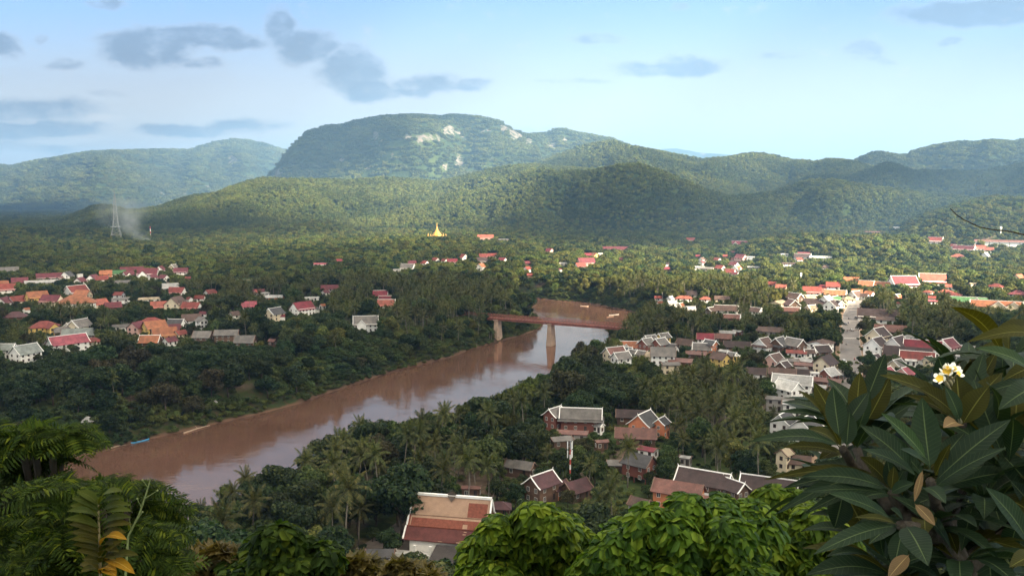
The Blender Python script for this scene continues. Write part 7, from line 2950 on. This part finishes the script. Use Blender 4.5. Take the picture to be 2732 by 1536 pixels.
def palmate(out, c, n, size, rg, nl=6):
    """a hand of drooping oval leaflets round one stalk"""
    a = rg.normal(size=3); u = a - n * a.dot(n); u /= np.linalg.norm(u); v = np.cross(n, u)
    a0 = rg.random() * 6.28
    for k in range(nl):
        an = a0 + (k - nl / 2) * (5.2 / nl)
        d = u * math.cos(an) + v * math.sin(an)
        ln = size * rg.uniform(.8, 1.1)
        sd__ = np.cross(n, d)
        w = ln * .36
        dn = np.array((0, 0, -1.0))
        p0 = c + d * ln * .06
        p1 = c + d * ln * .42 + n * ln * .05 + dn * ln * .04
        p2 = c + d * ln * .80 + dn * ln * .22
        p3 = c + d * ln * .98 + dn * ln * .42
        for s in (-1, 1):
            o1 = p1 + sd__ * s * w * .9 - n * w * .25
            o2 = p2 + sd__ * s * w * .95 - n * w * .25
            out[0] += [p0, o1, p1, p1, o1, o2, p2, p1, p2, o2, p3, p3]
    return


def fg_tree(name, label, cat, blobs, depth, n, size, style, mat, group=None, dark=.0):
    rg = np.random.default_rng(abs(hash_(label)) % 100000)
    pts, nrm = [], []
    sub = []
    for b in blobs:
        sub.append((b[0], b[1] + b[3] * .1, b[2] * .72, b[3] * .72) + tuple(b[4:]))
        for k in range(9):
            a = rg.uniform(-.3, math.pi + .3)
            f = rg.uniform(.30, .46)
            sub.append((b[0] + math.cos(a) * b[2] * (1 - f * .8), b[1] - math.sin(a) * b[3] * (1 - f * .8), b[2] * f, b[3] * f * rg.uniform(.8, 1.2), (b[4] if len(b) > 4 else 0) + rg.uniform(-1.0, .6)))
    blobs = sub
    ar = np.array([(b[2] * b[3]) ** .85 for b in blobs], float)
    cs = [np.array(PD(b[0], b[1], depth + (b[4] if len(b) > 4 else 0))) for b in blobs]
    ctr_ = np.mean(cs, 0)
    ck = rg.choice(len(blobs), n, p=ar / ar.sum())
    for i in ck:
        b = blobs[i]
        d = rg.normal(size=3); d[1] -= .35; d[2] += .35
        d /= np.linalg.norm(d)
        r_ = (rg.random() ** .35)
        sx, sz = b[2] / F * depth, b[3] / F * depth
        pts.append(cs[i] + d * np.array((sx, min(sx, sz) * 1.1, sz)) * r_)
        nn = d * .6 + UPV * .75 + rg.normal(size=3) * .35
        nrm.append(nn / np.linalg.norm(nn))
    gx, gy = ctr_[0], ctr_[1] + .6
    base = np.array((gx, gy, gz(gx, gy)))
    o = empty(name, tuple(base), 0, label, cat, group)
    if style == 'palmate':
        out = [[]]
        for p, q in zip(pts, nrm): palmate(out, p, q, size, rg, int(rg.integers(4, 7)))
        V_ = np.array(out[0])
        m_ = len(V_) // 12
        ix = np.arange(m_) * 12
        # per half leaflet: triangle, quad, triangle
        q_ = np.stack([ix + 4, ix + 5, ix + 6, ix + 7], 1)
        t_ = np.vstack([np.stack([ix, ix + 1, ix + 2], 1), np.stack([ix + 8, ix + 9, ix + 10], 1)])
        me = weld(name + '_crown', V_ - base, q_, t_)
    elif style == 'feather':
        quads_ = []
        for p, q in zip(pts, nrm):
            az = rg.random() * 6.28
            d = np.array((math.cos(az), math.sin(az), .15)); d = d - q * d.dot(q) * .7; d /= np.linalg.norm(d)
            s_ = np.cross(d, q); s_ /= np.linalg.norm(s_) + 1e-9
            ln = size * rg.uniform(.45, 1.2)
            c = p.copy()
            npn = 11
            for i in range(npn):
                f = (i + .5) / npn
                c2 = c + d * ln / npn
                w = ln * .42 * math.sin(math.pi * min(1, .15 + f * .85)) ** .7
                for s in (-1, 1):
                    tip = c + d * ln * .10 + s_ * s * w - q * w * .18
                    m2 = (c + tip) / 2 + q * w * .10
                    hw2 = d * ln * .040 * rg.uniform(.7, 1.2)
                    quads_ += [c - hw2 * .4, m2 - hw2, tip, m2 + hw2]
                c = c2
                d = d + np.array((0, 0, -.075)); d /= np.linalg.norm(d)
        V_ = np.array(quads_)
        me = mesh_np(name + '_crown', V_ - base, np.arange(len(V_)).reshape(-1, 4))
    else:
        dirs = rg.normal(size=(n, 3)) * .5 + np.array((0, 0, -.7))
        V_, f = leaf_cards(np.array(pts), np.array(nrm), size * (.6 + .8 * rg.random(n)), 2.6, rg, dirs)
        me = mesh_np(name + '_crown', V_ - base, f)
    me.materials.append(mat)
    link('crown', me, o)
    mb = MB()
    mb.tube([(0, 0, -.4), tuple((ctr_ - base) * .5 + np.array((.1, 0, 0))), tuple(ctr_ - base)], [.12, .09, .04], 7)
    for c in cs[::3]:
        mb.tube([tuple((ctr_ - base) * .55), tuple(((c + ctr_) / 2 - base)), tuple(c - base)], [.05, .035, .015], 6)
    mb.build('trunk', BARK, o, True)
    return o


def hash_(s):
    v = 7
    for ch in s: v = (v * 131 + ord(ch)) & 0x7fffffff
    return v


def weld(name, V_, q_, t_):
    me = mesh_np(name, V_, q_, t_)
    b = bmesh.new(); b.from_mesh(me)
    loose = [v for v in b.verts if not v.link_faces]
    bmesh.ops.delete(b, geom=loose, context='VERTS')
    bmesh.ops.remove_doubles(b, verts=b.verts, dist=1e-5)
    b.to_mesh(me); b.free()
    me.polygons.foreach_set('use_smooth', np.ones(len(me.polygons), bool))
    return me


FG = 'leafy crowns on the slope below the viewpoint'
fg_tree('broadleaf_tree', 'bright green tree with hand-shaped leaves covering the right end of the temple roof', 'tree', [(1405, 1440, 120, 100), (1335, 1490, 95, 95), (1480, 1470, 110, 100), (1420, 1540, 170, 80)], 13, 3300, .205, 'palmate', L_BRIGHT, FG)
fg_tree('broadleaf_tree', 'bright green tree with large hand-shaped leaves in front of the rusty striped roof', 'tree', [(1730, 1450, 130, 90), (1850, 1425, 130, 95), (1960, 1425, 110, 100), (1690, 1530, 150, 80), (1850, 1540, 200, 80)], 11.5, 4300, .20, 'palmate', L_BRIGHT, FG)
fg_tree('broadleaf_tree', 'bright green tree half hidden under the plumeria leaves', 'tree', [(2080, 1400, 100, 105), (2160, 1470, 120, 110), (2060, 1520, 140, 80)], 13.5, 2700, .215, 'palmate', L_BRIGHT, FG)
fg_tree('broadleaf_tree', 'mid-green tree with drooping leaves left of the temple yard', 'tree', [(745, 1470, 85, 60), (830, 1490, 70, 45), (670, 1500, 60, 45), (740, 1540, 130, 50)], 15, 1300, .30, 'palmate', L_FEATH, FG)
fg_tree('bush', 'tawny yellow bush just below the temple veranda', 'bush', [(1040, 1535, 100, 32), (955, 1520, 45, 30), (1110, 1540, 60, 28)], 17, 2600, .20, 'cards', L_TAWNY, FG)
fg_tree('bush', 'tawny yellow bush between the feathery branches and the drooping tree', 'bush', [(570, 1500, 80, 38), (510, 1525, 60, 40), (640, 1520, 60, 36)], 16, 2200, .20, 'cards', L_TAWNY, FG)
fg_tree('broadleaf_tree', 'dark flat-topped tree with feathery leaves at the left edge above the river', 'tree', [(120, 1162, 95, 24), (30, 1195, 70, 45), (185, 1180, 50, 26), (90, 1225, 90, 30, .4)], 9.5, 800, .34, 'feather', L_FEATH, FG)
fg_tree('broadleaf_tree', 'dark inner crown under the feathery branches at the left edge', 'tree', [(30, 1310, 110, 50), (60, 1420, 130, 90), (200, 1420, 140, 80)], 9.8, 1800, .34, 'feather', L_FDARK, FG)  # fill crown added for the dark between branches, shade in its leaf colour
fg_tree('broadleaf_tree', 'feathery-leaved green tree filling the lower left corner', 'tree', [(150, 1325, 150, 36), (320, 1318, 100, 30), (400, 1400, 60, 70), (90, 1440, 120, 70), (300, 1450, 140, 80), (180, 1530, 200, 50), (420, 1510, 60, 60)], 8.2, 1700, .32, 'feather', L_FEATH, FG)

# one upright young shoot with paired leaflets, some turned orange
PINN = [bladed('shoot_leaf', [(.3, (0.026, 0.04, 0.006)), (.7, (0.052, 0.066, 0.009))], (0.08, 0.09, 0.025), .6, .3, 9, spec=.08), bladed('shoot_leaf_olive', [(.3, (0.036, 0.038, 0.006)), (.7, (0.062, 0.055, 0.009))], (0.1, 0.09, 0.03), .6, .3, 9, spec=.08), bladed('shoot_leaf_orange', [(.3, (0.22, 0.115, 0.01)), (.7, (0.32, 0.17, 0.012))], (0.5, 0.34, 0.08), .6, .35, 9, spec=.1)]
gp2 = PD(268, 1536, 5.0)
sht = empty('young_shoot', (gp2.x, gp2.y, gz(gp2.x, gp2.y)), 0, 'upright young shoot with paired yellow-green leaflets, two of them orange', 'plant')
o2 = np.array(sht.location)
mb = MB()
mb.tube([Vector((0, 0, -.1)), Vector(PD(268, 1536, 5.0)) - sht.location, Vector(PD(265, 1440, 5.0)) - sht.location, Vector(PD(262, 1340, 5.02)) - sht.location], [.012, .009, .007, .004], 7)
mb.build('stem', pm('shoot_stem', (0.16, 0.13, 0.06), .8, 9, .2), sht)
lm_ = LeafMesh()
rg = np.random.default_rng(3)
for k in range(13):
    y = 1338 + k * 15.5
    ln = 46 + 36 * math.sin(math.pi * min(1, (k + 2) / 12))
    for s in (-1, 1):
        a = np.array(PD(263 + k * .5, y + 8, 5.0)); rise = -26 + k * 2.2
        b = np.array(PD(263 + s * ln * rg.uniform(.9, 1.12), y + rise + rg.uniform(-4, 4), 4.9 + rg.uniform(-.1, .1)))
        mi = 2 if (s > 0 and k in (7, 12)) else (0 if k < 5 else 1)
        lm_.blade(a, b, 31 / F * 5, (CAMP - a) / 5 * .5 + UPV * .9, mi, .16, .2, 9, 2, (.5, .8))
for (ax0, ay0, bx0, by0, mi) in ((276, 1505, 330, 1440, 1), (276, 1500, 370, 1480, 1), (274, 1490, 360, 1530, 2), (276, 1520, 310, 1536, 2)):
    lm_.blade(np.array(PD(ax0, ay0, 4.95)), np.array(PD(bx0, by0, 4.85)), 32 / F * 5, (CAMP - a) / 5 * .5 + UPV * .8, mi, .12, .2, 9, 2, (.5, .8))
lm_.build('leaflets', PINN, sht, o2)
# pale flowering stalk leaning to the right of the shoot
gp3 = PD(340, 1436, 5.6)
stk = empty('flower_stalk', (gp3.x, gp3.y, gz(gp3.x, gp3.y)), 0, 'thin pale flowering stalk rising beside the young shoot', 'plant')
mb = MB()
l3 = stk.location
pts_ = [(335, 1536, 5.6), (342, 1430, 5.6), (372, 1370, 5.6), (392, 1310, 5.6), (401, 1278, 5.6)]
mb.tube([Vector((0, 0, -.2))] + [Vector(PD(*p)) - l3 for p in pts_], [.009, .008, .007, .006, .005, .003], 6)
for (x, y, x2, y2) in ((350, 1412, 344, 1378), (358, 1400, 380, 1365), (385, 1330, 420, 1308), (376, 1350, 366, 1330), (395, 1300, 380, 1280)):
    mb.tube([Vector(PD(x, y, 5.6)) - l3, Vector(PD(x2, y2, 5.55)) - l3], [.004, .002], 5)
    mb.tube([Vector(PD(x2, y2 + 3, 5.55)) - l3, Vector(PD(x2, y2, 5.55)) - l3, Vector(PD(x2, y2 - 3, 5.55)) - l3], [.002, .008, .002], 6)
mb.build('stalk', pm('stalk_pale', (0.12, 0.15, 0.05), .7, 9, .2), stk)
